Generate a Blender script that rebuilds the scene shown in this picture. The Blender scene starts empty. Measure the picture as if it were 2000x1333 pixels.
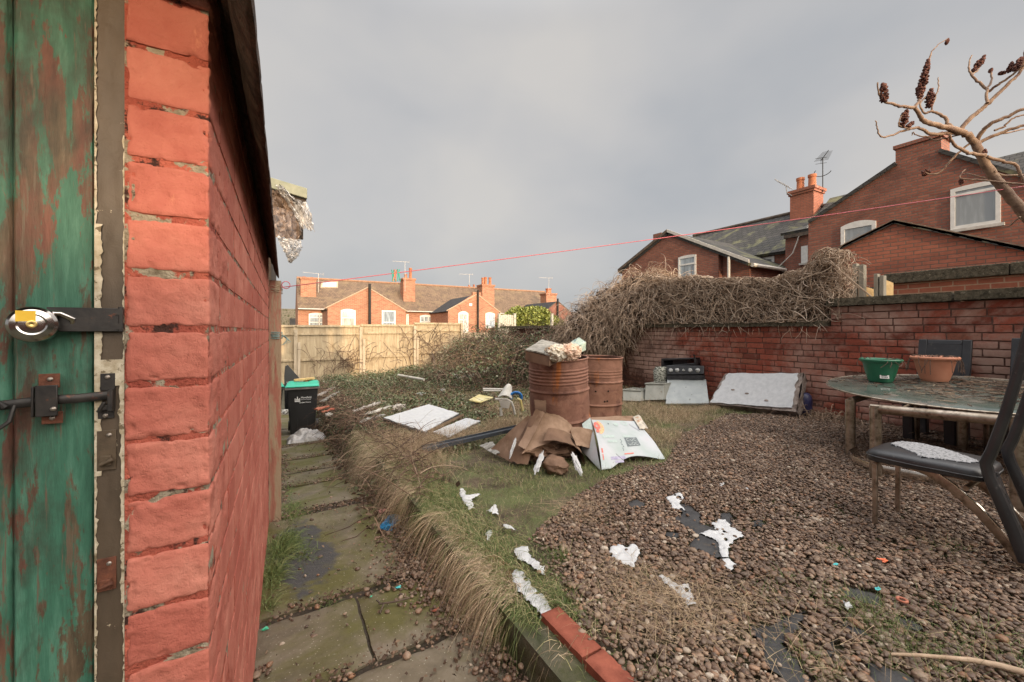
import bpy, math, random
import numpy as np
from mathutils import Vector, Matrix, noise

# ------------------------------------------------------------------ camera, sky, sun
scene = bpy.context.scene
FPX, CX, HY = 778.0, 1000.0, 645.0          # focal length in px of the 2000 px wide photograph, horizon row
YAW = math.radians(29.8)
SN, CS = math.sin(YAW), math.cos(YAW)
cam_d = bpy.data.cameras.new("camera")
cam = bpy.data.objects.new("camera", cam_d)
scene.collection.objects.link(cam)
cam.location = (0, 0, 0)
cam.rotation_euler = (math.radians(90), 0, -YAW)
cam_d.sensor_width = 36
cam_d.lens = 36 * FPX / 2000
cam_d.shift_y = -(666.5 - HY) / 2000
cam_d.clip_start = 0.02
cam_d.clip_end = 900
scene.camera = cam

world = bpy.data.worlds.new("World")
scene.world = world
world.use_nodes = True
wt = world.node_tree
wt.nodes.clear()
SUN_EL, SUN_AZ = math.radians(7.4), math.radians(8.5)


def N(t, kind, **kw):
    n = t.nodes.new(kind)
    for k, v in kw.items():
        setattr(n, k, v)
    return n


def sky():
    t = wt
    L = t.links.new
    out = N(t, 'ShaderNodeOutputWorld')
    bg = N(t, 'ShaderNodeBackground')
    bg.inputs['Strength'].default_value = 0.12
    sk = N(t, 'ShaderNodeTexSky', sky_type='NISHITA')
    sk.sun_disc = False
    sk.sun_elevation = SUN_EL
    sk.sun_rotation = math.pi + SUN_AZ
    sk.dust_density = 2.0
    tc = N(t, 'ShaderNodeTexCoord')
    mp = N(t, 'ShaderNodeMapping')
    mp.inputs['Scale'].default_value = (1.0, 1.0, 1.6)
    L(tc.outputs['Generated'], mp.inputs['Vector'])
    n1 = N(t, 'ShaderNodeTexNoise')
    n1.inputs['Scale'].default_value = 1.9
    n1.inputs['Detail'].default_value = 4
    n1.inputs['Roughness'].default_value = 0.45
    n1.inputs['Distortion'].default_value = 0.15
    L(mp.outputs['Vector'], n1.inputs['Vector'])
    cr = N(t, 'ShaderNodeValToRGB')
    cr.color_ramp.elements[0].position = 0.33
    cr.color_ramp.elements[0].color = (0.372, 0.382, 0.402, 1)
    cr.color_ramp.elements[1].position = 0.66
    cr.color_ramp.elements[1].color = (0.515, 0.495, 0.475, 1)
    e = cr.color_ramp.elements.new(0.5)
    e.color = (0.45, 0.444, 0.446, 1)
    L(n1.outputs['Fac'], cr.inputs['Fac'])
    sc = N(t, 'ShaderNodeVectorMath', operation='SCALE')
    sc.inputs['Scale'].default_value = 1 / 0.12
    L(cr.outputs['Color'], sc.inputs[0])
    mx = N(t, 'ShaderNodeMix', data_type='RGBA')
    mx.inputs[0].default_value = 0.93
    L(sk.outputs['Color'], mx.inputs[6])
    L(sc.outputs['Vector'], mx.inputs[7])
    # the overcast is brighter overhead; an unseen glow added behind right lifts shaded walls
    sx = N(t, 'ShaderNodeSeparateXYZ')
    L(tc.outputs['Generated'], sx.inputs[0])
    zen = N(t, 'ShaderNodeMapRange', interpolation_type='SMOOTHSTEP')
    zen.inputs['From Min'].default_value = .60
    zen.inputs['From Max'].default_value = 1.0
    zen.inputs['To Min'].default_value = 1.0
    zen.inputs['To Max'].default_value = 5.0
    L(sx.outputs['Z'], zen.inputs['Value'])
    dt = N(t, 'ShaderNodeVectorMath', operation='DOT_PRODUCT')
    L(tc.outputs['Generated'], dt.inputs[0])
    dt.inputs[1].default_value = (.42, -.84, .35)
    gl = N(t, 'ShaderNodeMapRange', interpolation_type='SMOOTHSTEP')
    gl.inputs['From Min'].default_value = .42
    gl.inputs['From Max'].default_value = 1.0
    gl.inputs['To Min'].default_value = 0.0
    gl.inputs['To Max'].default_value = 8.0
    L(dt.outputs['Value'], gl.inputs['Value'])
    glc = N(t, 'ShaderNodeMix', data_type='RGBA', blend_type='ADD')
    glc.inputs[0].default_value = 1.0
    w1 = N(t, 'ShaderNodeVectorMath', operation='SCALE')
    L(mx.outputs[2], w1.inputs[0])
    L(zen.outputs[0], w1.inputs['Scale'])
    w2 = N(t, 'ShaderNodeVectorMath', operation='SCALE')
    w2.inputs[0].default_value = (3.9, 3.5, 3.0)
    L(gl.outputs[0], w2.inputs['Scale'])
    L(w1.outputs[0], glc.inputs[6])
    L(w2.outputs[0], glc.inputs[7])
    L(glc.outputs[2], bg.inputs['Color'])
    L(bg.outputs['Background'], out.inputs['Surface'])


sky()
sun_d = bpy.data.lights.new("sun", 'SUN')
sun_d.energy = 2.9
sun_d.angle = math.radians(1.2)
sun_d.color = (1.0, 0.74, 0.47)
sun = bpy.data.objects.new("sun", sun_d)
scene.collection.objects.link(sun)
sdir = Vector((math.sin(SUN_AZ), math.cos(SUN_AZ), -math.tan(SUN_EL)))
sun.rotation_euler = sdir.to_track_quat('-Z', 'Y').to_euler()
scene.view_settings.view_transform = 'Standard'
scene.view_settings.look = 'None'
scene.view_settings.exposure = 0.34
scene.view_settings.gamma = 1.0
scene.cycles.max_bounces = 6
scene.cycles.diffuse_bounces = 3
scene.cycles.transparent_max_bounces = 8

# ------------------------------------------------------------------ helpers
R_ = np.random.default_rng(11)
random.seed(5)


def ray(px, py):
    r = (px - CX) / FPX
    return (SN + r * CS, CS - r * SN, (HY - py) / FPX)


def yard(X, Y):
    X = np.asarray(X, float)
    return -(1.15 + .041 * Y * (1 - .8 * np.clip(X / 7.2, 0, 1)))


def pathz(X, Y):
    return -(1.25 + .09 * np.maximum(Y, 0)) + 0 * X


def at(px, py, t):
    d = ray(px, py)
    return Vector((d[0] * t, d[1] * t, d[2] * t))


def hit(px, py, fn, dz=0.0):
    d = ray(px, py)
    t = 1.0
    for _ in range(200):
        t += .5 * ((float(fn(d[0] * t, d[1] * t)) + dz) / d[2] - t)
    return Vector((d[0] * t, d[1] * t, d[2] * t))


def G(px, py, dz=0.0):
    return hit(px, py, yard, dz)


def PT(px, py, dz=0.0):
    return hit(px, py, pathz, dz)


def onX(px, py, X):
    d = ray(px, py)
    t = X / d[0]
    return Vector((X, d[1] * t, d[2] * t))


def onY(px, py, Y):
    d = ray(px, py)
    t = Y / d[1]
    return Vector((d[0] * t, Y, d[2] * t))


def onZ(px, py, z):
    d = ray(px, py)
    t = z / d[2]
    return Vector((d[0] * t, d[1] * t, z))


def tag(o, label=None, cat=None, group=None, kind=None):
    if label: o['label'] = label
    if cat: o['category'] = cat
    if group: o['group'] = group
    if kind: o['kind'] = kind
    return o


def empty(name, loc, label, cat, group=None):
    o = bpy.data.objects.new(name, None)
    o.location = loc
    o.empty_display_size = 0.1
    scene.collection.objects.link(o)
    bpy.context.view_layer.update()
    return tag(o, label, cat, group)


def wloc(o):
    v = Vector((0, 0, 0))
    while o is not None:
        v += o.location
        o = o.parent
    return v


def link(name, me, mat, parent, loc=None):
    o = bpy.data.objects.new(name, me)
    scene.collection.objects.link(o)
    if mat is not None:
        me.materials.append(mat)
    if parent is not None:
        o.parent = parent
    return o


class MB:
    def __init__(s):
        s.v = []
        s.f = []

    def add(s, vs, fs):
        b = len(s.v)
        s.v.extend([tuple(v) for v in vs])
        s.f.extend([tuple(i + b for i in f) for f in fs])
        return s

    def box(s, lo, hi, M=None):
        x0, y0, z0 = lo
        x1, y1, z1 = hi
        vs = [Vector(p) for p in [(x0, y0, z0), (x1, y0, z0), (x1, y1, z0), (x0, y1, z0), (x0, y0, z1), (x1, y0, z1), (x1, y1, z1), (x0, y1, z1)]]
        if M is not None:
            vs = [M @ v for v in vs]
        return s.add(vs, [(0, 3, 2, 1), (4, 5, 6, 7), (0, 1, 5, 4), (1, 2, 6, 5), (2, 3, 7, 6), (3, 0, 4, 7)])

    def prism(s, pts, ext):
        pts = [Vector(p) for p in pts]
        ext = Vector(ext)
        n = len(pts)
        vs = pts + [p + ext for p in pts]
        fs = [tuple(range(n)), tuple(range(2 * n - 1, n - 1, -1))]
        for i in range(n):
            j = (i + 1) % n
            fs.append((j, i, i + n, j + n))
        return s.add(vs, fs)

    def tube(s, pts, rad, n=8, cap=True, flat=1.0, up=None):
        pts = [Vector(p) for p in pts]
        k = len(pts)
        if not hasattr(rad, '__len__'):
            rad = [rad] * k
        vs, fs = [], []
        prev = None
        for i in range(k):
            t = (pts[min(i + 1, k - 1)] - pts[max(i - 1, 0)]).normalized()
            if prev is None:
                a = Vector(up) if up is not None else (Vector((0, 0, 1)) if abs(t.z) < .9 else Vector((1, 0, 0)))
                u = (a - t * a.dot(t)).normalized()
            else:
                u = (prev - t * prev.dot(t)).normalized()
            prev = u
            w = t.cross(u)
            for j in range(n):
                an = 2 * math.pi * j / n
                vs.append(pts[i] + (u * math.cos(an) + w * math.sin(an) * flat) * rad[i])
        for i in range(k - 1):
            for j in range(n):
                a, b = i * n + j, i * n + (j + 1) % n
                fs.append((a, b, b + n, a + n))
        if cap:
            fs.append(tuple(range(n - 1, -1, -1)))
            fs.append(tuple((k - 1) * n + j for j in range(n)))
        return s.add(vs, fs)

    def lathe(s, prof, c, n=32, M=None, capb=True, capt=False):
        vs, fs = [], []
        c = Vector(c)
        for (r, z) in prof:
            for j in range(n):
                a = 2 * math.pi * j / n
                p = Vector((r * math.cos(a), r * math.sin(a), z))
                if M is not None:
                    p = M @ p
                vs.append(p + c)
        for i in range(len(prof) - 1):
            for j in range(n):
                a, b = i * n + j, i * n + (j + 1) % n
                fs.append((a, b, b + n, a + n))
        if capb: fs.append(tuple(range(n - 1, -1, -1)))
        if capt: fs.append(tuple((len(prof) - 1) * n + j for j in range(n)))
        return s.add(vs, fs)

    def grid(s, fn, nu, nv, close=False):
        vs = [fn(i / nu, j / nv) for i in range(nu + 1) for j in range(nv + 1)]
        fs = []
        for i in range(nu):
            for j in range(nv):
                a = i * (nv + 1) + j
                fs.append((a, a + 1, a + nv + 2, a + nv + 1))
        return s.add(vs, fs)

    def sheet(s, c, nu=10, nv=10, bend=0.0, rough=0.0, rs=6.0, th=0.004, edge=0.0, seed=0.0, fn=None):
        """thick bent sheet between four 3D corners c = [p00, p10, p11, p01]"""
        c = [Vector(p) for p in c]
        nrm = (c[1] - c[0]).cross(c[3] - c[0]).normalized()
        if nrm.z < 0: nrm = -nrm

        def f(u, v, off):
            if edge:
                u2 = u + (edge * noise.noise(Vector((v * 7 + seed, u * 3, 1.3))) if u in (0, 1) else 0)
                v2 = v + (edge * noise.noise(Vector((u * 7 + seed, v * 3, 7.3))) if v in (0, 1) else 0)
            else:
                u2, v2 = u, v
            p = c[0].lerp(c[1], u2).lerp(c[3].lerp(c[2], u2), v2)
            h = bend * 4 * u * (1 - u)
            if rough:
                q = p * rs + Vector((seed, seed * 2, seed * 3))
                h += rough * (abs(noise.noise(q)) * 1.6 + .5 * noise.noise(q * 2.3))
            if fn: h += fn(u, v)
            return p + nrm * (h + off)
        n0 = len(s.v)
        s.grid(lambda u, v: f(u, v, th), nu, nv)
        s.grid(lambda u, v: f(u, v, 0), nu, nv)
        m = (nu + 1) * (nv + 1)
        s.f[-nu * nv:] = [tuple(reversed(q)) for q in s.f[-nu * nv:]]
        ring = [i * (nv + 1) for i in range(nu + 1)] + [nu * (nv + 1) + j for j in range(1, nv + 1)] + [i * (nv + 1) + nv for i in range(nu - 1, -1, -1)] + [j for j in range(nv - 1, 0, -1)]
        for a, b in zip(ring, ring[1:] + ring[:1]):
            s.f.append((n0 + a, n0 + b, n0 + b + m, n0 + a + m))
        return s

    def blob(s, c, r, n=3, amp=.2, sc=3.0, seed=0.0, ridged=False, flatb=None):
        import bmesh
        bm = bmesh.new()
        bmesh.ops.create_icosphere(bm, subdivisions=n, radius=1)
        c = Vector(c)
        b = len(s.v)
        for v in bm.verts:
            q = v.co * sc + Vector((seed, seed * 1.7, -seed))
            h = noise.noise(q) + .5 * noise.noise(q * 2.1)
            if ridged: h = abs(h) * 2 - .5
            k = 1 + amp * h
            p = Vector((v.co.x * r[0] * k, v.co.y * r[1] * k, v.co.z * r[2] * k))
            if flatb is not None: p.z = max(p.z, flatb)
            s.v.append(tuple(c + p))
        bm.faces.ensure_lookup_table()
        for f in bm.faces:
            s.f.append(tuple(b + v.index for v in f.verts))
        bm.free()
        return s

    def build(s, name, mat, parent=None, smooth=35, bevel=0.0, kind=None):
        me = bpy.data.meshes.new(name)
        if parent is not None:
            o = wloc(parent)
            vs = [(v[0] - o.x, v[1] - o.y, v[2] - o.z) for v in s.v]
        else:
            vs = s.v
        me.from_pydata(vs, [], s.f)
        me.update()
        if smooth:
            me.polygons.foreach_set('use_smooth', [True] * len(me.polygons))
            me.set_sharp_from_angle(angle=math.radians(smooth))
        ob = link(name, me, mat, parent)
        if bevel:
            m = ob.modifiers.new('bevel', 'BEVEL')
            m.width = bevel
            m.segments = 2
            m.limit_method = 'ANGLE'
            m.angle_limit = math.radians(40)
        if kind: ob['kind'] = kind
        return ob


def mesh_np(name, V, F, mat, parent=None, attr=None, smooth=True, kind=None):
    me = bpy.data.meshes.new(name)
    V = np.ascontiguousarray(V, dtype=np.float32).reshape(-1, 3)
    if parent is not None:
        o = wloc(parent)
        V = V - np.array([o.x, o.y, o.z], dtype=np.float32)
    F = np.ascontiguousarray(F, dtype=np.int32)
    m, k = F.shape
    me.vertices.add(len(V))
    me.vertices.foreach_set('co', V.ravel())
    me.loops.add(m * k)
    me.loops.foreach_set('vertex_index', F.ravel())
    me.polygons.add(m)
    me.polygons.foreach_set('loop_start', np.arange(m, dtype=np.int32) * k)
    me.polygons.foreach_set('loop_total', np.full(m, k, dtype=np.int32))
    if smooth:
        me.polygons.foreach_set('use_smooth', np.ones(m, dtype=bool))
    me.update(calc_edges=True)
    if attr is not None:
        for an, av in attr.items():
            a = me.attributes.new(an, 'FLOAT', 'POINT')
            a.data.foreach_set('value', np.ascontiguousarray(av, dtype=np.float32))
    o = link(name, me, mat, parent)
    if kind: o['kind'] = kind
    return o


def inpoly(P, x, y):
    P = np.array([(p[0], p[1]) for p in P])
    ins = np.zeros(np.shape(x), bool)
    j = len(P) - 1
    for i in range(len(P)):
        xi, yi, xj, yj = P[i][0], P[i][1], P[j][0], P[j][1]
        c = ((yi > y) != (yj > y)) & (x < (xj - xi) * (y - yi) / (yj - yi + 1e-12) + xi)
        ins ^= c
        j = i
    return ins


def blades(roots, d, L, W, droop, K=4, tint=None):
    """grass blades as tapered strips; roots (n,3), d (n,3) unit, L, W, droop (n)"""
    n = len(roots)
    s = np.linspace(0, 1, K)
    P = roots[:, None, :] + d[:, None, :] * (L[:, None] * s)[:, :, None]
    P[:, :, 2] -= (droop * L)[:, None] * s ** 2
    hx = np.stack([-d[:, 1], d[:, 0], np.zeros(n)], 1)
    hx += R_.normal(0, .3, (n, 3))
    hx /= np.linalg.norm(hx, axis=1)[:, None]
    w = (W[:, None] * (1 - s * .92))[:, :, None] * hx[:, None, :]
    V = np.stack([P - w, P + w], 2).reshape(-1, 3)
    base = (np.arange(n) * K * 2)[:, None]
    k = np.arange(K - 1) * 2
    F = np.stack([base + k, base + k + 1, base + k + 3, base + k + 2], 2).reshape(-1, 4)
    tt = np.repeat(tint if tint is not None else R_.random(n), K * 2)
    return V, F, tt


def stems(P, rad, n=4):
    """P (N,K,3) curves, rad (N,K) -> tubes"""
    Nn, K, _ = P.shape
    T = np.gradient(P, axis=1)
    T /= np.linalg.norm(T, axis=2)[:, :, None] + 1e-9
    ref = R_.normal(0, 1, (Nn, 1, 3))
    U = np.cross(T, np.broadcast_to(ref, T.shape))
    U /= np.linalg.norm(U, axis=2)[:, :, None] + 1e-9
    Wv = np.cross(T, U)
    an = np.arange(n) * 2 * math.pi / n
    V = P[:, :, None, :] + rad[:, :, None, None] * (U[:, :, None, :] * np.cos(an)[:, None] + Wv[:, :, None, :] * np.sin(an)[:, None])
    V = V.reshape(-1, 3)
    base = (np.arange(Nn) * K * n)[:, None, None]
    k = (np.arange(K - 1) * n)[None, :, None]
    j = np.arange(n)[None, None, :]
    j2 = (j + 1) % n
    a = base + k + j
    b = base + k + j2
    F = np.stack([a, b, b + n, a + n], 3).reshape(-1, 4)
    tt = np.repeat(R_.random(Nn), K * n)
    return V, F, tt


def leafquads(C, size, up=0.5, tint=None, asp=.6):
    n = len(C)
    a = R_.normal(0, 1, (n, 3))
    a[:, 2] *= (1 - up)
    a /= np.linalg.norm(a, axis=1)[:, None]
    nr = R_.normal(0, 1, (n, 3)) * (1 - up) + np.array([0, 0, 1]) * up
    b = np.cross(nr, a)
    b /= np.linalg.norm(b, axis=1)[:, None] + 1e-9
    c = np.cross(a, b)
    s = np.asarray(size).reshape(-1, 1) * np.ones((n, 1))
    V = np.stack([C - a * s, C + b * s * asp + c * s * .25, C + a * s, C - b * s * asp + c * s * .25], 1).reshape(-1, 3)
    F = np.arange(n * 4).reshape(-1, 4)
    tt = np.repeat(tint if tint is not None else R_.random(n), 4)
    return V, F, tt


def cat(parts):
    Vs, Fs, Ts = [], [], []
    b = 0
    for V, F, T in parts:
        Vs.append(V)
        Fs.append(F + b)
        Ts.append(T)
        b += len(V)
    return np.concatenate(Vs), np.concatenate(Fs), np.concatenate(Ts)


# ------------------------------------------------------------------ materials
def newmat(name, rough=.8, metal=0.0, spec=.3):
    m = bpy.data.materials.new(name)
    m.use_nodes = True
    t = m.node_tree
    b = t.nodes['Principled BSDF']
    b.inputs['Roughness'].default_value = rough
    b.inputs['Metallic'].default_value = metal
    b.inputs['Specular IOR Level'].default_value = spec
    return m, t, b


def c4(c):
    return (c[0], c[1], c[2], 1)


def noise_n(t, vec, scale, detail=6, rough=.6, dist=0.0):
    n = N(t, 'ShaderNodeTexNoise')
    n.inputs['Scale'].default_value = scale
    n.inputs['Detail'].default_value = detail
    n.inputs['Roughness'].default_value = rough
    n.inputs['Distortion'].default_value = dist
    if vec is not None: t.links.new(vec, n.inputs['Vector'])
    return n.outputs['Fac']


def ramp_n(t, fac, stops, interp='LINEAR'):
    r = N(t, 'ShaderNodeValToRGB')
    r.color_ramp.interpolation = interp
    el = r.color_ramp.elements
    el[0].position, el[0].color = stops[0][0], c4(stops[0][1])
    el[1].position, el[1].color = stops[-1][0], c4(stops[-1][1])
    for p, c in stops[1:-1]:
        e = el.new(p)
        e.color = c4(c)
    t.links.new(fac, r.inputs['Fac'])
    return r.outputs['Color']


def mix_n(t, fac, a, b, blend='MIX'):
    m = N(t, 'ShaderNodeMix', data_type='RGBA', blend_type=blend)
    for s, v in ((0, fac), (6, a), (7, b)):
        if isinstance(v, (int, float)):
            m.inputs[s].default_value = v
        elif isinstance(v, tuple):
            m.inputs[s].default_value = c4(v)
        else:
            t.links.new(v, m.inputs[s])
    return m.outputs[2]


def thresh(t, fac, lo, hi):
    m = N(t, 'ShaderNodeMapRange')
    m.inputs['From Min'].default_value = lo
    m.inputs['From Max'].default_value = hi
    t.links.new(fac, m.inputs['Value'])
    return m.outputs['Result']


def bump_n(t, b, h, strength=.5, dist=.01, nrm=None):
    n = N(t, 'ShaderNodeBump')
    n.inputs['Strength'].default_value = strength
    n.inputs['Distance'].default_value = dist
    t.links.new(h, n.inputs['Height'])
    if nrm is not None: t.links.new(nrm, n.inputs['Normal'])
    t.links.new(n.outputs['Normal'], b.inputs['Normal'])
    return n.outputs['Normal']


def objco(t, scale=(1, 1, 1)):
    tc = N(t, 'ShaderNodeTexCoord')
    mp = N(t, 'ShaderNodeMapping')
    mp.inputs['Scale'].default_value = scale
    t.links.new(tc.outputs['Object'], mp.inputs['Vector'])
    return mp.outputs['Vector']


def nmat(name, c1, c2, scale=6, rough=.8, metal=0.0, bump=.3, bscale=60, bdist=.004, lo=.35, hi=.65, stretch=(1, 1, 1), c3=None, s3=9, t3=(.6, .64), spec=.3, dist=.3):
    m, t, b = newmat(name, rough, metal, spec)
    v = objco(t, stretch)
    col = ramp_n(t, noise_n(t, v, scale, 7, .62, dist), [(lo, c1), (hi, c2)])
    if c3 is not None:
        f = thresh(t, noise_n(t, v, s3, 6, .65, .2), *t3)
        col = mix_n(t, f, col, c3)
    t.links.new(col, b.inputs['Base Color'])
    if bump:
        bump_n(t, b, noise_n(t, v, bscale, 6, .65), bump, bdist)
    return m


def attrmat(name, stops, attr='tint', rough=.75, spec=.3, bump=0, bscale=200, transl=0.0, interp='LINEAR', patch=None):
    m, t, b = newmat(name, rough, 0, spec)
    a = N(t, 'ShaderNodeAttribute')
    a.attribute_name = attr
    col = ramp_n(t, a.outputs['Fac'], stops, interp)
    if patch:
        v = objco(t)
        col = mix_n(t, noise_n(t, v, patch[0], 4), col, patch[1], 'MULTIPLY') if False else mix_n(t, thresh(t, noise_n(t, v, patch[0], 5), patch[2], patch[3]), col, patch[1])
    t.links.new(col, b.inputs['Base Color'])
    if bump:
        bump_n(t, b, noise_n(t, objco(t), bscale, 4), bump, .002)
    return m


def wall_uv(t):
    """(along the wall, height) from the face direction, so bricks lie level on walls facing X and Y"""
    g = N(t, 'ShaderNodeNewGeometry')
    tc = N(t, 'ShaderNodeTexCoord')
    sn = N(t, 'ShaderNodeSeparateXYZ')
    t.links.new(g.outputs['True Normal'], sn.inputs[0])
    ab = N(t, 'ShaderNodeMath', operation='ABSOLUTE')
    t.links.new(sn.outputs['X'], ab.inputs[0])
    gt = N(t, 'ShaderNodeMath', operation='GREATER_THAN')
    t.links.new(ab.outputs[0], gt.inputs[0])
    gt.inputs[1].default_value = .45
    sp = N(t, 'ShaderNodeSeparateXYZ')
    t.links.new(tc.outputs['Object'], sp.inputs[0])
    mx = N(t, 'ShaderNodeMix', data_type='FLOAT')
    t.links.new(gt.outputs[0], mx.inputs[0])
    t.links.new(sp.outputs['X'], mx.inputs[2])
    t.links.new(sp.outputs['Y'], mx.inputs[3])
    cb = N(t, 'ShaderNodeCombineXYZ')
    t.links.new(mx.outputs[0], cb.inputs['X'])
    t.links.new(sp.outputs['Z'], cb.inputs['Y'])
    return cb.outputs[0], tc.outputs['Object']


def brickmat(name, c1, c2, mort, w=.26, h=.088, ms=.012, dirt=(.1, .08, .07), dirt_t=(.55, .75), pale=None, pale_t=(.62, .7), pale_s=1.3, bump=.6, bias=0.0, squash=1.0, off=.5):
    m, t, b = newmat(name, .85)
    uv, ob = wall_uv(t)
    br = N(t, 'ShaderNodeTexBrick')
    br.inputs['Color1'].default_value = c4(c1)
    br.inputs['Color2'].default_value = c4(c2)
    br.inputs['Mortar'].default_value = c4(mort)
    br.inputs['Scale'].default_value = 1
    br.inputs['Mortar Size'].default_value = ms
    br.inputs['Mortar Smooth'].default_value = .25
    br.inputs['Bias'].default_value = bias
    br.inputs['Brick Width'].default_value = w
    br.inputs['Row Height'].default_value = h
    br.offset = off
    # slight wobble of the joints
    nz = N(t, 'ShaderNodeTexNoise')
    nz.inputs['Scale'].default_value = 9
    t.links.new(uv, nz.inputs['Vector'])
    sc = N(t, 'ShaderNodeVectorMath', operation='SCALE')
    sc.inputs['Scale'].default_value = .012
    t.links.new(nz.outputs['Color'], sc.inputs[0])
    ad = N(t, 'ShaderNodeVectorMath', operation='ADD')
    t.links.new(uv, ad.inputs[0])
    t.links.new(sc.outputs[0], ad.inputs[1])
    t.links.new(ad.outputs[0], br.inputs['Vector'])
    col = br.outputs['Color']
    n1 = noise_n(t, ob, 1.1, 6, .65, .4)
    col = mix_n(t, thresh(t, n1, *dirt_t), col, dirt)
    n2 = noise_n(t, ob, 14, 5, .7)
    hs = N(t, 'ShaderNodeHueSaturation')
    t.links.new(col, hs.inputs['Color'])
    t.links.new(thresh(t, n2, -.3, 1.05), hs.inputs['Value'])
    hs.inputs['Value'].default_value = 1
    mr = N(t, 'ShaderNodeMapRange')
    mr.inputs['To Min'].default_value = .65
    mr.inputs['To Max'].default_value = 1.35
    t.links.new(n2, mr.inputs['Value'])
    t.links.new(mr.outputs[0], hs.inputs['Value'])
    col = hs.outputs['Color']
    if pale is not None:
        n3 = noise_n(t, ob, pale_s, 4, .6, .6)
        col = mix_n(t, thresh(t, n3, *pale_t), col, pale)
    t.links.new(col, b.inputs['Base Color'])
    nn = bump_n(t, b, noise_n(t, ob, 60, 5), .4, .004)
    inv = N(t, 'ShaderNodeMath', operation='SUBTRACT')
    inv.inputs[0].default_value = 1
    t.links.new(br.outputs['Fac'], inv.inputs[1])
    bump_n(t, b, inv.outputs[0], bump, .012, nn)
    return m


M = {}
M['shed_brick'] = None
# ------------------------------------------------------------------ ground, path, yard
M['dirt'] = nmat('dirt', (.035, .026, .019), (.075, .058, .042), 5, .95, bump=.8, bscale=45, bdist=.02, c3=(.045, .05, .022), s3=3, t3=(.5, .65))
M['yard_soil'] = nmat('yard_soil', (.06, .044, .03), (.14, .105, .07), 9, .95, bump=.9, bscale=70, bdist=.02, c3=(.11, .12, .05), s3=2.6, t3=(.44, .6))
M['far_ground'] = nmat('far_ground', (.06, .06, .04), (.1, .09, .06), 1.2, .95, bump=0)


def ground():
    xs = np.concatenate([np.linspace(-300, -14, 8), np.linspace(-8, 20, 29), np.linspace(26, 320, 9)])
    ys = np.concatenate([np.linspace(-80, -14, 5), np.linspace(-8, 30, 39), np.linspace(40, 600, 12)])
    V, F = [], []
    for y in ys:
        for x in xs:
            z = float(pathz(x, min(y, 14.6))) - .05
            if y > 15: z -= min(3.2, (y - 15) * .35)
            if x > 6.4: z -= min(1.0, (x - 6.4) * .5)
            V.append((x, y, z))
    nx = len(xs)
    for j in range(len(ys) - 1):
        for i in range(nx - 1):
            a = j * nx + i
            F.append((a, a + 1, a + nx + 1, a + nx))
    b = MB()
    b.add(V, F)
    return b.build('ground', M['far_ground'], kind='structure')


ground()

KX = 0.95      # outer edge of the raised yard


def nz(x, y, s=1.0, k=0.0):
    return noise.noise(Vector((x * s, y * s, k)))


def kedge(y):
    """the yard edge wanders once the concrete kerb is buried"""
    return KX + (0.05 * nz(y, 3, .9) if y > 2 else 0) - .012 * max(0, y - 3)


def yard_ground():
    nx, ny = 90, 230
    V, F = [], []
    for j in range(ny + 1):
        y = -1.5 + 16.1 * j / ny
        e = kedge(y) - .02
        for i in range(nx + 1):
            x = e + (6.5 - e) * (i / nx) ** 1.25
            z = float(yard(x, y)) + .02 * nz(x, y, 1.7) + .012 * nz(x, y, 6, 3)
            if y > 4.2 and i < 10:       # bank slumps over the kerb
                z -= .10 * (1 - i / 10) * min(1, (y - 4.2))
            if y > 9: z += .12 * max(0, nz(x, y, .9, 9)) * min(1, (y - 9) / 2)
            V.append((x, y, z - .02))
    for j in range(ny):
        for i in range(nx):
            a = j * (nx + 1) + i
            F.append((a, a + 1, a + nx + 2, a + nx + 1))
    b = MB()
    b.add(V, F)
    # bank face down to the path
    V, F = [], []
    nj, ni = 120, 8
    for j in range(nj + 1):
        y = 3.6 + 11 * j / nj
        for i in range(ni + 1):
            u = i / ni
            top = (kedge(y), float(yard(kedge(y), y)) - .08 * min(1, max(0, y - 4.2)))
            bot = (kedge(y) - .16 - .08 * nz(y, 5, 1.5), float(pathz(0, y)))
            x = top[0] + (bot[0] - top[0]) * (u ** .8)
            z = top[1] + (bot[1] - top[1]) * u
            V.append((x + .03 * nz(y * 3, z * 3, 2, 4), y, z + .02 * nz(y * 3, u * 5, 2)))
    for j in range(nj):
        for i in range(ni):
            a = j * (ni + 1) + i
            F.append((a, a + 1, a + ni + 2, a + ni + 1))
    b.add(V, F)
    return b.build('yard_ground', M['yard_soil'], kind='structure', smooth=80)


yard_ground()


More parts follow.
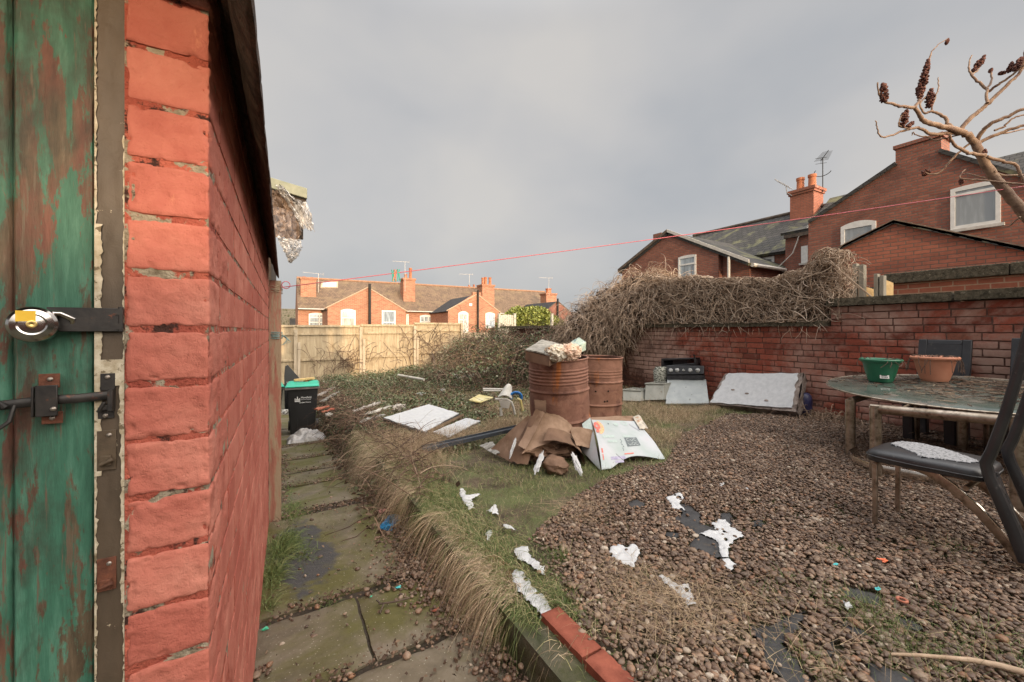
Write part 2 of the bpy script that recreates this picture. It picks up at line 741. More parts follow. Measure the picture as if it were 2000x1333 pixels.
def slab_mat():
    m, t, b = newmat('path_concrete', .8, spec=.35)
    v = objco(t)
    col = ramp_n(t, noise_n(t, v, 3.2, 8, .65, .5), [(.35, (.085, .07, .048)), (.5, (.135, .11, .075)), (.68, (.19, .16, .12))])
    moss = thresh(t, noise_n(t, v, 1.3, 8, .62, .9), .40, .56)
    col = mix_n(t, moss, col, mix_n(t, noise_n(t, v, 22, 5, .7), (.055, .052, .014), (.12, .108, .036)))
    # pale lichen crusts
    col = mix_n(t, thresh(t, noise_n(t, v, 4.4, 8, .75, 1.2), .665, .70), col, (.26, .26, .20))
    # speckle of small stones
    vo = N(t, 'ShaderNodeTexVoronoi')
    vo.inputs['Scale'].default_value = 75
    t.links.new(v, vo.inputs['Vector'])
    sp = thresh(t, vo.outputs['Distance'], .22, .14)
    pick = thresh(t, vo.outputs['Color'], .62, .64)
    ml = N(t, 'ShaderNodeMath', operation='MULTIPLY')
    t.links.new(sp, ml.inputs[0])
    t.links.new(pick, ml.inputs[1])
    col = mix_n(t, ml.outputs[0], col, (.30, .27, .21))
    # old bitumen repair beside the shed, bounded in place
    s = N(t, 'ShaderNodeSeparateXYZ')
    tc = N(t, 'ShaderNodeTexCoord')
    mp = N(t, 'ShaderNodeMapping')
    mp.inputs['Location'].default_value = (-.13 * 5.0, -3.0 * 1.45, 0)
    mp.inputs['Scale'].default_value = (5.0, 1.45, 0)
    t.links.new(tc.outputs['Object'], mp.inputs['Vector'])
    ln = N(t, 'ShaderNodeVectorMath', operation='LENGTH')
    t.links.new(mp.outputs[0], ln.inputs[0])
    ad = N(t, 'ShaderNodeMath', operation='MULTIPLY_ADD')
    t.links.new(noise_n(t, v, 3.0, 5), ad.inputs[0])
    ad.inputs[1].default_value = -2.4
    t.links.new(ln.outputs['Value'], ad.inputs[2])
    bit = thresh(t, ad.outputs[0], -.30, -.48)
    fine = noise_n(t, v, 260, 2, .8)
    col = mix_n(t, bit, col, ramp_n(t, fine, [(.45, (.034, .033, .033)), (.62, (.075, .073, .07)), (.72, (.2, .195, .185))]))
    t.links.new(col, b.inputs['Base Color'])
    n1 = bump_n(t, b, noise_n(t, v, 120, 5, .7), .5, .004)
    bump_n(t, b, noise_n(t, v, 14, 6, .6), .5, .015, n1)
    return m


M['slab'] = slab_mat()
SLABS = [(-1.2, -.3), (-.27, .62), (.65, 1.70), (1.76, 2.30), (2.38, 3.86), (4.02, 4.86), (4.92, 5.52), (5.60, 6.35), (6.42, 7.5), (7.56, 8.6), (8.66, 9.8), (9.9, 11.2), (11.3, 12.8), (12.9, 14.5)]


def path():
    b = MB()
    for k, (y0, y1) in enumerate(SLABS):
        x0, x1 = -.13 + .02 * nz(k, 1), .80 - .012 * max(0, (y0 - 3)) - .03 * (k % 3 == 1)
        cuts = [(x0, x1)]
        if k == 3: cuts = [(x0, .33), (.345, x1)]
        if k == 2: cuts = [(x0, x1)]
        for ci, (a, c) in enumerate(cuts):
            tx, ty, dz = .03 * nz(k, ci, 3.3), .035 * nz(k, ci, 2.1, 5), .012 * nz(k, ci, 1.9, 8)
            sk = .05 + .06 * nz(k, 4, 2.7)
            nu, nv = max(4, int((c - a) * 26)), max(6, int((y1 - y0) * 26))
            xm, ym = (a + c) / 2, (y0 + y1) / 2

            def f(u, v, a=a, c=c, y0=y0, y1=y1, tx=tx, ty=ty, dz=dz, sk=sk, xm=xm, ym=ym, k=k):
                x = a + (c - a) * u
                y = y0 + (y1 - y0) * v + sk * (x - .3)
                jag = .018 * nz(x * 9, y * 9, 1, k)
                if v in (0, 1): y += jag
                if u in (0, 1): x += .015 * nz(x, y * 8, 1, k)
                z = float(pathz(0, y)) + dz + tx * (x - xm) + ty * (y - ym) + .006 * nz(x, y, 5, k)
                ed = min(u * (c - a), (1 - u) * (c - a), v * (y1 - y0), (1 - v) * (y1 - y0))
                z -= .012 * max(0, 1 - ed / .03)
                return (x, y, z + .012)
            n0 = len(b.v)
            b.grid(f, nu, nv)
            # skirt
            ring = [i * (nv + 1) for i in range(nu + 1)] + [nu * (nv + 1) + j for j in range(1, nv + 1)] + [i * (nv + 1) + nv for i in range(nu - 1, -1, -1)] + [j for j in range(nv - 1, 0, -1)]
            m0 = len(b.v)
            for r in ring:
                p = b.v[n0 + r]
                b.v.append((p[0], p[1], p[2] - .05))
            for q in range(len(ring)):
                q2 = (q + 1) % len(ring)
                b.f.append((n0 + ring[q], m0 + q, m0 + q2, n0 + ring[q2]))
    b.build('path', M['slab'], kind='structure', smooth=60)
    d = MB()
    d.grid(lambda u, v: (-.3 + 1.3 * u, -2 + 17 * v, float(pathz(0, -2 + 17 * v)) - .012 + .012 * nz(u * 8, v * 90, 1)), 26, 300)
    d.build('path_soil', M['dirt'], kind='structure')


path()

# retaining kerb of cast concrete and its edging bricks
M['kerb'] = nmat('kerb_concrete', (.035, .04, .018), (.12, .105, .075), 6, .9, bump=.7, bscale=80, bdist=.008, c3=(.045, .05, .014), s3=3, t3=(.42, .56))
b = MB()
nv = 90
b.grid(lambda u, v: (.80 + .014 * nz(v * 40, u * 3, 1) + .02 * u, -1.2 + 5.6 * v, float(pathz(0, -1.2 + 5.6 * v)) - .05 + u * (float(yard(.95, -1.2 + 5.6 * v)) - .008 - float(pathz(0, -1.2 + 5.6 * v)) + .05)), 10, nv)
b.grid(lambda u, v: (.82 + .13 * u, -1.2 + 5.6 * v, float(yard(.95, -1.2 + 5.6 * v)) - .008 + .008 * nz(v * 60, u * 3, 1) - .008 * (1 - u)), 5, nv)
kw = b.build('retaining_wall', M['kerb'], smooth=60)
tag(kw, 'mossy cast concrete kerb wall holding up the gravel yard beside the path', 'retaining wall')

M['edge_brick'] = nmat('edging_brick_red', (.15, .038, .022), (.26, .075, .045), 12, .8, bump=.5, bscale=140, bdist=.003, c3=(.1, .09, .06), s3=9, t3=(.63, .7))
y = .28
names = ['red edging brick cut off by the bottom edge of the photo', 'second red edging brick from the bottom edge of the photo', 'third red edging brick along the kerb, nearest bare snow', 'red edging brick half buried under snow and grass', 'sunken edging brick between the snow heap and the buried far brick', 'worn brown edging brick almost buried in grass, farthest up the kerb']
for i in range(6):
    L_ = .262
    cx, cy = .975 + .006 * nz(i, 2, 1.7), y + L_ / 2
    zz = float(yard(cx, cy)) - (0, 0, 0, 0, .036, .028)[i]
    Mx = Matrix.Translation((cx, cy, zz)) @ Matrix.Rotation(.09 * nz(i, 1, 2.3), 4, 'Z') @ Matrix.Rotation(.04 * nz(i, 5, 2.3), 4, 'X')
    bb = MB()
    bb.grid(lambda u, v: Mx @ Vector((-.046 + .092 * u + .002 * nz(u * 5, v * 9, 2, i), -L_ / 2 + L_ * v, .022 + .003 * nz(u * 6, v * 16, 1, i) - .006 * (u in (0, 1) or v in (0, 1)))), 8, 20)
    n0 = 0
    nu_, nv_ = 8, 20
    ring = [k * (nv_ + 1) for k in range(nu_ + 1)] + [nu_ * (nv_ + 1) + j for j in range(1, nv_ + 1)] + [k * (nv_ + 1) + nv_ for k in range(nu_ - 1, -1, -1)] + [j for j in range(nv_ - 1, 0, -1)]
    m0 = len(bb.v)
    for r in ring:
        p = bb.v[r]
        bb.v.append((p[0], p[1], p[2] - .07))
    for q in range(len(ring)):
        q2 = (q + 1) % len(ring)
        bb.f.append((ring[q], m0 + q, m0 + q2, ring[q2]))
    o = bb.build('edging_brick' if i == 0 else 'edging_brick.%03d' % i, M['edge_brick'], smooth=50)
    tag(o, names[i], 'brick', 'red bricks edging the raised yard')
    y += L_ + .017

# ------------------------------------------------------------------ gravel
GP = [(1290, 1420), (1175, 1245), (1085, 1130), (1050, 1040), (1120, 975), (1200, 930), (1300, 905), (1330, 855), (1420, 812), (1560, 808), (1640, 812), (1760, 836), (1900, 860), (2150, 905), (2700, 1420)]
GRAVEL = [G(*p) for p in GP[1:-1]] + [Vector((6.45, -.8, 0)), Vector((1.1, -.8, 0))]
MEM = [[(1225, 985), (1240, 977), (1263, 985), (1260, 995), (1235, 998)],
       [(1296, 972), (1320, 985), (1345, 985), (1365, 1000), (1368, 1025), (1395, 1030), (1412, 1062), (1425, 1105), (1385, 1088), (1345, 1072), (1358, 1050), (1335, 1030), (1310, 1015), (1330, 1005)],
       [(1405, 1005), (1432, 1002), (1440, 1025), (1415, 1030)], [(1466, 1018), (1490, 1014), (1496, 1030), (1470, 1036)],
       [(1300, 1040), (1330, 1042), (1325, 1060), (1302, 1055)],
       [(1465, 1225), (1500, 1228), (1535, 1200), (1580, 1190), (1560, 1230), (1535, 1262), (1560, 1300), (1605, 1350), (1540, 1350), (1500, 1310), (1490, 1270)],
       [(1618, 1145), (1655, 1150), (1715, 1160), (1722, 1192), (1690, 1185), (1650, 1168)],
       [(1740, 1203), (1775, 1212), (1805, 1232), (1800, 1243), (1770, 1235), (1742, 1222)],
       [(1640, 1213), (1690, 1235), (1720, 1262), (1690, 1255), (1650, 1235)],
       [(1700, 1292), (1745, 1312), (1790, 1330), (1800, 1360), (1700, 1350), (1705, 1320)],
       [(1616, 1252), (1645, 1248), (1628, 1290), (1603, 1292)]]
MEMW = [[G(*p) for p in q] for q in MEM]
SNOW = [([(1188, 1077), (1200, 1067), (1222, 1070), (1240, 1066), (1254, 1082), (1247, 1097), (1240, 1116), (1222, 1112), (1208, 1103), (1196, 1100)], 'round patch of melting snow on gravel left of the largest patch', .02),
        ([(1283, 1130), (1300, 1128), (1312, 1134), (1325, 1148), (1345, 1145), (1353, 1165), (1363, 1188), (1345, 1196), (1330, 1178), (1318, 1162), (1298, 1148)], 'long snow patch on straw and gravel nearest the bottom of the photo', .02),
        ([(1300, 975), (1318, 968), (1332, 964), (1337, 978), (1327, 988), (1336, 995), (1342, 1004), (1322, 999), (1310, 998), (1306, 987)], 'small ragged snow patch on gravel nearest the printed box', .014),
        ([(1366, 1046), (1385, 1038), (1398, 1042), (1388, 1024), (1400, 1018), (1420, 1020), (1430, 1033), (1459, 1050), (1445, 1058), (1432, 1063), (1424, 1080), (1426, 1098), (1410, 1095), (1402, 1075), (1400, 1060), (1380, 1055)], 'largest ragged snow patch lying on dark membrane in the gravel', .016),
        ([(1407, 1096), (1420, 1092), (1441, 1108), (1430, 1122), (1415, 1112)], 'thin snow scrap just below the largest snow patch', .008),
        ([(1404, 945), (1416, 943), (1415, 955), (1405, 953)], 'tiny snow fleck on the gravel, left of two near the chair', .008),
        ([(1443, 952), (1458, 955), (1474, 960), (1462, 966), (1450, 958)], 'tiny snow streak on the gravel, right of two near the chair', .008),
        ([(897, 958), (905, 955), (912, 970), (934, 966), (940, 968), (922, 978), (927, 996), (915, 1001), (905, 985), (898, 972)], 'branching snow patch in the grass nearest the cardboard pile', .03),
        ([(947, 1000), (958, 996), (967, 984), (973, 1000), (976, 1010), (962, 1008)], 'small lumpy snow patch in the middle of the grass strip', .03),
        ([(978, 1024), (1000, 1030), (1013, 1040), (1005, 1042), (985, 1036)], 'thin snow streak in the grass below the small lumpy patch', .02),
        ([(946, 1045), (960, 1035), (964, 1042), (956, 1056), (962, 1062), (950, 1062)], 'small snow crumbs beside a buried edging brick', .02),
        ([(997, 1075), (1015, 1070), (1030, 1066), (1037, 1090), (1052, 1100), (1067, 1107), (1062, 1132), (1045, 1118), (1030, 1105), (1010, 1098)], 'angular snow patch in grass beside the gravel edge', .03),
        ([(998, 1124), (1008, 1114), (1026, 1120), (1036, 1138), (1042, 1150), (1064, 1168), (1080, 1195), (1082, 1216), (1062, 1218), (1045, 1200), (1030, 1178), (1010, 1160), (1000, 1142)], 'long snow heap lying on the edging bricks', .035)]
SNOWW = [[G(*p) for p in s[0]] for s in SNOW]


def mask_poly(P, x, y, wob=0.0, sc=20):
    if wob:
        w = np.array([noise.noise(Vector((a * sc, b * sc, 2.2))) + .5 * noise.noise(Vector((a * sc * 2.7, b * sc * 2.7, 5))) for a, b in zip(x, y)]) * wob
        w2 = np.array([noise.noise(Vector((a * sc, b * sc, 9.2))) for a, b in zip(x, y)]) * wob
        return inpoly(P, x + w, y + w2)
    return inpoly(P, x, y)


M['membrane'] = nmat('membrane_black', (.022, .022, .024), (.05, .048, .048), 10, .55, bump=.5, bscale=30, bdist=.01, spec=.4, c3=(.06, .05, .04), s3=14, t3=(.6, .7))


def patch_mesh(P, step, zfn, wob, thick, seed, sc=20, mat=None, name='', skirt=True):
    xs = [p[0] for p in P]
    ys = [p[1] for p in P]
    X = np.arange(min(xs) - .05, max(xs) + .05, step)
    Y = np.arange(min(ys) - .05, max(ys) + .05, step)
    gx, gy = np.meshgrid(X, Y, indexing='ij')
    m = mask_poly(P, gx.ravel(), gy.ravel(), wob, sc).reshape(gx.shape)
    if mat is not None and mat.name == 'snow':
        hole = np.array([noise.noise(Vector((a * 28 + seed, b_ * 28, 4))) + .5 * noise.noise(Vector((a * 75, b_ * 75, 4))) for a, b_ in zip(gx.ravel(), gy.ravel())]).reshape(gx.shape)
        m &= hole > -.50
    # distance to edge by repeated erosion
    d = np.zeros(m.shape)
    e = m.copy()
    for k in range(6):
        d += e
        e2 = e.copy()
        e2[1:, :] &= e[:-1, :]
        e2[:-1, :] &= e[1:, :]
        e2[:, 1:] &= e[:, :-1]
        e2[:, :-1] &= e[:, 1:]
        e = e2
    prof = np.sqrt(np.clip(d / 2.5, 0, 1)) * thick
    idx = -np.ones(m.shape, int)
    V, F = [], []
    grow = m.copy()
    grow[1:, :] |= m[:-1, :]
    grow[:, 1:] |= m[:, :-1]
    grow[1:, 1:] |= m[:-1, :-1]
    for i, j in zip(*np.nonzero(grow)):
        idx[i, j] = len(V)
        x, y = gx[i, j], gy[i, j]
        V.append((x + step * .6 * nz(x * 60, y * 60, 1, 3), y + step * .6 * nz(x * 60, y * 60, 1, 8), zfn(x, y) + prof[i, j] * (1 + .5 * nz(x, y, 22, seed)) - (0 if m[i, j] else .012)))
    for i in range(m.shape[0] - 1):
        for j in range(m.shape[1] - 1):
            q = (idx[i, j], idx[i + 1, j], idx[i + 1, j + 1], idx[i, j + 1])
            if min(q) >= 0: F.append(q)
    b = MB()
    b.add(V, F)
    return b.build(name, mat, smooth=180)


for k, P in enumerate(MEMW):
    o = patch_mesh(P, .02, lambda x, y: float(yard(x, y)) + .006, .02, .003, k, 9, M['membrane'], 'weed_membrane' if k == 0 else 'weed_membrane.%03d' % k)
    o['kind'] = 'structure'


def snow_mat():
    m, t, b = newmat('snow', .55, spec=.3)
    v = objco(t)
    f = noise_n(t, v, 18, 6, .6)
    col = ramp_n(t, f, [(.3, (.40, .405, .415)), (.6, (.48, .485, .49))])
    t.links.new(col, b.inputs['Base Color'])
    b.inputs['Subsurface Weight'].default_value = .15
    b.inputs['Subsurface Radius'].default_value = (.02, .02, .025)
    n1 = bump_n(t, b, noise_n(t, v, 200, 3, .6), .2, .002)
    bump_n(t, b, noise_n(t, v, 14, 4, .6), .3, .01, n1)
    return m


M['snow'] = snow_mat()
for k, (q, lab, th) in enumerate(SNOW):
    o = patch_mesh(SNOWW[k], .007, lambda x, y: float(yard(x, y)) + (.012 if k < 7 else .006), .014, min(th * .5, .010), k, 48, M['snow'], 'snow_patch' if k == 0 else 'snow_patch.%03d' % k)
    sm = o.modifiers.new('melt', 'SMOOTH')
    sm.factor = .8
    sm.iterations = 4
    tag(o, lab, 'snow', 'patches of melting snow in the yard')


def pebble_shape(sub, seed):
    import bmesh
    bm = bmesh.new()
    bmesh.ops.create_icosphere(bm, subdivisions=sub, radius=1)
    V = []
    for v in bm.verts:
        q = v.co * 1.1 + Vector((seed * 3.1, seed, 0))
        V.append(v.co * (1 + .28 * noise.noise(q)))
    F = [[v.index for v in f.verts] for f in bm.faces]
    bm.free()
    return np.array([tuple(p) for p in V]), np.array(F)


SH = {s: [pebble_shape(s, k + 1) for k in range(10)] for s in (1, 2)}


def pebbles(C, size, sub, tint=None, flat=.55):
    """C (n,3) centres, size (n) half length"""
    parts = []
    n = len(C)
    kind = R_.integers(0, 10, n)
    tint = R_.random(n) if tint is None else tint
    for k in range(10):
        i = np.nonzero(kind == k)[0]
        if len(i) == 0: continue
        V0, F0 = SH[sub][k]
        m = len(i)
        s = np.stack([size[i], size[i] * R_.uniform(.6, .92, m), size[i] * R_.uniform(.75, 1.25, m) * flat], 1)
        P = V0[None] * s[:, None, :]
        a = R_.uniform(0, 2 * math.pi, m)
        ti = R_.normal(0, .3, m)
        # tilt about x then spin about z
        ct, st = np.cos(ti)[:, None], np.sin(ti)[:, None]
        y = P[:, :, 1] * ct - P[:, :, 2] * st
        z = P[:, :, 1] * st + P[:, :, 2] * ct
        ca, sa = np.cos(a)[:, None], np.sin(a)[:, None]
        x2 = P[:, :, 0] * ca - y * sa
        y2 = P[:, :, 0] * sa + y * ca
        W = np.stack([x2, y2, z], 2) + C[i][:, None, :]
        F = F0[None] + (np.arange(m) * len(V0))[:, None, None]
        parts.append((W.reshape(-1, 3), F.reshape(-1, 3), np.repeat(tint[i], len(V0))))
    return cat(parts)


PEB = [(0, (.055, .032, .022)), (.18, (.095, .057, .038)), (.36, (.15, .088, .056)), (.52, (.12, .085, .062)), (.66, (.18, .115, .075)), (.78, (.23, .165, .115)), (.88, (.25, .125, .065)), (.96, (.32, .26, .20)), (1, (.42, .36, .29))]


def pebble_mat():
    m, t, b = newmat('pebbles', .5, 0, .4)
    a = N(t, 'ShaderNodeAttribute')
    a.attribute_name = 'tint'
    col = ramp_n(t, a.outputs['Fac'], PEB)
    v = objco(t)
    col = mix_n(t, thresh(t, noise_n(t, v, 2.2, 4, .6), .35, .7), col, (.5, .42, .36), 'MULTIPLY')
    col = mix_n(t, thresh(t, noise_n(t, v, 160, 4, .7), .5, .75), col, (.2, .15, .11))
    t.links.new(col, b.inputs['Base Color'])
    bump_n(t, b, noise_n(t, v, 300, 4, .6), .3, .002)
    return m


M['pebbles'] = pebble_mat()


def in_view(x, y, z, mx=120, far=None):
    """keep a generous margin around the photograph"""
    r = x * CS - y * SN
    d = x * SN + y * CS
    px = CX + FPX * r / np.maximum(d, .05)
    py = HY - FPX * z / np.maximum(d, .05)
    return (d > .35) & (px > -mx) & (px < 2000 + mx) & (py < 1333 + mx)


def scatter(x0, x1, y0, y1, dens):
    n = int((x1 - x0) * (y1 - y0) * dens)
    return R_.uniform(x0, x1, n), R_.uniform(y0, y1, n)


def mem_all(x, y):
    m = np.zeros(len(x), bool)
    for P in MEMW:
        m |= mask_poly(P, x, y, .02, 9)
    return m


x, y = scatter(1.0, 6.45, -.6, 5.2, 7000)
wob = np.array([nz(a, b, 3.5) for a, b in zip(x, y)]) * .16 + R_.normal(0, .05, len(x))
k = inpoly(GRAVEL, x + wob, y + wob * .5)
k &= in_view(x, y, yard(x, y), 220)
x, y = x[k], y[k]
k = ~mem_all(x, y) | (R_.random(len(x)) < .04)
for P in SNOWW[:5]:
    k &= ~mask_poly(P, x, y, .0) | (R_.random(len(x)) < .10)
x, y = x[k], y[k]
d = x * SN + y * CS
near = d < 2.5
z0 = yard(x, y) + R_.uniform(.000, .022, len(x))
size = np.clip(R_.lognormal(math.log(.0095), .34, len(x)), .005, .024)
V1 = pebbles(np.stack([x, y, z0], 1)[near], size[near], 2)
V2 = pebbles(np.stack([x, y, z0], 1)[~near], size[~near] * 1.08, 1)
V, F, T = cat([V1, V2])
print('gravel', near.sum(), (~near).sum())
o = mesh_np('gravel', V, F, M['pebbles'], attr={'tint': T}, kind='stuff')
o['label'] = 'brown and tan pebbles covering the raised yard'

# pebbles spilled on the path: joints, foot of the kerb, along the shed
C = []
for (y0, y1) in zip([s[1] for s in SLABS[1:9]], [s[0] for s in SLABS[2:10]]):
    n = 90 if y1 - y0 < .1 else 330
    yy = R_.normal((y0 + y1) / 2, (y1 - y0) * .35 + .015, n)
    xx = R_.uniform(-.1, .8, n)
    yy += .05 * (xx - .3)
    C.append(np.stack([xx, yy], 1))
C.append(np.stack([.80 - np.abs(R_.normal(0, .085, 1000)), R_.uniform(1.0, 3.1, 1000)], 1))
C.append(np.stack([.72 - np.abs(R_.normal(0, .12, 420)), R_.normal(2.35, .22, 420)], 1))
C.append(np.stack([.80 - np.abs(R_.normal(0, .06, 300)), R_.uniform(3.0, 5.5, 300)], 1))
C.append(np.stack([-.10 + np.abs(R_.normal(0, .035, 160)), R_.uniform(.9, 2.0, 160)], 1))
C.append(np.stack([-.05 + np.abs(R_.normal(0, .08, 300)), R_.uniform(3.8, 6.8, 300)], 1))
C.append(np.stack([R_.uniform(-.08, .75, 90), R_.uniform(1.0, 4.0, 90)], 1))
C = np.concatenate(C)
C = C[(C[:, 0] < .8) & (C[:, 0] > -.1)]
zz = pathz(0, C[:, 1]) + .016 + R_.uniform(-.004, .01, len(C))
pile = np.clip((C[:, 0] - .62) / .18, 0, 1) * (C[:, 1] < 3.2) * R_.random(len(C)) * .05
V, F, T = pebbles(np.stack([C[:, 0], C[:, 1], zz + pile], 1), np.clip(R_.lognormal(math.log(.0078), .4, len(C)), .003, .019), 2, R_.random(len(C)))
o = mesh_np('spilled_gravel', V, F, M['pebbles'], attr={'tint': T}, kind='stuff')
o['label'] = 'brown pebbles spilled over the concrete path and its joints'

# ------------------------------------------------------------------ shed
def shed_brick_mat():
    m, t, b = newmat('shed_brick_paint', .85, spec=.2)
    v = objco(t)
    f = noise_n(t, v, 7, 7, .6, .4)
    col = ramp_n(t, f, [(.32, (.33, .094, .070)), (.52, (.41, .138, .102)), (.7, (.48, .19, .142))])
    a = N(t, 'ShaderNodeAttribute')
    a.attribute_name = 'tint'
    col = mix_n(t, thresh(t, a.outputs['Fac'], .6, 1.3), col, (.27, .062, .045))
    # chips down to the brick and dirt in the pores
    col = mix_n(t, thresh(t, noise_n(t, v, 38, 7, .75, .3), .69, .72), col, (.16, .05, .035))
    col = mix_n(t, thresh(t, noise_n(t, v, 5.5, 7, .7, .6), .58, .72), col, (.24, .06, .042))
    vs = objco(t, (1, 1, .35))
    col = mix_n(t, thresh(t, noise_n(t, vs, 26, 6, .7, .3), .64, .74), col, (.5, .2, .13))
    t.links.new(col, b.inputs['Base Color'])
    n1 = bump_n(t, b, noise_n(t, v, 260, 5, .7), .35, .002)
    pit = thresh(t, noise_n(t, v, 120, 3, .6), .36, .46)
    n1 = bump_n(t, b, pit, .3, .002, n1)
    n2 = bump_n(t, b, noise_n(t, v, 55, 6, .65), .55, .006, n1)
    bump_n(t, b, noise_n(t, v, 13, 3, .5), .25, .008, n2)
    return m


def shed_mortar_mat():
    m, t, b = newmat('shed_mortar', .9)
    v = objco(t)
    f = noise_n(t, v, 13, 6, .6, .6)
    grey = ramp_n(t, noise_n(t, v, 60, 5), [(.35, (.20, .165, .115)), (.65, (.36, .31, .235))])
    paint = ramp_n(t, noise_n(t, v, 9, 5), [(.35, (.28, .062, .042)), (.6, (.42, .11, .072))])
    col = mix_n(t, thresh(t, f, .53, .55), paint, grey)
    col = mix_n(t, thresh(t, noise_n(t, v, 24, 6, .7), .56, .62), col, (.05, .02, .015))
    t.links.new(col, b.inputs['Base Color'])
    n1 = bump_n(t, b, noise_n(t, v, 160, 5, .7), .8, .006)
    bump_n(t, b, noise_n(t, v, 25, 6, .6), 1, .02, n1)
    return m


M['shed_brick'] = shed_brick_mat()
M['shed_mortar'] = shed_mortar_mat()
SX, SY = -.107, .827                  # faces of the shed corner
SEND = 3.80
CH = .088


def brick_block(lo, hi, seg, r=.006, amp=.0022, seed=0.0, fine_chip=False):
    """rounded brick between two corners with worn edges; seg = divisions per axis"""
    lo, hi = Vector(lo), Vector(hi)
    c, h = (lo + hi) / 2, (hi - lo) / 2
    V, F = [], []
    for ax in range(3):
        a1, a2 = (ax + 1) % 3, (ax + 2) % 3
        for s in (-1, 1):
            n1, n2 = seg[a1], seg[a2]
            b0 = len(V)
            for i in range(n1 + 1):
                for j in range(n2 + 1):
                    p = Vector((0, 0, 0))
                    p[ax] = s * h[ax]
                    p[a1] = h[a1] * (2 * i / n1 - 1)
                    p[a2] = h[a2] * (2 * j / n2 - 1)
                    q = Vector([max(-h[k] + r, min(h[k] - r, p[k])) for k in range(3)])
                    d = p - q
                    if d.length > 1e-9: p = q + d.normalized() * r
                    chip = 0.0
                    if fine_chip and (d.length > r * 1.02 or min(h[a1] - abs(p[a1]), h[a2] - abs(p[a2])) < .010):
                        chip = max(0.0, noise.noise((c + p) * 42) + .6 * noise.noise((c + p) * 110) - .16) * .007
                    w = c + p
                    nn = noise.noise(w * 38 + Vector((seed, 0, 0))) + .8 * noise.noise(w * 11) * 1.5 + .5 * noise.noise(w * 90)
                    dirn = Vector([abs(p[k]) > h[k] - r - 1e-6 and (1 if p[k] > 0 else -1) or 0 for k in range(3)])
                    if dirn.length > 0: dirn.normalize()
                    V.append(w + dirn * (amp * nn - chip))
            for i in range(n1):
                for j in range(n2):
                    a = b0 + i * (n2 + 1) + j
                    q = (a, a + n2 + 1, a + n2 + 2, a + 1)
                    F.append(q if s > 0 else tuple(reversed(q)))
    return V, F


shed = empty('brick_shed', (-.6, 2.3, float(pathz(0, 2.3))), 'red painted brick shed with green door filling the left side of the photo', 'shed')


def shed_walls():
    V, F, T = [], [], []

    def put(lo, hi, seg, **k):
        v, f = brick_block(lo, hi, seg, **k)
        b0 = len(V)
        V.extend(v)
        F.extend([tuple(i + b0 for i in q) for q in f])
        T.extend([R_.random()] * len(v))
    J = .0038
    FX = -.211                                 # brick meets the door frame
    for k in range(-23, 9):
        z0, z1 = k * CH + J + .002, (k + 1) * CH - J + .002
        if z1 < -1.75: continue
        z0 += .002 * nz(k, 1, 3.7)
        z1 += .002 * nz(k, 5, 3.7)
        # corner brick: its end on the front, its side on the long wall
        ln = .262 if k % 2 else .128
        fine = z0 > -1.0
        put((FX + .002 * nz(k, 3, 2.2), SY - .001 + .002 * nz(k, 7, 2.2), z0), (SX + .0015 * nz(k, 2, 2.9), SY + ln - J, z1), (34, 26, 22) if fine else (8, 8, 6), fine_chip=True, r=.0055, amp=.0026, seed=k * 1.7)
        yy = SY + ln + J * .6
        i = 0
        while yy < SEND - .02:
            L_ = .262 if (R_.random() < .6) else .131
            y1 = min(yy + L_ - J * 1.3, SEND)
            if SEND - y1 < .05: y1 = SEND
            near = yy < 1.8
            put((SX - .10, yy, z0 + .0015 * nz(i, k, 3.1)), (SX + .0014 * nz(i * 2, k, 3.3), y1, z1), (2, 14 if near else 8, 9 if near else 6), r=.0035, amp=.0014, seed=i * 3.1 + k)
            yy = y1 + J * 1.3
            i += 1
    V = np.array([tuple(v) for v in V])
    o = mesh_np('wall', V, np.array(F), M['shed_brick'], shed, attr={'tint': np.array(T)})
    b = MB()
    d = .0024
    b.grid(lambda u, v: (FX - .002 + (SX - d - FX + .002) * u, SY + d + .0016 * nz(u * 12, v * 160, 1), -1.7 + 2.45 * v), 14, 260)
    b.grid(lambda u, v: (SX - d + .0020 * nz(u * 30, v * 90, 1), SEND - .002 + (SY + d - SEND + .002) * u, -1.7 + 2.45 * v), 120, 200)
    b.box((-.212, SY + .02, -1.7), (SX - .012, SEND - .004, .60))
    b.box((-2.6, SY + .16, -1.7), (-.213, SEND - .004, .60))
    b.build('mortar', M['shed_mortar'], o, smooth=60)


shed_walls()

M['green_paint'] = None


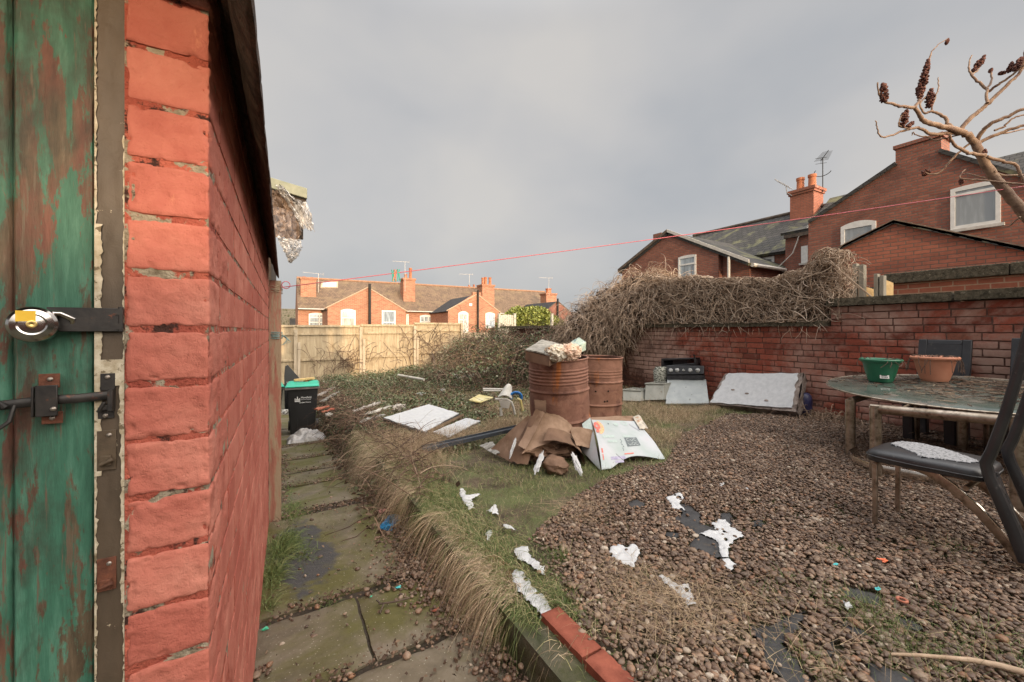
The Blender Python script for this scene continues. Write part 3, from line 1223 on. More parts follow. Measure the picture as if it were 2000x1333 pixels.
def door_mat():
    m, t, b = newmat('green_door_paint', .6, spec=.35)
    v = objco(t, (1, 1, .12))
    v2 = objco(t, (1, 1, .3))
    f = noise_n(t, v, 70, 8, .72, .3)
    g = noise_n(t, v2, 16, 8, .75, .3)
    green = ramp_n(t, noise_n(t, v, 55, 6, .7), [(.3, (.022, .072, .047)), (.5, (.036, .118, .079)), (.72, (.085, .20, .145))])
    brown = ramp_n(t, noise_n(t, v, 90, 6, .7), [(.35, (.045, .033, .02)), (.6, (.10, .072, .045)), (.75, (.17, .13, .09))])
    red = ramp_n(t, noise_n(t, v, 60, 6, .7), [(.35, (.075, .026, .018)), (.65, (.15, .058, .04))])
    ad = N(t, 'ShaderNodeMath', operation='MULTIPLY_ADD')
    t.links.new(f, ad.inputs[0])
    ad.inputs[1].default_value = .5
    t.links.new(g, ad.inputs[2])
    under = mix_n(t, thresh(t, noise_n(t, v2, 14, 6, .6), .36, .5), red, brown)
    col = mix_n(t, thresh(t, ad.outputs[0], .765, .81), green, under)
    col = mix_n(t, thresh(t, noise_n(t, objco(t, (1, 1, .6)), 7, 6, .65, .5), .48, .68), col, (.028, .026, .018))
    col = mix_n(t, thresh(t, noise_n(t, objco(t, (1, 1, .05)), 130, 5, .7), .60, .66), col, (.10, .075, .052))
    t.links.new(col, b.inputs['Base Color'])
    n1 = bump_n(t, b, noise_n(t, v, 160, 6, .7), .6, .003)
    bump_n(t, b, ad.outputs[0], .35, .004, n1)
    return m


def frame_mat():
    m, t, b = newmat('frame_paint_brown', .55, spec=.4)
    v = objco(t, (1, 1, .4))
    col = ramp_n(t, noise_n(t, v, 16, 6, .6), [(.3, (.05, .036, .024)), (.7, (.085, .06, .04))])
    w = objco(t)
    chips = noise_n(t, w, 42, 7, .7, .4)
    s = N(t, 'ShaderNodeSeparateXYZ')
    tc = N(t, 'ShaderNodeTexCoord')
    col2 = mix_n(t, thresh(t, chips, .66, .68), col, ramp_n(t, noise_n(t, w, 50, 5), [(.3, (.30, .24, .15)), (.7, (.52, .46, .36))]))
    t.links.new(col2, b.inputs['Base Color'])
    bump_n(t, b, chips, .5, .003)
    return m


M['door'] = door_mat()
M['frame'] = frame_mat()
M['cream_paint'] = nmat('cream_flaking', (.30, .25, .17), (.50, .45, .36), 60, .7, bump=.6, bscale=180, bdist=.002, c3=(.13, .1, .06), s3=70, t3=(.55, .6))
FYB = SY + .012
b = MB()
b.grid(lambda u, v: (-.213 - .034 * u, FYB - .006 + .0015 * nz(u * 3, v * 40, 1) + .0006 * nz(u * 20, v * 200, 1), -1.7 + 2.5 * v), 10, 240)
b.box((-.247, FYB, -1.7), (-.213, FYB + .06, .8))
fr = b.build('door_frame', M['frame'], shed, smooth=60)
# flaked edges of cream paint: ragged thin plates down both sides of the frame
b = MB()


def ragged(x0, x1, z0, z1, y, seed, amp=.004):
    n = max(8, int((z1 - z0) * 220))
    L_, Rr = [], []
    for i in range(n + 1):
        z = z0 + (z1 - z0) * i / n
        L_.append(Vector((x0, y, z)))
        Rr.append(Vector((x1 + amp * (nz(z * 60, seed, 1) + nz(z * 190, seed, 1)), y, z)))
    k0 = len(b.v)
    for p, q in zip(L_, Rr):
        b.v.extend([tuple(p), tuple(q), (p.x, p.y + .0012, p.z), (q.x, q.y + .0012, q.z)])
    for i in range(n):
        a = k0 + 4 * i
        b.f.append((a, a + 1, a + 5, a + 4))
        b.f.append((a + 1, a + 3, a + 7, a + 5))


ragged(-.2468, -.2445, -1.2, .7, FYB - .0085, 1, .0026)
ragged(-.2468, -.2390, -.22, .16, FYB - .0090, 2, .0035)
ragged(-.2135, -.2175, -.42, -.05, FYB - .0088, 3, .003)
ragged(-.2468, -.2160, -.085, -.045, FYB - .0092, 4, .002)
ragged(-.2135, -.2190, -.16, -.045, FYB - .0093, 8, .003)
ragged(-.2135, -.2150, -.9, .3, FYB - .0084, 5, .002)
b.build('paint_flake', M['cream_paint'], fr, smooth=0)
# green boarded door
b = MB()
xs = [-.2495, -.3365, -.3995, -.52, -.64, -.76, -.88, -1.0]


def board(x1, x0, seed):
    w = x1 - x0

    def f(u, v):
        x = x0 + w * u
        z = -1.68 + 2.5 * v
        e = min(u, 1 - u) * w
        y = FYB + .004 + .0012 * nz(u * 2, v * 18, 1, seed) + .0007 * nz(u * 30, v * 60, 1, seed)
        if e < .004: y += .006 * (1 - e / .004)
        return (x, y, z)
    b.grid(f, 22, 300)


for i in range(len(xs) - 1):
    board(xs[i], xs[i + 1] + .0012, i * 3.3)
b.box((-1.0, FYB + .012, -1.68), (-.249, FYB + .04, .82))
door = b.build('door', M['door'], shed, smooth=50)
b = MB()
b.box((-1.04, FYB - .004, -1.7), (-1.0, FYB + .05, .8))
b.box((-2.6, SY + .004, -1.7), (-1.04, SY + .03, .78))
b.build('far_front_wall', M['shed_mortar'], shed)

# ironmongery --------------------------------------------------
M['iron_black'] = nmat('black_iron', (.012, .012, .013), (.035, .03, .028), 40, .45, .3, bump=.4, bscale=120, bdist=.001, c3=(.12, .04, .02), s3=60, t3=(.62, .68), spec=.5)
M['iron_rust'] = nmat('rusty_iron', (.07, .028, .018), (.16, .06, .035), 60, .7, .2, bump=.6, bscale=160, bdist=.002)
M['iron_brown'] = nmat('painted_iron_brown', (.05, .036, .024), (.09, .065, .042), 40, .55, bump=.5, bscale=150, bdist=.002, c3=(.35, .3, .22), s3=90, t3=(.66, .69))
M['steel'] = nmat('polished_steel', (.38, .36, .35), (.52, .5, .48), 20, .16, 1.0, bump=.06, bscale=60, bdist=.001)
M['brass'] = nmat('brass', (.5, .36, .12), (.6, .45, .18), 20, .3, 1.0, bump=0)
M['yellow_label'] = nmat('yellow_sticker', (.62, .38, .03), (.72, .46, .05), 20, .5, bump=0)
M['screw'] = nmat('screw_steel', (.25, .22, .2), (.4, .36, .32), 40, .4, .9, bump=.3)


def fpt(px, py, dy=0.0):
    return onY(px, py, FYB - .006 - dy)


def plate(bb, p0, p1, dy, th):
    a, c = fpt(*p0, dy), fpt(*p1, dy)
    bb.box((min(a.x, c.x), FYB - .006 - dy - th, min(a.z, c.z)), (max(a.x, c.x), FYB - .006 - dy, max(a.z, c.z)))


def screw(bb, px, py, dy, r=.0032):
    c = fpt(px, py, dy)
    n = 14
    Mx = Matrix.Rotation(math.radians(90), 4, 'X')
    bb.lathe([(r, -.001), (r, .0008), (r * .7, .0018), (0.0001, .0022)], c, n, Mx, capb=False)


hasp = empty('hasp', fpt(180, 622, .002), 'flat black steel hasp strap fixed across the green door and frame', 'hasp')
bb = MB()
plate(bb, (92, 600), (238, 648), .006, .003)
bb.build('strap', M['iron_black'], hasp, bevel=.0008)
bb = MB()
plate(bb, (228, 604), (243, 616), .004, .007)
plate(bb, (228, 632), (243, 644), .004, .007)
bb.tube([fpt(236, 600, .008), fpt(236, 648, .008)], .0032, 10)
bb.build('hinge_knuckle', M['iron_black'], hasp)

pc = fpt(66, 634, .02)
lock = empty('padlock', pc, 'round polished steel padlock with yellow sticker hanging on the hasp', 'padlock')
bb = MB()
Mx = Matrix.Rotation(math.radians(12), 4, 'Z') @ Matrix.Rotation(math.radians(90), 4, 'X')
prof = [(0.0001, -.0115), (.016, -.011), (.0225, -.008), (.0248, -.003), (.025, .003), (.0238, .0075), (.0205, .0105), (.0145, .0122), (.0125, .0112), (.0085, .0118), (.0001, .0122)]
bb.lathe(prof, pc, 48, Mx, capb=False)
bb.build('body', M['steel'], lock, smooth=25)
bb = MB()
Mk = Matrix.Translation(pc) @ Mx
bb.lathe([(.0052, .011), (.0052, .0135), (.0035, .0138), (.0001, .0130)], pc, 20, Mx, capb=False)
bb.build('keyway', M['brass'], lock)
bb = MB()
bb.box((-.0145, .004, .0108), (.0035, .0185, .0122), Mk)
bb.build('sticker', M['yellow_label'], lock)
bb = MB()
bb.tube([Mk @ Vector((.012, .016, 0)), Mk @ Vector((.024, .016, -.001)), Mk @ Vector((.036, .008, -.004)), Mk @ Vector((.036, -.002, -.010)), Mk @ Vector((.028, -.006, -.012))], .0042, 12)
bb.build('shackle', M['steel'], lock)

bolt = empty('sliding_bolt', fpt(96, 782, .004), 'black sliding bolt with rusty keeper on the green door', 'door bolt')
bb = MB()
pts = [fpt(-60, 802, .008), fpt(0, 793, .008), fpt(90, 782, .008), fpt(150, 779, .008), fpt(216, 772, .008)]
bb.tube(pts, .0068, 12, flat=.55)
bb.tube([fpt(28, 792, .010), fpt(18, 824, .016), fpt(-20, 850, .02)], .0028, 8)
bb.tube([fpt(10, 796, .016), fpt(3, 790, .017), fpt(0, 798, .016)], .004, 8)
bb.build('bolt_bar', M['iron_black'], bolt)
bb = MB()
plate(bb, (76, 731), (118, 757), .0, .002)
bb.build('keeper_plate', M['iron_rust'], bolt, bevel=.0006)
bb = MB()
plate(bb, (82, 806), (124, 826), .0, .002)
bb.build('keeper_plate.001', M['iron_rust'], bolt, bevel=.0006)
bb = MB()
plate(bb, (70, 754), (114, 812), .0135, .003)
plate(bb, (70, 754), (76, 812), .0, .0145)
plate(bb, (109, 754), (114, 812), .0, .0145)
bb.build('keeper_strap', M['iron_black'], bolt, bevel=.001)
for a_ in ((98, 741, .002), (102, 817, .002), (104, 799, .017)):
    bb = MB()
    screw(bb, *a_)
    bb.build('screw', M['screw'], bolt)

rec = empty('bolt_receiver', fpt(212, 772, .003), 'black bolt receiver on a cream patch of the door frame', 'bolt receiver')
bb = MB()
plate(bb, (197, 730), (226, 762), .001, .003)
plate(bb, (192, 796), (224, 816), .001, .003)
plate(bb, (216, 760), (226, 800), .001, .014)
plate(bb, (200, 790), (222, 798), .001, .012)
bb.tube([fpt(204, 786, .013), fpt(192, 806, .012)], .0028, 8)
bb.build('bracket', M['iron_black'], rec, bevel=.0006)
for a_ in ((210, 737, .004), (206, 812, .004)):
    bb = MB()
    screw(bb, *a_)
    bb.build('screw', M['screw'], rec)

for nm, (p0, p1), lab in (('frame_plate', ((190, 842), (228, 916)), 'brown painted latch plate below the bolt receiver'), ('frame_plate.001', ((190, 1093), (228, 1148)), 'rusty lower latch plate near the foot of the door frame')):
    e = empty(nm, fpt((p0[0] + p1[0]) / 2, (p0[1] + p1[1]) / 2), lab, 'latch plate', 'old plates on the door frame')
    bb = MB()
    plate(bb, p0, p1, .0005, .0028)
    xm, zm = (p0[0] + p1[0]) / 2, (p0[1] + p1[1]) / 2 + 8
    plate(bb, (xm - 12, zm + 4), (xm + 10, zm + 20), .003, .006)
    bb.tube([fpt(xm - 14, zm + 22, .010), fpt(xm + 12, zm + 10, .010)], .0034, 8)
    bb.build('plate', M['iron_brown'] if nm == 'frame_plate' else M['iron_rust'], e, bevel=.0008)
    bb = MB()
    screw(bb, xm + 4, p0[1] + 8, .0035)
    bb.build('screw', M['screw'], e)

# eaves of the shed -----------------------------------------------------------
M['tar'] = nmat('tarred_gutter', (.03, .022, .018), (.10, .068, .052), 30, .8, bump=1.0, bscale=70, bdist=.012, c3=(.16, .13, .11), s3=60, t3=(.64, .7))
M['roof_sheet'] = nmat('roof_sheet', (.05, .045, .04), (.11, .10, .09), 8, .9, bump=.5, bscale=40, bdist=.01)
b = MB()
GPF = [(-.112, .60), (-.096, .585), (-.090, .545), (-.078, .535), (-.070, .49), (-.056, .455), (-.044, .432), (-.036, .428), (-.035, .436), (-.0375, .47), (-.043, .53)]


def gutf(u, v):
    k = u * (len(GPF) - 1)
    i = min(int(k), len(GPF) - 2)
    w = k - i
    x, z = GPF[i][0] + (GPF[i + 1][0] - GPF[i][0]) * w, GPF[i][1] + (GPF[i + 1][1] - GPF[i][1]) * w
    return (x + .003 * nz(v * 60, u * 5, 1) * (u > .2), .50 + 3.32 * v, z + .004 * nz(v * 30, u * 2, 1) + .003 * nz(v * 150, u * 8, 1))


b.grid(gutf, 30, 260)
b.build('gutter', M['tar'], shed, smooth=60)
b = MB()
b.box((-2.7, .46, .60), (-.060, 3.86, .635))
b.box((-.30, .46, .575), (-.112, 3.84, .598))
b.build('roof', M['roof_sheet'], shed)

# weathered timber post at the shed end
M['old_red_wood'] = nmat('post_flaking_red', (.24, .09, .065), (.34, .17, .12), 14, .85, bump=.9, bscale=70, bdist=.004, stretch=(1, 1, .15), c3=(.28, .21, .14), s3=16, t3=(.46, .54))
post = empty('timber_post', (-.06, 3.9, -1.6), 'weathered red timber post at the end of the painted shed wall', 'post')
b = MB()
b.grid(lambda u, v: (-.104 + .086 * u + .003 * nz(v * 30, u * 3, 1) - .002 * (u in (0, 1)), 3.835 + .0025 * nz(u * 9, v * 120, 1), -1.62 + 2.03 * v), 14, 160)
b.grid(lambda u, v: (-.018 + .003 * nz(v * 30, 3, 1) + .002 * nz(u * 9, v * 120, 1), 3.835 + .09 * u, -1.62 + 2.03 * v), 10, 160)
b.box((-.104, 3.84, -1.62), (-.021, 3.925, .405))
b.build('post', M['old_red_wood'], post, smooth=50)
M['blue_string'] = nmat('faded_blue_string', (.12, .22, .22), (.25, .36, .34), 90, .8, bump=0)
M['straw_string'] = nmat('straw_string', (.3, .24, .16), (.4, .33, .24), 90, .8, bump=0)
b = MB()
for k in range(5):
    zc = -.02 - .012 * k
    P = []
    for i in range(17):
        a = 2 * math.pi * i / 16
        P.append((-.062 + .052 * math.cos(a) * (1 + .05 * nz(i, k)), 3.88 + .055 * math.sin(a), zc + .008 * nz(i, k, 2.2)))
    b.tube(P, .0035, 6)
for k in range(5):
    b.tube([(-.02, 3.83, -.04), (.01 + .01 * k, 3.82, -.05 - .012 * k), (.03 - .012 * k, 3.81, -.085 - .01 * k)], .0028, 5)
o = b.build('string_tie', M['blue_string'], None)
tag(o, 'faded blue string knotted round the timber post', 'string')
b = MB()
for k in range(4):
    zc = .36 - .014 * k
    P = [(-.062 + .052 * math.cos(2 * math.pi * i / 16), 3.88 + .055 * math.sin(2 * math.pi * i / 16), zc + .02 * nz(i, k + 4, .9)) for i in range(17)]
    b.tube(P, .0028, 6)
o = b.build('string_wrap', M['straw_string'], None)
tag(o, 'pale cord wrapped round the top of the timber post', 'cord')
# ------------------------------------------------------------------ back fence
def fence_mat(name, ca, cb):
    m, t, b = newmat(name, .85)
    v = objco(t, (1, 1, .1))
    w = objco(t)
    tc = N(t, 'ShaderNodeTexCoord')
    col = ramp_n(t, noise_n(t, v, 14, 6, .6, .3), [(.3, ca), (.65, cb)])
    col = mix_n(t, thresh(t, noise_n(t, w, 2.6, 7, .7, .8), .54, .80), col, (.13, .10, .055))
    col = mix_n(t, thresh(t, noise_n(t, w, 8, 6, .7, .3), .64, .74), col, (.07, .05, .03))
    t.links.new(col, b.inputs['Base Color'])
    bump_n(t, b, noise_n(t, v, 50, 5, .6), .4, .006)
    return m


M['fence'] = fence_mat('fence_boards', (.32, .24, .15), (.48, .39, .26))
M['fence_post'] = fence_mat('fence_posts', (.36, .29, .20), (.52, .43, .32))
FY = 14.6
fence = empty('timber_fence', (3, FY, -1.7), 'long lichen stained timber board fence closing the far end of the yard', 'fence')
tops = [(-.35, 1.62 - .0, .16), (.27, .27, .16)]
seg = [(-.5, .33, .150), (.33, 2.29, .150), (2.29, 4.17, .185), (4.17, 6.10, .265)]
for i, (x0, x1, zt) in enumerate(seg):
    p = MB()
    n = int((x1 - x0) / .1)
    w = (x1 - x0) / n
    for k in range(n):
        xa = x0 + k * w
        th = .012 + .003 * (k % 2)
        dz = .006 * nz(k, i, 3.7)
        xx = .012 * nz(k, i, 2.2)
        p.prism([(xa + .0015, FY, -1.72), (xa + w - .0015, FY, -1.72), (xa + w - .0015, FY, zt - .02), (xa + .0015, FY, zt - .02)], (0, th, 0))
    p.box((x0 + .02, FY + .018, -1.7), (x1 - .02, FY + .022, zt - .03))
    p.build('board_panel' if i == 0 else 'board_panel.%03d' % i, M['fence'], fence)
    r = MB()
    for zr, h in ((zt - .035, .05), (zt - .29, .055), (zt - 1.12, .075)):
        r.box((x0 + .03, FY - .045, zr - h / 2), (x1 - .03, FY - .002, zr + h / 2))
    r.box((x0, FY - .035, zt - .018), (x1, FY + .04, zt + .012))
    r.build('rail' if i == 0 else 'rail.%03d' % i, M['fence'], fence, bevel=.004)
for i, (x, zt) in enumerate([(.33, .02), (2.31, .10), (4.19, .14), (6.06, .26)]):
    p = MB()
    p.box((x - .05, FY - .11, -1.75), (x + .05, FY - .012, zt))
    if i < 3: p.box((x + .052, FY - .15, -1.75), (x + .13, FY - .055, zt - .42))
    if i == 0: p.box((x + .055, FY - .11, -.95), (x + .06, FY - .06, -.4))
    p.build('post' if i == 0 else 'post.%03d' % i, M['fence_post'], fence, bevel=.005)

M['old_concrete'] = nmat('old_concrete', (.10, .09, .07), (.21, .19, .15), 9, .9, bump=.6, bscale=60, bdist=.01, c3=(.055, .06, .03), s3=4, t3=(.5, .62))
b = MB()
b.box((6.15, FY - .06, -1.7), (9.6, FY + .06, -.35))
o = MB()
rw = empty('low_back_wall', (7.8, FY, -1.7), 'low grey back wall with heavy rail behind the bramble mound', 'wall')
b.build('wall', M['old_concrete'], rw)
o.box((6.12, FY - .10, -.345), (9.9, FY + .10, -.10))
o.build('coping', M['fence_post'], rw, bevel=.01)

# white garden fence beyond, in the sun
M['white_wood'] = nmat('white_painted_wood', (.42, .40, .34), (.6, .58, .5), 10, .7, bump=.3, bscale=60, c3=(.3, .25, .17), s3=12, t3=(.6, .7))
wf = empty('white_fence', (9.8, 18.0, -2.2), 'white painted garden fence posts and panel in front of the green hedge', 'fence')
WY = 18.0
b = MB()
a0, a1 = onY(978, 616, WY), onY(1004, 650, WY)
n = 6
for k in range(n):
    xa = a0.x + (a1.x - a0.x) * k / n
    b.box((xa + .006, WY + .02, -1.9), (xa + (a1.x - a0.x) / n - .006, WY + .05, a0.z + .04 * math.sin(math.pi * (k + .5) / n)))
b.build('panel', M['white_wood'], wf)
for i, px in enumerate((975, 1005, 1078)):
    c = onY(px, 614, WY)
    b = MB()
    b.box((c.x - .06, WY - .06, -2.3), (c.x + .06, WY + .06, c.z))
    b.prism([(c.x - .075, WY - .075, c.z), (c.x + .075, WY - .075, c.z), (c.x + .075, WY + .075, c.z), (c.x - .075, WY + .075, c.z)], (0, 0, .03))
    b.build('post' if i == 0 else 'post.%03d' % i, M['white_wood'], wf, bevel=.006)
b = MB()
c0, c1 = onY(1008, 641, WY), onY(1085, 641, WY)
b.box((c0.x, WY - .02, c0.z - .30), (c1.x + .6, WY + .02, c0.z))
b.build('rail', M['white_wood'], wf, bevel=.006)

# ------------------------------------------------------------------ far terrace
M['brick_orange'] = brickmat('brick_orange', (.44, .20, .115), (.31, .12, .07), (.36, .27, .19), w=.30, h=.10, ms=.010, dirt=(.2, .09, .055), dirt_t=(.6, .85), bump=.4)
M['brick_red'] = brickmat('brick_red', (.33, .125, .082), (.235, .085, .058), (.18, .12, .095), w=.215, h=.07, ms=.012, dirt=(.12, .055, .042), dirt_t=(.5, .8), bump=.5)
M['brick_red_warm'] = brickmat('brick_red_warm', (.41, .145, .09), (.32, .112, .07), (.18, .12, .09), w=.215, h=.07, ms=.008, dirt=(.17, .10, .07), dirt_t=(.55, .8), pale=(.42, .25, .19), pale_t=(.66, .70), pale_s=.9, bump=.6)
M['brick_new'] = brickmat('brick_repointed', (.40, .14, .085), (.32, .11, .065), (.42, .27, .18), w=.24, h=.078, ms=.009, dirt=(.3, .1, .06), dirt_t=(.6, .8), bump=.5)


def tilemat(name, c1, c2, joint, moss, mt=(.5, .66), w=.22, h=.14, ms=.01, bump=.7):
    m, t, b = newmat(name, .85)
    uv, ob = wall_uv(t)
    br = N(t, 'ShaderNodeTexBrick')
    for k, v in (('Color1', c4(c1)), ('Color2', c4(c2)), ('Mortar', c4(joint)), ('Scale', 1), ('Mortar Size', ms), ('Mortar Smooth', .3), ('Brick Width', w), ('Row Height', h)):
        br.inputs[k].default_value = v
    t.links.new(uv, br.inputs['Vector'])
    col = mix_n(t, thresh(t, noise_n(t, ob, .9, 7, .65, .4), *mt), br.outputs['Color'], moss)
    col = mix_n(t, .55, col, mix_n(t, noise_n(t, ob, 11, 5, .7), (.5, .5, .5), (1.6, 1.6, 1.6)), 'MULTIPLY')
    t.links.new(col, b.inputs['Base Color'])
    inv = N(t, 'ShaderNodeMath', operation='SUBTRACT')
    inv.inputs[0].default_value = 1
    t.links.new(br.outputs['Fac'], inv.inputs[1])
    bump_n(t, b, inv.outputs[0], bump, .02)
    return m


M['tile_brown'] = tilemat('tile_brown', (.20, .135, .09), (.13, .09, .062), (.07, .05, .035), (.23, .165, .095), (.5, .75))
M['slate_dark'] = tilemat('slate_dark', (.055, .055, .058), (.038, .038, .04), (.02, .02, .02), (.075, .075, .06), (.6, .8))
M['slate_moss'] = tilemat('slate_moss', (.075, .07, .066), (.05, .048, .045), (.02, .02, .02), (.16, .155, .085), (.53, .63), w=.25, h=.13)
M['verge'] = nmat('verge_mortar', (.38, .27, .18), (.5, .38, .27), 10, .9, bump=.2)
M['verge_dark'] = nmat('verge_dark', (.07, .055, .045), (.17, .13, .10), 8, .9, bump=.4, bscale=30)
M['ridge'] = nmat('ridge_tile', (.24, .13, .08), (.36, .21, .13), 7, .85, bump=.2)
M['white_frame'] = nmat('white_window_frame', (.62, .61, .58), (.74, .73, .70), 6, .5, bump=0)
M['gutter_white'] = nmat('pale_gutter', (.45, .42, .38), (.6, .57, .52), 8, .5, bump=0)
M['pipe_black'] = nmat('black_soil_pipe', (.012, .011, .010), (.03, .026, .022), 8, .5, bump=0)
M['pot'] = nmat('chimney_pot', (.36, .13, .065), (.48, .19, .10), 9, .85, bump=.3, c3=(.12, .07, .05), s3=4, t3=(.55, .7))
M['aerial'] = nmat('aerial_metal', (.28, .28, .28), (.42, .42, .42), 9, .5, .4, bump=0)
M['aerial_pale'] = nmat('aerial_pale', (.5, .45, .4), (.62, .58, .52), 9, .5, .2, bump=0)


def glass_mat(name, base, curtain, amt):
    m, t, b = newmat(name, .08, spec=.9)
    v = objco(t, (1, 1, .15))
    col = mix_n(t, thresh(t, noise_n(t, v, 9, 3, .5), .5 - amt, .5 + .25 - amt), base, curtain)
    t.links.new(col, b.inputs['Base Color'])
    b.inputs['Coat Weight'].default_value = .6
    b.inputs['Coat Roughness'].default_value = .03
    return m


M['glass'] = glass_mat('window_glass', (.05, .06, .07), (.22, .25, .27), .1)
M['glass_pale'] = glass_mat('window_glass_pale', (.24, .26, .27), (.34, .37, .38), .02)  # pale base puts the reflected sky into the colour, with faint curtain
M['glass_lace'] = glass_mat('window_glass_lace', (.3, .29, .25), (.55, .53, .48), .15)
M['glass_curtain'] = glass_mat('window_glass_curtain', (.20, .23, .25), (.42, .48, .52), .1)


def window(house, axis, c, a0, a1, z0, z1, glass, arch=0.0, rails=(.5,), mull=(), fw=.07, dep=.10, out=-1):
    """window in a wall lying on plane axis=c; a0..a1 along the wall; opens towards `out`"""
    def P(a, z, d):
        return (c + out * d, a, z) if axis == 'x' else (a, c + out * d, z)
    ext = (out * -.06, 0, 0) if axis == 'x' else (0, out * -.06, 0)
    f = MB()

    def bar(p0, p1, p2, p3):
        f.prism([P(*p0, .035), P(*p1, .035), P(*p2, .035), P(*p3, .035)], ext)
    n = 8
    def top(a, inset=0.0):
        u = (a - a0) / (a1 - a0)
        return z1 - arch + arch * (1 - (2 * u - 1) ** 2) - inset
    bar((a0, z0), (a0 + fw, z0), (a0 + fw, top(a0 + fw)), (a0, top(a0)))
    bar((a1 - fw, z0), (a1, z0), (a1, top(a1)), (a1 - fw, top(a1 - fw)))
    bar((a0 + fw, z0), (a1 - fw, z0), (a1 - fw, z0 + fw), (a0 + fw, z0 + fw))
    for i in range(n):
        s0 = a0 + fw + (a1 - a0 - 2 * fw) * i / n
        s1 = a0 + fw + (a1 - a0 - 2 * fw) * (i + 1) / n
        bar((s0, z1 - arch - fw), (s1, z1 - arch - fw), (s1, top(s1)), (s0, top(s0)))
    for r in rails:
        zz = z0 + (z1 - z0) * r
        bar((a0 + fw, zz - fw * .4), (a1 - fw, zz - fw * .4), (a1 - fw, zz + fw * .4), (a0 + fw, zz + fw * .4))
    for r in mull:
        aa = a0 + (a1 - a0) * r
        bar((aa - fw * .4, z0 + fw), (aa + fw * .4, z0 + fw), (aa + fw * .4, z1 - arch - fw), (aa - fw * .4, z1 - arch - fw))
    fo = f.build('window', M['white_frame'], house)
    s = MB()
    s.prism([P(a0 - .06, z0 - .07, .07), P(a1 + .06, z0 - .07, .07), P(a1 + .06, z0 - .004, .07), P(a0 - .06, z0 - .004, .07)], (out * -.06, 0, 0) if axis == 'x' else (0, out * -.06, 0))
    s.build('sill', M['gutter_white'], fo)
    g = MB()
    g.prism([P(a0 + .01, z0 + .01, .010), P(a1 - .01, z0 + .01, .010), P(a1 - .01, z1 - arch - .01, .010), P(a0 + .01, z1 - arch - .01, .010)], (out * -.006, 0, 0) if axis == 'x' else (0, out * -.006, 0))
    g.build('pane', glass, fo)
    return fo


def chimney(house, x0, x1, y0, y1, z0, z1, brick, pots, name='chimney', ph=.45, pr=.12):
    b = MB()
    b.box((x0, y0, z0), (x1, y1, z1 - .22))
    b.box((x0 - .05, y0 - .05, z1 - .218), (x1 + .05, y1 + .05, z1 - .12))
    b.box((x0 - .09, y0 - .09, z1 - .118), (x1 + .09, y1 + .09, z1))
    c = b.build(name, brick, house)
    for (px_, py_, k) in pots:
        p = MB()
        p.lathe([(pr * 1.15, 0), (pr, .08), (pr * .92, ph * k * .8), (pr * 1.08, ph * k * .84), (pr * 1.08, ph * k), (pr * .75, ph * k), (pr * .7, ph * k * .6)], (px_, py_, z1 - .02), 14)
        p.build('chimney_pot', M['pot'], c)
    return c


def aerial(house, base, h, yaw, mat, n=7, L=.9, w=.35, name='aerial'):
    b = MB()
    bx, by, bz = base
    b.tube([(bx, by, bz), (bx, by, bz + h)], .018, 6)
    d = Vector((math.cos(yaw), math.sin(yaw), 0))
    e = Vector((-d.y, d.x, 0))
    t = Vector((bx, by, bz + h - .03))
    b.tube([t - d * L * .25, t + d * L * .75], .013, 6)
    for i in range(n):
        c = t + d * L * (-.22 + .95 * i / n)
        b.tube([c - e * w * (.5 - .02 * i), c + e * w * (.5 - .02 * i)], .007, 5)
    for s in (-1, 1):
        c = t - d * L * .25
        b.tube([c + Vector((0, 0, .12 * s)) - e * .2, c + Vector((0, 0, .12 * s)) + e * .2], .008, 5)
        b.tube([c, c + Vector((0, 0, .14 * s))], .008, 5)
    return b.build(name, mat, house)


def roof_slab(house, quad, th, mat, name='roof'):
    q = [Vector(p) for p in quad]
    n = (q[1] - q[0]).cross(q[3] - q[0]).normalized()
    if n.z < 0: n = -n
    b = MB()
    b.prism([p - n * th for p in q] if n.z > 0 else q, n * th)
    return b.build(name, mat, house)


EYW, RYW = 39.0, 43.0            # wall and ridge planes of the far terrace
EZ, RZ = 1.92, 4.85
GY = 34.0                         # faces of its outriggers
PITCH = (RZ - EZ) / (RYW - EYW)


def terrace(name, label, x0, x1, lh=True):
    h = empty(name, ((x0 + x1) / 2, EYW, -4.5), label, 'house', 'terraced houses beyond the back fence')
    b = MB()
    b.box((x0, EYW, -4.6), (x1, RYW + 4, EZ))
    for xx in (x0, x1 - .23):
        b.prism([(xx, EYW, EZ), (xx, RYW + 4, EZ), (xx, RYW, RZ - .1)], (.23, 0, 0))
    b.build('wall', M['brick_orange'], h)
    r = roof_slab(h, [(x0 - .02, EYW - .25, EZ - .25 * PITCH + .10), (x1 - .012, EYW - .25, EZ - .25 * PITCH + .10), (x1 - .012, RYW, RZ + .10), (x0 - .02, RYW, RZ + .10)], .12, M['tile_brown'])
    roof_slab(h, [(x0 - .02, RYW + .01, RZ + .10), (x1 - .012, RYW + .01, RZ + .10), (x1 - .012, RYW + 4.2, EZ), (x0 - .02, RYW + 4.2, EZ)], .12, M['tile_brown'], 'back_roof')
    rb = MB()
    rb.tube([(x0, RYW, RZ + .13), (x1 - .03, RYW, RZ + .13)], .11, 8)
    rb.build('ridge_tiles', M['ridge'], r)
    g = MB()
    g.box((x0, EYW - .36, EZ - .14), (x1 - .02, EYW - .25, EZ - .04))
    g.build('gutter', M['gutter_white'], h, bevel=.02)
    return h, r


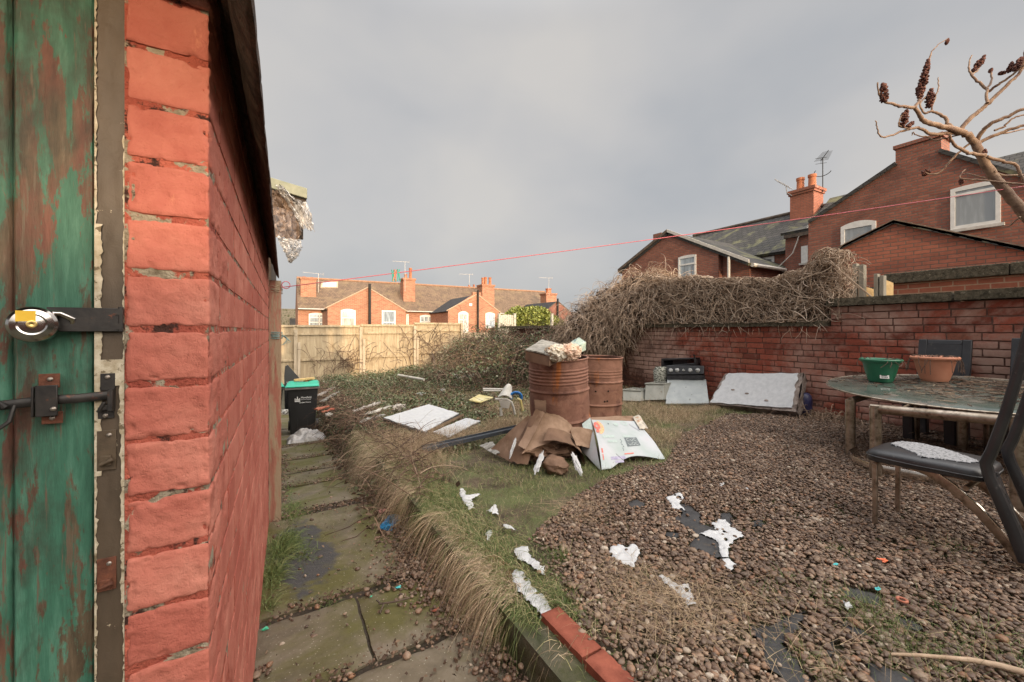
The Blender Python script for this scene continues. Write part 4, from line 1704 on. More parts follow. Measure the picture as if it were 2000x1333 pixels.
def outrigger(h, xl, xp, xr, zl, zp, zr, roofm, flat=0.0, verge='verge', brick='brick_orange', zb=-4.5):
    b = MB()
    if flat:
        prof = [(xl, zb), (xr, zb), (xr, zr), (xp + flat, zp - .05), (xp + flat, zp + .25), (xp - flat, zp + .25), (xp - flat, zp - .05), (xl, zl)]
    else:
        prof = [(xl, zb), (xr, zb), (xr, zr), (xp, zp), (xl, zl)]
    b.prism([(x, GY, z) for x, z in prof], (0, .24, 0))
    b.prism([(x, GY + .242, z - (.12 if z > 0 else 0)) for x, z in [(xl + .003, zb), (xr - .003, zb), (xr - .003, zr), (xp, zp), (xl + .003, zl)]], (0, EYW - GY - .25, 0))
    b.build('outrigger_wall', M[brick], h)
    for (xa, za) in ((xl, zl), (xr, zr)):
        s = 1 if xa > xp else -1
        dz = (zp - za) / abs(xp - xa)
        q = [(xp, GY + .02, zp + .02), (xa + s * .14, GY + .02, za - .14 * dz + .02), (xa + s * .14, RYW - .5, za - .14 * dz + .02), (xp, RYW - .5, zp + .02)]
        o = roof_slab(h, q, .09, M[roofm], 'outrigger_roof')
        v = MB()
        v.prism([(xp, GY - .03, zp + .11), (xa + s * .14, GY - .03, za - .14 * dz + .11), (xa + s * .14, GY - .03, za - .14 * dz + .02), (xp, GY - .03, zp + .02)], (0, .05, 0))
        v.build('verge', M[verge], o)


h1, r1 = terrace('terraced_house', 'left terraced house with skylight and broad orange brick gable beyond the fence', 1.05, 10.15)
outrigger(h1, 2.95, 5.95, 9.02, 1.73, 3.42, 1.62, 'tile_brown')
for (p0, p1, gl, ar) in (((665.5, 603.5), (694.5, 640), 'glass_lace', .12), ((745.5, 606.5), (772.5, 640), 'glass_curtain', 0)):
    a, c = onY(p0[0], p0[1], GY), onY(p1[0], p1[1], GY)
    window(h1, 'y', GY, a.x, c.x, c.z - .4, a.z, M[gl], arch=ar, rails=(.62,) if ar else (.45,), fw=.10)
a, c = onY(603, 611, EYW), onY(636, 640, EYW)
window(h1, 'y', EYW, a.x, c.x, c.z - .4, a.z, M['glass_curtain'], arch=.1, rails=(.5, .75), mull=(.62,), fw=.10)
a, c = onY(793.5, 614, EYW), onY(798, 640, EYW)
window(h1, 'y', EYW, a.x, c.x, c.z - .3, a.z, M['glass_lace'], rails=(), fw=.08)
b = MB()
p = onY(721.5, 560, GY)
b.tube([(p.x, GY - .13, -2), (p.x, GY - .13, 3.75)], .11, 10)
b.build('soil_pipe', M['pipe_black'], h1)
b = MB()
p = onY(636, 605, EYW)
b.tube([(p.x + .3, EYW - .45, -2), (p.x + .3, EYW - .45, p.z - .1), (p.x + .15, EYW - .3, p.z)], .05, 8)
b.build('drainpipe', M['pipe_black'], h1)
# skylight
def on_far_roof(px, py):
    d = ray(px, py)
    # plane z = EZ + .12 + (y-EYW)*PITCH
    t = (EZ + .10 - EYW * PITCH) / (d[2] - d[1] * PITCH)
    return Vector((d[0] * t, d[1] * t, d[2] * t))


q = [on_far_roof(*p) for p in ((626, 563), (660, 563), (660, 551.5), (628, 551.5))]
b = MB()
up = Vector((0, -.035, .05))
b.prism([p + up * .0 for p in q], up)
sk = b.build('skylight', M['verge'], r1)
b = MB()
c = sum(q, Vector()) / 4
b.prism([c + (p - c) * .80 + up * 1.02 for p in q], up * .06)
b.build('pane', M['glass_curtain'], sk)
p = on_far_roof(592, 577)
chimney(h1, 1.3, 2.55, p.y - .2, p.y + .9, p.z - .4, p.z + 1.62, M['brick_orange'], [(1.6, p.y + .3, .25), (2.2, p.y + .3, .22)])
aerial(h1, (2.75, p.y, p.z + .3), 1.75, math.radians(200), M['aerial_pale'], n=5, L=1.8, w=.4)
pa, pb = onY(788, 586, 40.2), onY(811, 586, 40.2)
chimney(h1, pa.x, pb.x, 40.2, 41.4, pa.z - .6, onY(800, 544, 40.2).z, M['brick_orange'], [(pa.x + .35, 40.7, .8), (pb.x - .35, 40.7, 1.9)], ph=.6, pr=.15)
pq = onY(791, 560, 40.0)
aerial(h1, (pq.x, 40.0, pq.z - .5), 3.0, math.radians(172), M['aerial_pale'], n=8, L=1.6, w=.3)

h2, r2 = terrace('terraced_house.001', 'middle terraced house with slate roofed outrigger and tall pair of pots', 10.15, 22.0)
outrigger(h2, 12.83, 15.7, 18.05, 1.75, 3.30, 1.72, 'slate_dark', flat=.45)
a, c = onY(895, 608, GY), onY(914.5, 640, GY)
window(h2, 'y', GY, a.x, c.x, c.z - .5, a.z, M['glass_lace'], arch=.2, rails=(.6,), mull=(.5,), fw=.10)
a, c = onY(948, 610.5, GY), onY(966, 640, GY)
window(h2, 'y', GY, a.x, c.x, c.z, a.z, M['glass_curtain'], arch=.12, rails=(.5,), fw=.10)
a, c = onY(820, 615, EYW), onY(845, 640, EYW)
window(h2, 'y', EYW, a.x, c.x, c.z - .3, a.z, M['glass_curtain'], arch=.12, rails=(.55,), mull=(.33, .66), fw=.10)
p = onY(932.5, 560, GY)
b = MB()
b.tube([(p.x, GY - .13, -2), (p.x, GY - .13, 3.75)], .09, 10)
b.build('soil_pipe', M['pipe_black'], h2)
p = onY(919, 595.5, GY)
b = MB()
b.box((p.x - .14, GY - .05, p.z - .12), (p.x + .14, GY - .003, p.z + .12))
b.build('wall_vent', M['white_frame'], h2)
pa, pb = onY(942, 590, 40.0), onY(965.5, 590, 40.0)
chimney(h2, pa.x, pb.x, 40.0, 41.3, pa.z - .4, onY(950, 556, 40.0).z, M['brick_orange'], [(pa.x + .3, 40.5, .9), (pa.x + .65, 40.5, 1.0), (pb.x - .3, 40.5, 1.0)], ph=.9, pr=.16)
p = onY(921, 565, 43.8)
chimney(h2, p.x - .7, p.x + .8, 43.4, 44.2, 4.2, onY(921, 563, 43.8).z, M['brick_red'], [(p.x - .3, 43.8, .8), (p.x + .3, 43.8, 1.)], 'back_chimney')
aerial(h2, (p.x - .5, 43.3, 5.2), 1.4, math.radians(160), M['aerial_pale'], n=5, L=1.6, w=.3, name='back_aerial')

h3, r3 = terrace('terraced_house.002', 'right terraced house in part shadow with a single aerial on its chimney', 22.0, 29.6)
outrigger(h3, 23.2, 25.0, 27.0, 1.75, 3.0, 1.7, 'slate_dark', verge='verge_dark', brick='brick_red')
pa, pb = onY(1067, 588, 37.5), onY(1087, 588, 37.5)
chimney(h3, pa.x, pb.x, 37.5, 38.7, pa.z - 1.2, onY(1075, 573, 37.5).z, M['brick_orange'], [((pa.x + pb.x) / 2, 38.1, 1.0)], ph=.6, pr=.34)
pq = onY(1073, 565, 37.2)
aerial(h3, (pq.x, 37.3, pq.z - .8), 2.1, math.radians(165), M['aerial_pale'], n=7, L=1.6, w=.3)
b = MB()
p = onY(1088, 590, GY)
b.tube([(p.x, GY - .13, -2), (p.x, GY - .13, 3.3)], .10, 10)
b.build('soil_pipe', M['pipe_black'], h3)

# grey building glimpsed beside the terrace
gb = empty('grey_building', (-.6, 60, -4.5), 'pale grey building glimpsed between the timber post and the terrace', 'building')
b = MB()
p0, p1 = onY(540, 603, 60), onY(583, 603, 60)
b.box((p0.x, 60, -5), (p1.x + 1.5, 64, p0.z))
b.build('wall', M['old_concrete'], gb)
p0, p1 = onY(566, 622, 59.8), onY(582, 640, 59.8)
b = MB()
b.box((p0.x, 59.7, p1.z - 1), (p1.x, 59.95, p0.z))
b.build('dark_door', M['slate_dark'], gb)

# ------------------------------------------------------------------ right hand neighbours (faces on planes of constant X)
def xgable(h, X, pts, th, brick, name='gable_wall'):
    """pts in photo px on plane X, extruded away"""
    b = MB()
    b.prism([onX(px, py, X) for px, py in pts], (th, 0, 0))
    return b.build(name, brick, h)


hd = empty('gabled_house', (15.5, 11, -4.5), 'smaller red brick gabled house beyond the vines, left of the slate roof', 'house')
GXD = 14.0
yL, yP, yR = onX(1215, 527, GXD).y, onX(1305, 455, GXD).y, onX(1465, 515, GXD).y
zL, zP, zR = onX(1215, 527, GXD).z, onX(1305, 455, GXD).z, onX(1465, 515, GXD).z
yM, zM = onX(1403, 487, GXD).y, onX(1403, 487, GXD).z
b = MB()
zM = zP + (zR - zP) * (yM - yP) / (yR - yP) - .02
b.prism([(GXD, yL, -4.5), (GXD, yL, zL - .12), (GXD, yP, zP - .03), (GXD, yM, zM - .03), (GXD, yM, -4.5)], (5.5, 0, 0))
b.prism([(GXD + .25, yR + .15, -4.5), (GXD + .25, yR + .15, zR - .02), (GXD + .25, yM - .01, zM - .06), (GXD + .25, yM - .01, -4.5)], (5.2, 0, 0))
b.box((GXD + .05, onX(1290, 460, GXD).y, zP - .35), (GXD + .7, onX(1274, 460, GXD).y, onX(1280, 462, GXD).z + .12))
b.build('wall', M['brick_red'], hd)
for (ya, za, yb, zb2) in ((yP, zP, yL + .2, zL - .10), (yP, zP, yR, zR)):
    q = [(GXD - .05, ya, za + .02), (GXD - .05, yb, zb2 + .02), (GXD + 5.6, yb, zb2 + .02), (GXD + 5.6, ya, za + .02)]
    o = roof_slab(hd, q, .10, M['slate_moss'])
    v = MB()
    v.prism([(GXD - .09, ya, za + .14), (GXD - .09, yb, zb2 + .14), (GXD - .09, yb, zb2 + .02), (GXD - .09, ya, za + .02)], (.045, 0, 0))
    v.build('verge', M['verge_dark'] if yb > yP else M['gutter_white'], o)
b = MB()
b.tube([(GXD + .05, yR - .05, zR - .05), (GXD + 3, yR - .05, zR - .07)], .07, 8)
b.tube([(GXD - .05, onX(1425, 500, GXD).y, zM - .25), (GXD - .05, onX(1425, 500, GXD).y, -2)], .05, 8)
b.build('gutter', M['gutter_white'], hd)
a, c = onX(1325.5, 500, GXD), onX(1360, 500, GXD)
window(hd, 'x', GXD, c.y, a.y, onX(1342, 546, GXD).z, onX(1342, 499, GXD).z, M['glass_curtain'], arch=.04, rails=(.62,), fw=.075)

hf = empty('slate_roofed_house', (18.5, 10, -4.5), 'long red brick house under the mossy slate roof with twin pot chimney', 'house')
WX, RX, REZ, RRZ = 17.0, 20.0, 3.16, 5.22
y0, y1 = 5.9, 14.3
b = MB()
b.box((WX, y0, -4.5), (RX + 3, y1, REZ))
b.prism([(WX + .1, y1 - .1, REZ), (RX + 2.9, y1 - .1, REZ), (RX, y1 - .1, RRZ - .05)], (0, -.2, 0))
ys_, ye_ = onX(1580, 460, 16.2).y, onX(1534, 460, 16.2).y
b.box((16.2, ys_ - .2, -4.5), (WX + .6, ye_, 3.55))
b.build('wall', M['brick_red'], hf)
pt = (RRZ - REZ) / (RX - WX)
rf = roof_slab(hf, [(WX - .2, y0, REZ - .2 * pt + .05), (WX - .2, y1 + .1, REZ - .2 * pt + .05), (RX, y1 + .1, RRZ + .05), (RX, y0, RRZ + .05)], .12, M['slate_moss'])
roof_slab(hf, [(RX + .01, y0, RRZ + .05), (RX + .01, y1 + .1, RRZ + .05), (RX + 3.2, y1 + .1, REZ), (RX + 3.2, y0, REZ)], .12, M['slate_moss'], 'back_roof')
b = MB()
b.tube([(RX, y0, RRZ + .08), (RX, y1 + .08, RRZ + .08)], .09, 8)
b.build('ridge_tiles', M['verge_dark'], rf)
roof_slab(hf, [(16.05, ys_ - .2, 3.60), (16.05, ye_ + .1, 3.60), (18.2, ye_ + .1, 4.2), (18.2, ys_ - .2, 4.2)], .10, M['slate_moss'], 'raised_roof')
b = MB()
b.box((16.08, ys_ - .1, 3.38), (16.19, ye_, 3.52))
b.build('gutter', M['verge_dark'], hf)
for (p0, p1, X) in (((1470, 507), (1513, 540), WX), ((1565.5, 482), (1578, 513), 16.2)):
    a, c = onX(p0[0], p0[1], X), onX(p1[0], p1[1], X)
    window(hf, 'x', X, c.y, a.y, min(a.z, c.z) - .0 if c.z < a.z else c.z - 1.0, a.z, M['glass_curtain'], rails=(.6,) if X == WX else (), fw=.10)
cy0, cy1 = 8.22, 9.12
cz = onX(1590, 362, 19.3).z
ch = chimney(hf, 19.3, 20.15, cy0, cy1, 4.2, cz, M['brick_red_warm'], [(19.72, 8.45, 1.0), (19.72, 8.9, 1.0)], ph=.62, pr=.15)
for (px, py, yaw, n, L_) in ((1607, 376, 200, 9, .9), (1548, 392, 215, 5, 1.4)):
    p = onX(px, py, 19.9 if px > 1600 else 19.2)
    if px > 1600:
        ob = aerial(hf, (p.x, p.y, p.z), onX(1607, 308, 19.9).z - p.z, math.radians(215), M['pipe_black'], n=9, L=1.1, w=.5)
        b = MB()
        zc = onX(1607, 335, 19.9).z
        b.tube([(p.x, p.y + .32 * math.cos(a_), zc + .2 * math.sin(a_)) for a_ in [math.radians(200 + 14 * i) for i in range(15)]], .015, 5)
        b.build('aerial_loop', M['pipe_black'], hf)
    else:
        b = MB()
        q = [onX(1513, 351, 19.2), onX(1548, 370, 19.2)]
        b.tube(q, .015, 6)
        for i in range(8):
            c = q[0].lerp(q[1], .1 + .8 * i / 8)
            b.tube([c + Vector((-.12, 0, .06)), c + Vector((.12, 0, -.06))], .008, 5)
        b.tube([onX(1535, 363, 19.2), onX(1537, 377, 19.2), onX(1547, 383, 19.25)], .018, 6)
        b.build('side_aerial', M['aerial'], hf)
b = MB()
P = [onX(px, py, 16.1) for px, py in ((1578, 440), (1574, 456), (1560, 462), (1557, 472), (1548, 495), (1535, 508), (1518, 524), (1505, 540))]
b.tube(P, .022, 5)
b.build('cable', M['gutter_white'], hf)

hg = empty('big_gable_house', (16, 4, -4.5), 'large red brick gable house with two white windows behind the bare tree', 'house')
GX = 14.0
pl = [onX(*p, GX) for p in ((1579, 433), (1749, 318), (1749, 291), (1838, 268), (1838.5, 292), (2150, 385))]
b = MB()
b.prism([(GX, pl[0].y, -4.5)] + [tuple(p) for p in pl] + [(GX, pl[-1].y, -4.5)], (.24, 0, 0))
b.prism([(GX + .242, pl[0].y - .003, -4.5)] + [(GX + .242, pl[0].y - .003, pl[0].z - .1), (GX + .242, pl[1].y, pl[1].z - .1), (GX + .242, pl[4].y, pl[4].z - .1), (GX + .242, pl[5].y, pl[5].z - .1)] + [(GX + .242, pl[-1].y, -4.5)], (8, 0, 0))
b.build('wall', M['brick_red'], hg)
for a_, c_, vm in ((pl[0], pl[1], 'verge_dark'), (pl[4], pl[5], 'verge_dark')):
    q = [(GX - .06, a_.y, a_.z + .01), (GX - .06, c_.y, c_.z + .01), (GX + 6, c_.y, c_.z + .01), (GX + 6, a_.y, a_.z + .01)]
    roof_slab(hg, q, .09, M['slate_moss'])
b = MB()
c0, c1 = pl[2], pl[3]
b.box((GX - .04, min(c0.y, c1.y) - .04, c0.z - .02), (GX + .7, max(c0.y, c1.y) + .04, c0.z + .07))
b.box((GX + .25, min(c0.y, c1.y), c0.z - 1.4), (GX + .66, max(c0.y, c1.y), c0.z - .022))
b.build('chimney_stack', M['brick_red'], hg)
# main range behind it
b = MB()
yy0, yy1 = -5.0, 8.0
b.box((17.6, yy0, -4.5), (23.0, 5.6, 3.4))
b.build('main_wall', M['brick_red'], hg)
rq = 5.62
roof_slab(hg, [(17.2, yy0, 3.3), (17.2, yy1, 3.3), (20.2, yy1, rq), (20.2, yy0, rq)], .12, M['slate_moss'], 'main_roof')
roof_slab(hg, [(20.21, yy0, rq), (20.21, yy1, rq), (23.3, yy1, 3.3), (23.3, yy0, 3.3)], .12, M['slate_moss'], 'back_roof')
a, c = onX(1857, 362, GX), onX(1955, 440, GX)
window(hg, 'x', GX, c.y, a.y, onX(1905, 443, GX).z, onX(1905, 359, GX).z, M['glass_pale'], arch=.03, rails=(.80,), fw=.075)
a, c = onX(1643, 440, GX), onX(1711.5, 430, GX)
window(hg, 'x', GX, c.y, a.y, onX(1677, 486, GX).z, onX(1677, 432, GX).z, M['glass_pale'], arch=.09, rails=(.12,), fw=.09)

he = empty('low_extension', (11, 3, -4.5), 'low red brick gabled extension in front of the big gable house', 'building')
EX = 10.0
pl = [onX(*p, EX) for p in ((1640, 484), (1747, 431.5), (1860, 452), (2150, 515))]
b = MB()
b.prism([(EX, pl[0].y, -4.5)] + [tuple(p) for p in pl] + [(EX, pl[-1].y, -4.5)], (.24, 0, 0))
b.box((EX + .242, pl[-1].y, -4.5), (GX - .01, pl[0].y - .01, pl[0].z - .35))
b.build('wall', M['brick_red_warm'], he)
for a_, c_ in ((pl[0], pl[1]), (pl[1], pl[3])):
    q = [(EX - .05, a_.y, a_.z + .005), (EX - .05, c_.y, c_.z + .005), (EX + 3.9, c_.y, c_.z + .005), (EX + 3.9, a_.y, a_.z + .005)]
    roof_slab(he, q, .055, M['slate_moss'])
b = MB()
for k in range(26):
    u = k / 26
    p = pl[1].lerp(pl[3], u)
    p2 = pl[1].lerp(pl[3], u + 1 / 26)
    k1, k2 = .03 + .025 * R_.random(), .012 * R_.random()
    b.prism([(EX - .05, p2.y, p2.z - k1), (EX - .05, p.y, p.z - k1), (EX - .05, p.y, p.z + .02 + k2), (EX - .05, p2.y, p2.z + .02 + k2)], (.046, 0, 0))
for k in range(8):
    u = k / 8
    p = pl[0].lerp(pl[1], u)
    p2 = pl[0].lerp(pl[1], u + .125)
    b.prism([(EX - .05, p2.y, p2.z - .04), (EX - .05, p.y, p.z - .04), (EX - .05, p.y, p.z + .02), (EX - .05, p2.y, p2.z + .02)], (.046, 0, 0))
b.build('verge', nmat('verge_worn', (.16, .11, .08), (.30, .22, .16), 9, .9, bump=.4), he)

# rear alley wall (orange, mossy coping) and the plywood box
aw = empty('alley_wall', (8.5, 1.5, -2), 'orange brick wall with thick mossy coping behind the yard wall', 'wall')
AX = 8.5
b = MB()
c0, c1, c2 = onX(1736, 556, AX), onX(1736, 541, AX), onX(2150, 517, AX)
z1 = c0.z
b.box((AX, -2.5, -2.5), (AX + .24, c0.y, z1))
b.build('wall', M['brick_new'], aw)
b = MB()
for k in range(5):
    ya = c0.y + .05 - k * 1.3
    b.box((AX - .06, ya - 1.29, z1 + .002), (AX + .3, ya, z1 + .17 + .01 * nz(k, 2)))
ye = onX(1640, 556, AX).y
b.box((AX + .02, c0.y + .06, z1 - .16), (AX + .2, ye, z1 - .02))
M['coping_moss'] = nmat('coping_mossy', (.05, .042, .028), (.15, .125, .085), 22, .95, bump=1.0, bscale=60, bdist=.02, c3=(.25, .22, .16), s3=34, t3=(.6, .66))
b.build('coping', M['coping_moss'], aw, smooth=0, bevel=.015)

M['h_post'] = nmat('grey_post', (.24, .21, .16), (.36, .32, .25), 9, .85, bump=.4, stretch=(1, 1, .2))
M['plywood'] = nmat('plywood', (.50, .33, .14), (.62, .43, .20), 8, .75, bump=.2, stretch=(1, 1, 3))
for i, (pxa, pxb, yt, lab) in enumerate(((1664, 1687, 517, 'tall grey notched timber post beside the dead vine on the right'), (1706, 1726, 537, 'shorter grey timber post between the two plywood boards'))):
    X = 7.3
    a, c = onX(pxa, yt, X), onX(pxb, yt, X)
    e = empty('notched_post' if i == 0 else 'notched_post.001', (X, (a.y + c.y) / 2, -1.4), lab, 'post', 'grey posts above the yard wall')
    b = MB()
    ym = (a.y + c.y) / 2
    w = abs(a.y - c.y)
    b.box((X, c.y, -1.4), (X + .1, c.y + w * .42, a.z - .02))
    b.box((X + .03, c.y + w * .42, -1.4), (X + .1, c.y + w * .6, a.z - .03))
    b.box((X + .004, c.y + w * .6, -1.4), (X + .1, a.y, a.z + .01))
    b.build('post', M['h_post'], e, bevel=.006)
for i, (pts, lab) in enumerate(((((1687, 559.5), (1716, 568), (1716, 600), (1687, 600)), 'plywood board left of the shorter post, above the wall'), (((1727, 546), (1745, 553), (1745, 600), (1727, 600)), 'plywood board right of the shorter post, above the wall'))):
    X0 = 7.42
    p0 = onX(*pts[0], X0)
    d = ray(*pts[1])
    # board runs away along +X from the post
    t = p0.y / d[1]
    p1 = Vector((d[0] * t, p0.y, d[2] * t))
    b = MB()
    b.prism([(p0.x, p0.y, -1), (p1.x, p0.y, -1), (p1.x, p0.y, p1.z), (p0.x, p0.y, p0.z)], (0, .018, 0))
    o = b.build('plywood_board' if i == 0 else 'plywood_board.001', M['plywood'])
    tag(o, lab, 'board', 'plywood boards above the yard wall')

# ------------------------------------------------------------------ yard wall on the right
def yard_wall_mat():
    m, t, b = newmat('yard_wall_brick', .95, spec=.12)
    v = objco(t)
    a = N(t, 'ShaderNodeAttribute')
    a.attribute_name = 'tint'
    col = ramp_n(t, a.outputs['Fac'], [(0, (.16, .05, .035)), (.35, (.25, .066, .043)), (.7, (.32, .09, .058)), (1, (.26, .10, .066))])
    col = mix_n(t, thresh(t, noise_n(t, v, 22, 6, .7), .5, .78), col, (.11, .06, .045))
    # bare, unpainted stretch towards the far end
    s = N(t, 'ShaderNodeSeparateXYZ')
    tc = N(t, 'ShaderNodeTexCoord')
    t.links.new(tc.outputs['Object'], s.inputs[0])
    ad = N(t, 'ShaderNodeMath', operation='MULTIPLY_ADD')
    t.links.new(noise_n(t, v, 1.6, 5), ad.inputs[0])
    ad.inputs[1].default_value = 3.0
    t.links.new(s.outputs['Y'], ad.inputs[2])
    bare = ramp_n(t, noise_n(t, v, 4.5, 6, .7), [(.35, (.06, .035, .028)), (.55, (.14, .065, .045)), (.68, (.27, .13, .085))])
    col = mix_n(t, thresh(t, ad.outputs[0], 2.2, 3.1), col, bare)
    # lime bloom, in drifts
    f = noise_n(t, v, .95, 5, .6, .7)
    f2 = noise_n(t, v, 9, 6, .75)
    ml = N(t, 'ShaderNodeMath', operation='MULTIPLY_ADD')
    t.links.new(f2, ml.inputs[0])
    ml.inputs[1].default_value = .25
    t.links.new(f, ml.inputs[2])
    col = mix_n(t, thresh(t, ml.outputs[0], .60, .78), col, (.42, .27, .215))
    t.links.new(col, b.inputs['Base Color'])
    n1 = bump_n(t, b, noise_n(t, v, 140, 5, .7), .5, .004)
    bump_n(t, b, noise_n(t, v, 30, 5, .7), .5, .01, n1)
    return m


M['yard_brick'] = yard_wall_mat()
M['yard_mortar'] = nmat('yard_mortar', (.10, .055, .042), (.20, .11, .085), 12, .95, bump=.8, bscale=60, bdist=.01, c3=(.2, .13, .1), s3=5, t3=(.58, .7))
WXY = 6.45
yStep = onX(1622, 600, WXY).y
zlow, zhigh = onX(1622, 638, WXY).z, onX(1622, 599.5, WXY).z
yw = empty('yard_wall', (WXY, 4, -1.3), 'dark red painted brick wall with bleached patches along the right of the yard', 'wall')
V, F, T = [], [], []
k = 0
HH = .0865
zt = zhigh
while zt - k * HH > -1.35:
    z1 = zt - k * HH
    z0 = z1 - HH
    yend = 11.5 if z1 < zlow + .01 else yStep
    header = (k % 4 == 3)
    y = -1.2 - .26 * R_.random()
    while y < yend:
        L_ = .131 if (header and R_.random() < .8) or R_.random() < .06 else .262
        y1 = min(y + L_, yend)
        if y1 - y > .04:
            j = .0045
            dx = .006 * (R_.random() - .5)
            if R_.random() < .03: dx += .012
            v, f = brick_block((WXY + dx, y + j, z0 + j + .003 * nz(y * 3, k, 1)), (WXY + .1, y1 - j, z1 - j + .003 * nz(y * 3, k + 9, 1)), (1, 5, 3), r=.006, amp=.004, seed=k + y)
            b0 = len(V)
            V.extend([tuple(p) for p in v])
            F.extend([tuple(i + b0 for i in q) for q in f])
            T.extend([R_.random()] * len(v))
        y = y1
    k += 1
mesh_np('wall', np.array(V), np.array(F), M['yard_brick'], yw, attr={'tint': np.array(T)})
b = MB()
b.grid(lambda u, v: (WXY + .012 + .006 * nz(u * 90, v * 30, 1), 11.5 - 12.8 * u, -1.4 + (zlow + 1.38) * v), 200, 40)
b.grid(lambda u, v: (WXY + .012 + .006 * nz(u * 60, v * 9, 1), yStep - .004 - (yStep + 1.3) * u, zlow - .02 + (zhigh - zlow + .018) * v), 60, 10)
b.box((WXY + .02, -1.3, -1.4), (WXY + .22, 11.5, zlow - .004))
b.box((WXY + .02, -1.3, zlow - .01), (WXY + .22, yStep - .006, zhigh - .004))
b.build('mortar', M['yard_mortar'], yw, smooth=60)
b = MB()
y = yStep + .002
k = 0
while y < 11.2:
    L_ = 1.05
    dz, tl = .008 * nz(k, 3, 1.7), .01 * nz(k, 9, 1.3)
    b.grid(lambda u, v, y=y, dz=dz: (WXY - .06 + .008 * nz(u * 30 + y * 30, v * 3, 1), y + .006 + (L_ - .012) * u, zlow + .004 + dz + .075 * v + .006 * nz(u * 20, v * 4, 1, y)), 40, 4)
    b.box((WXY - .055, y + .006, zlow + .006 + dz), (WXY + .30, y + L_ - .006, zlow + .078 + dz))
    y += L_
    k += 1
y = yStep + .12
k = 0
for (ya, yb2) in ((onX(1862, 580, WXY).y, yStep + .02), (onX(2060, 575, WXY).y, onX(1868, 580, WXY).y), (-1.2, onX(2060, 575, WXY).y - .01)):
    dz = .006 * (k == 1) 
    b.grid(lambda u, v: (WXY - .075 + .008 * nz(u * 50, v * 3, 1, k), ya + (yb2 - ya) * u, zhigh + .004 + dz + .10 * v + .008 * nz(u * 30, v * 4, 1, k)), 60, 5)
    b.box((WXY - .07, ya + .003, zhigh + .006 + dz), (WXY + .30, yb2 - .003, zhigh + .104 + dz))
    k += 1
b.build('coping', M['coping_moss'], yw, smooth=60)

# ------------------------------------------------------------------ unseen buildings added behind the camera to shade the yard from the low sun
def hblock(name, label, x0, x1, y, top, dep, cat_='building'):
    e = empty(name, ((x0 + x1) / 2, y, -1.3), label, cat_)
    b = MB()
    b.box((x0, y - dep, -1.4), (x1, y, top - .25))
    b.build('wall', M['brick_red'], e)
    b = MB()
    b.prism([(x0 - .1, y + .1, top - .25), (x0 - .1, y - dep - .1, top - .25), (x0 - .1, y - dep * .5, top)], (x1 - x0 + .2, 0, 0))
    b.build('roof', M['slate_dark'], e)
    b = MB()
    b.box((x0 + .8, y + .004, -1.3), (x0 + 1.6, y + .03, .2 if top < 1.3 else .6))
    b.build('door', M['door'], e)
    return e


k_ = math.tan(SUN_EL) / math.cos(SUN_AZ)
hblock('shade_block_low', 'unseen low red brick block with slate roof, added behind the camera to shade the yard', -9, 2.4, -5.2, .106 + k_ * (.83 + 6.2), 2.0)
hblock('shade_block_tall', 'unseen taller red brick block with slate roof, added behind the camera to shade the yard', 2.6, 13.5, -5.2, 2.55, 3.0)
# ------------------------------------------------------------------ drums
def rust_mat(name, c1, c2, c3):
    m, t, b = newmat(name, .75, .1)
    v = objco(t)
    s = objco(t, (1, 1, .2))
    col = ramp_n(t, noise_n(t, v, 7, 7, .65, .6), [(.3, c1), (.55, c2), (.75, c3)])
    col = mix_n(t, thresh(t, noise_n(t, s, 6, 5, .6, .3), .62, .68), col, (.34, .12, .035))
    col = mix_n(t, thresh(t, noise_n(t, v, 3.1, 7, .7, .5), .50, .64), col, (.10, .045, .032))
    t.links.new(col, b.inputs['Base Color'])
    n1 = bump_n(t, b, noise_n(t, v, 150, 5, .7), .5, .003)
    bump_n(t, b, noise_n(t, v, 20, 5, .7), .35, .01, n1)
    return m


M['rust1'] = rust_mat('rust_red', (.16, .078, .055), (.24, .12, .085), (.31, .175, .125))
M['rust2'] = rust_mat('rust_brown', (.17, .082, .052), (.26, .13, .088), (.32, .18, .12))
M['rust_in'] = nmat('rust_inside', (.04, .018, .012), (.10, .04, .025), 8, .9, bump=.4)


def drum(c, r, z1, tilt, ribs, hoops, mat, inm, label):
    e = empty('oil_drum', c, label, 'drum', 'rusty oil drums in the yard')
    H = z1 - c.z
    prof = []
    n = 150
    for i in range(n + 1):
        z = H * i / n
        rr = r
        for h in hoops:
            rr += .013 * math.exp(-((z / H - h) / .012) ** 2)
        for (a, bb, cnt, amp) in ribs:
            if a < z / H < bb:
                u = (z / H - a) / (bb - a)
                rr += amp * (.5 - .5 * math.cos(2 * math.pi * cnt * u)) - amp * .3
        if z / H > .988: rr += .006
        prof.append((rr, z))
    Mx = Matrix.Rotation(tilt[0], 4, 'X') @ Matrix.Rotation(tilt[1], 4, 'Y')
    b = MB()
    b.lathe(prof, c, 72, Mx)
    # dents
    b.v = [(v[0] + .010 * nz(v[0] * 5, v[2] * 4, 1, c.x) * 1.4, v[1] + .010 * nz(v[1] * 5, v[2] * 4, 1, 5), v[2]) for v in b.v]
    o = b.build('body', mat, e, smooth=60)
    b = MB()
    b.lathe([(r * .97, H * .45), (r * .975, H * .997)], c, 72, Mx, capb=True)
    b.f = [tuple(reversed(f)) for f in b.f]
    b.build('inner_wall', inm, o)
    b = MB()
    P = []
    for j in range(73):
        a = 2 * math.pi * j / 72
        P.append(c + Mx @ Vector(((r + .004) * math.cos(a), (r + .004) * math.sin(a), H)))
    b.tube(P, .009, 8)
    b.build('rim', mat, o)
    return e


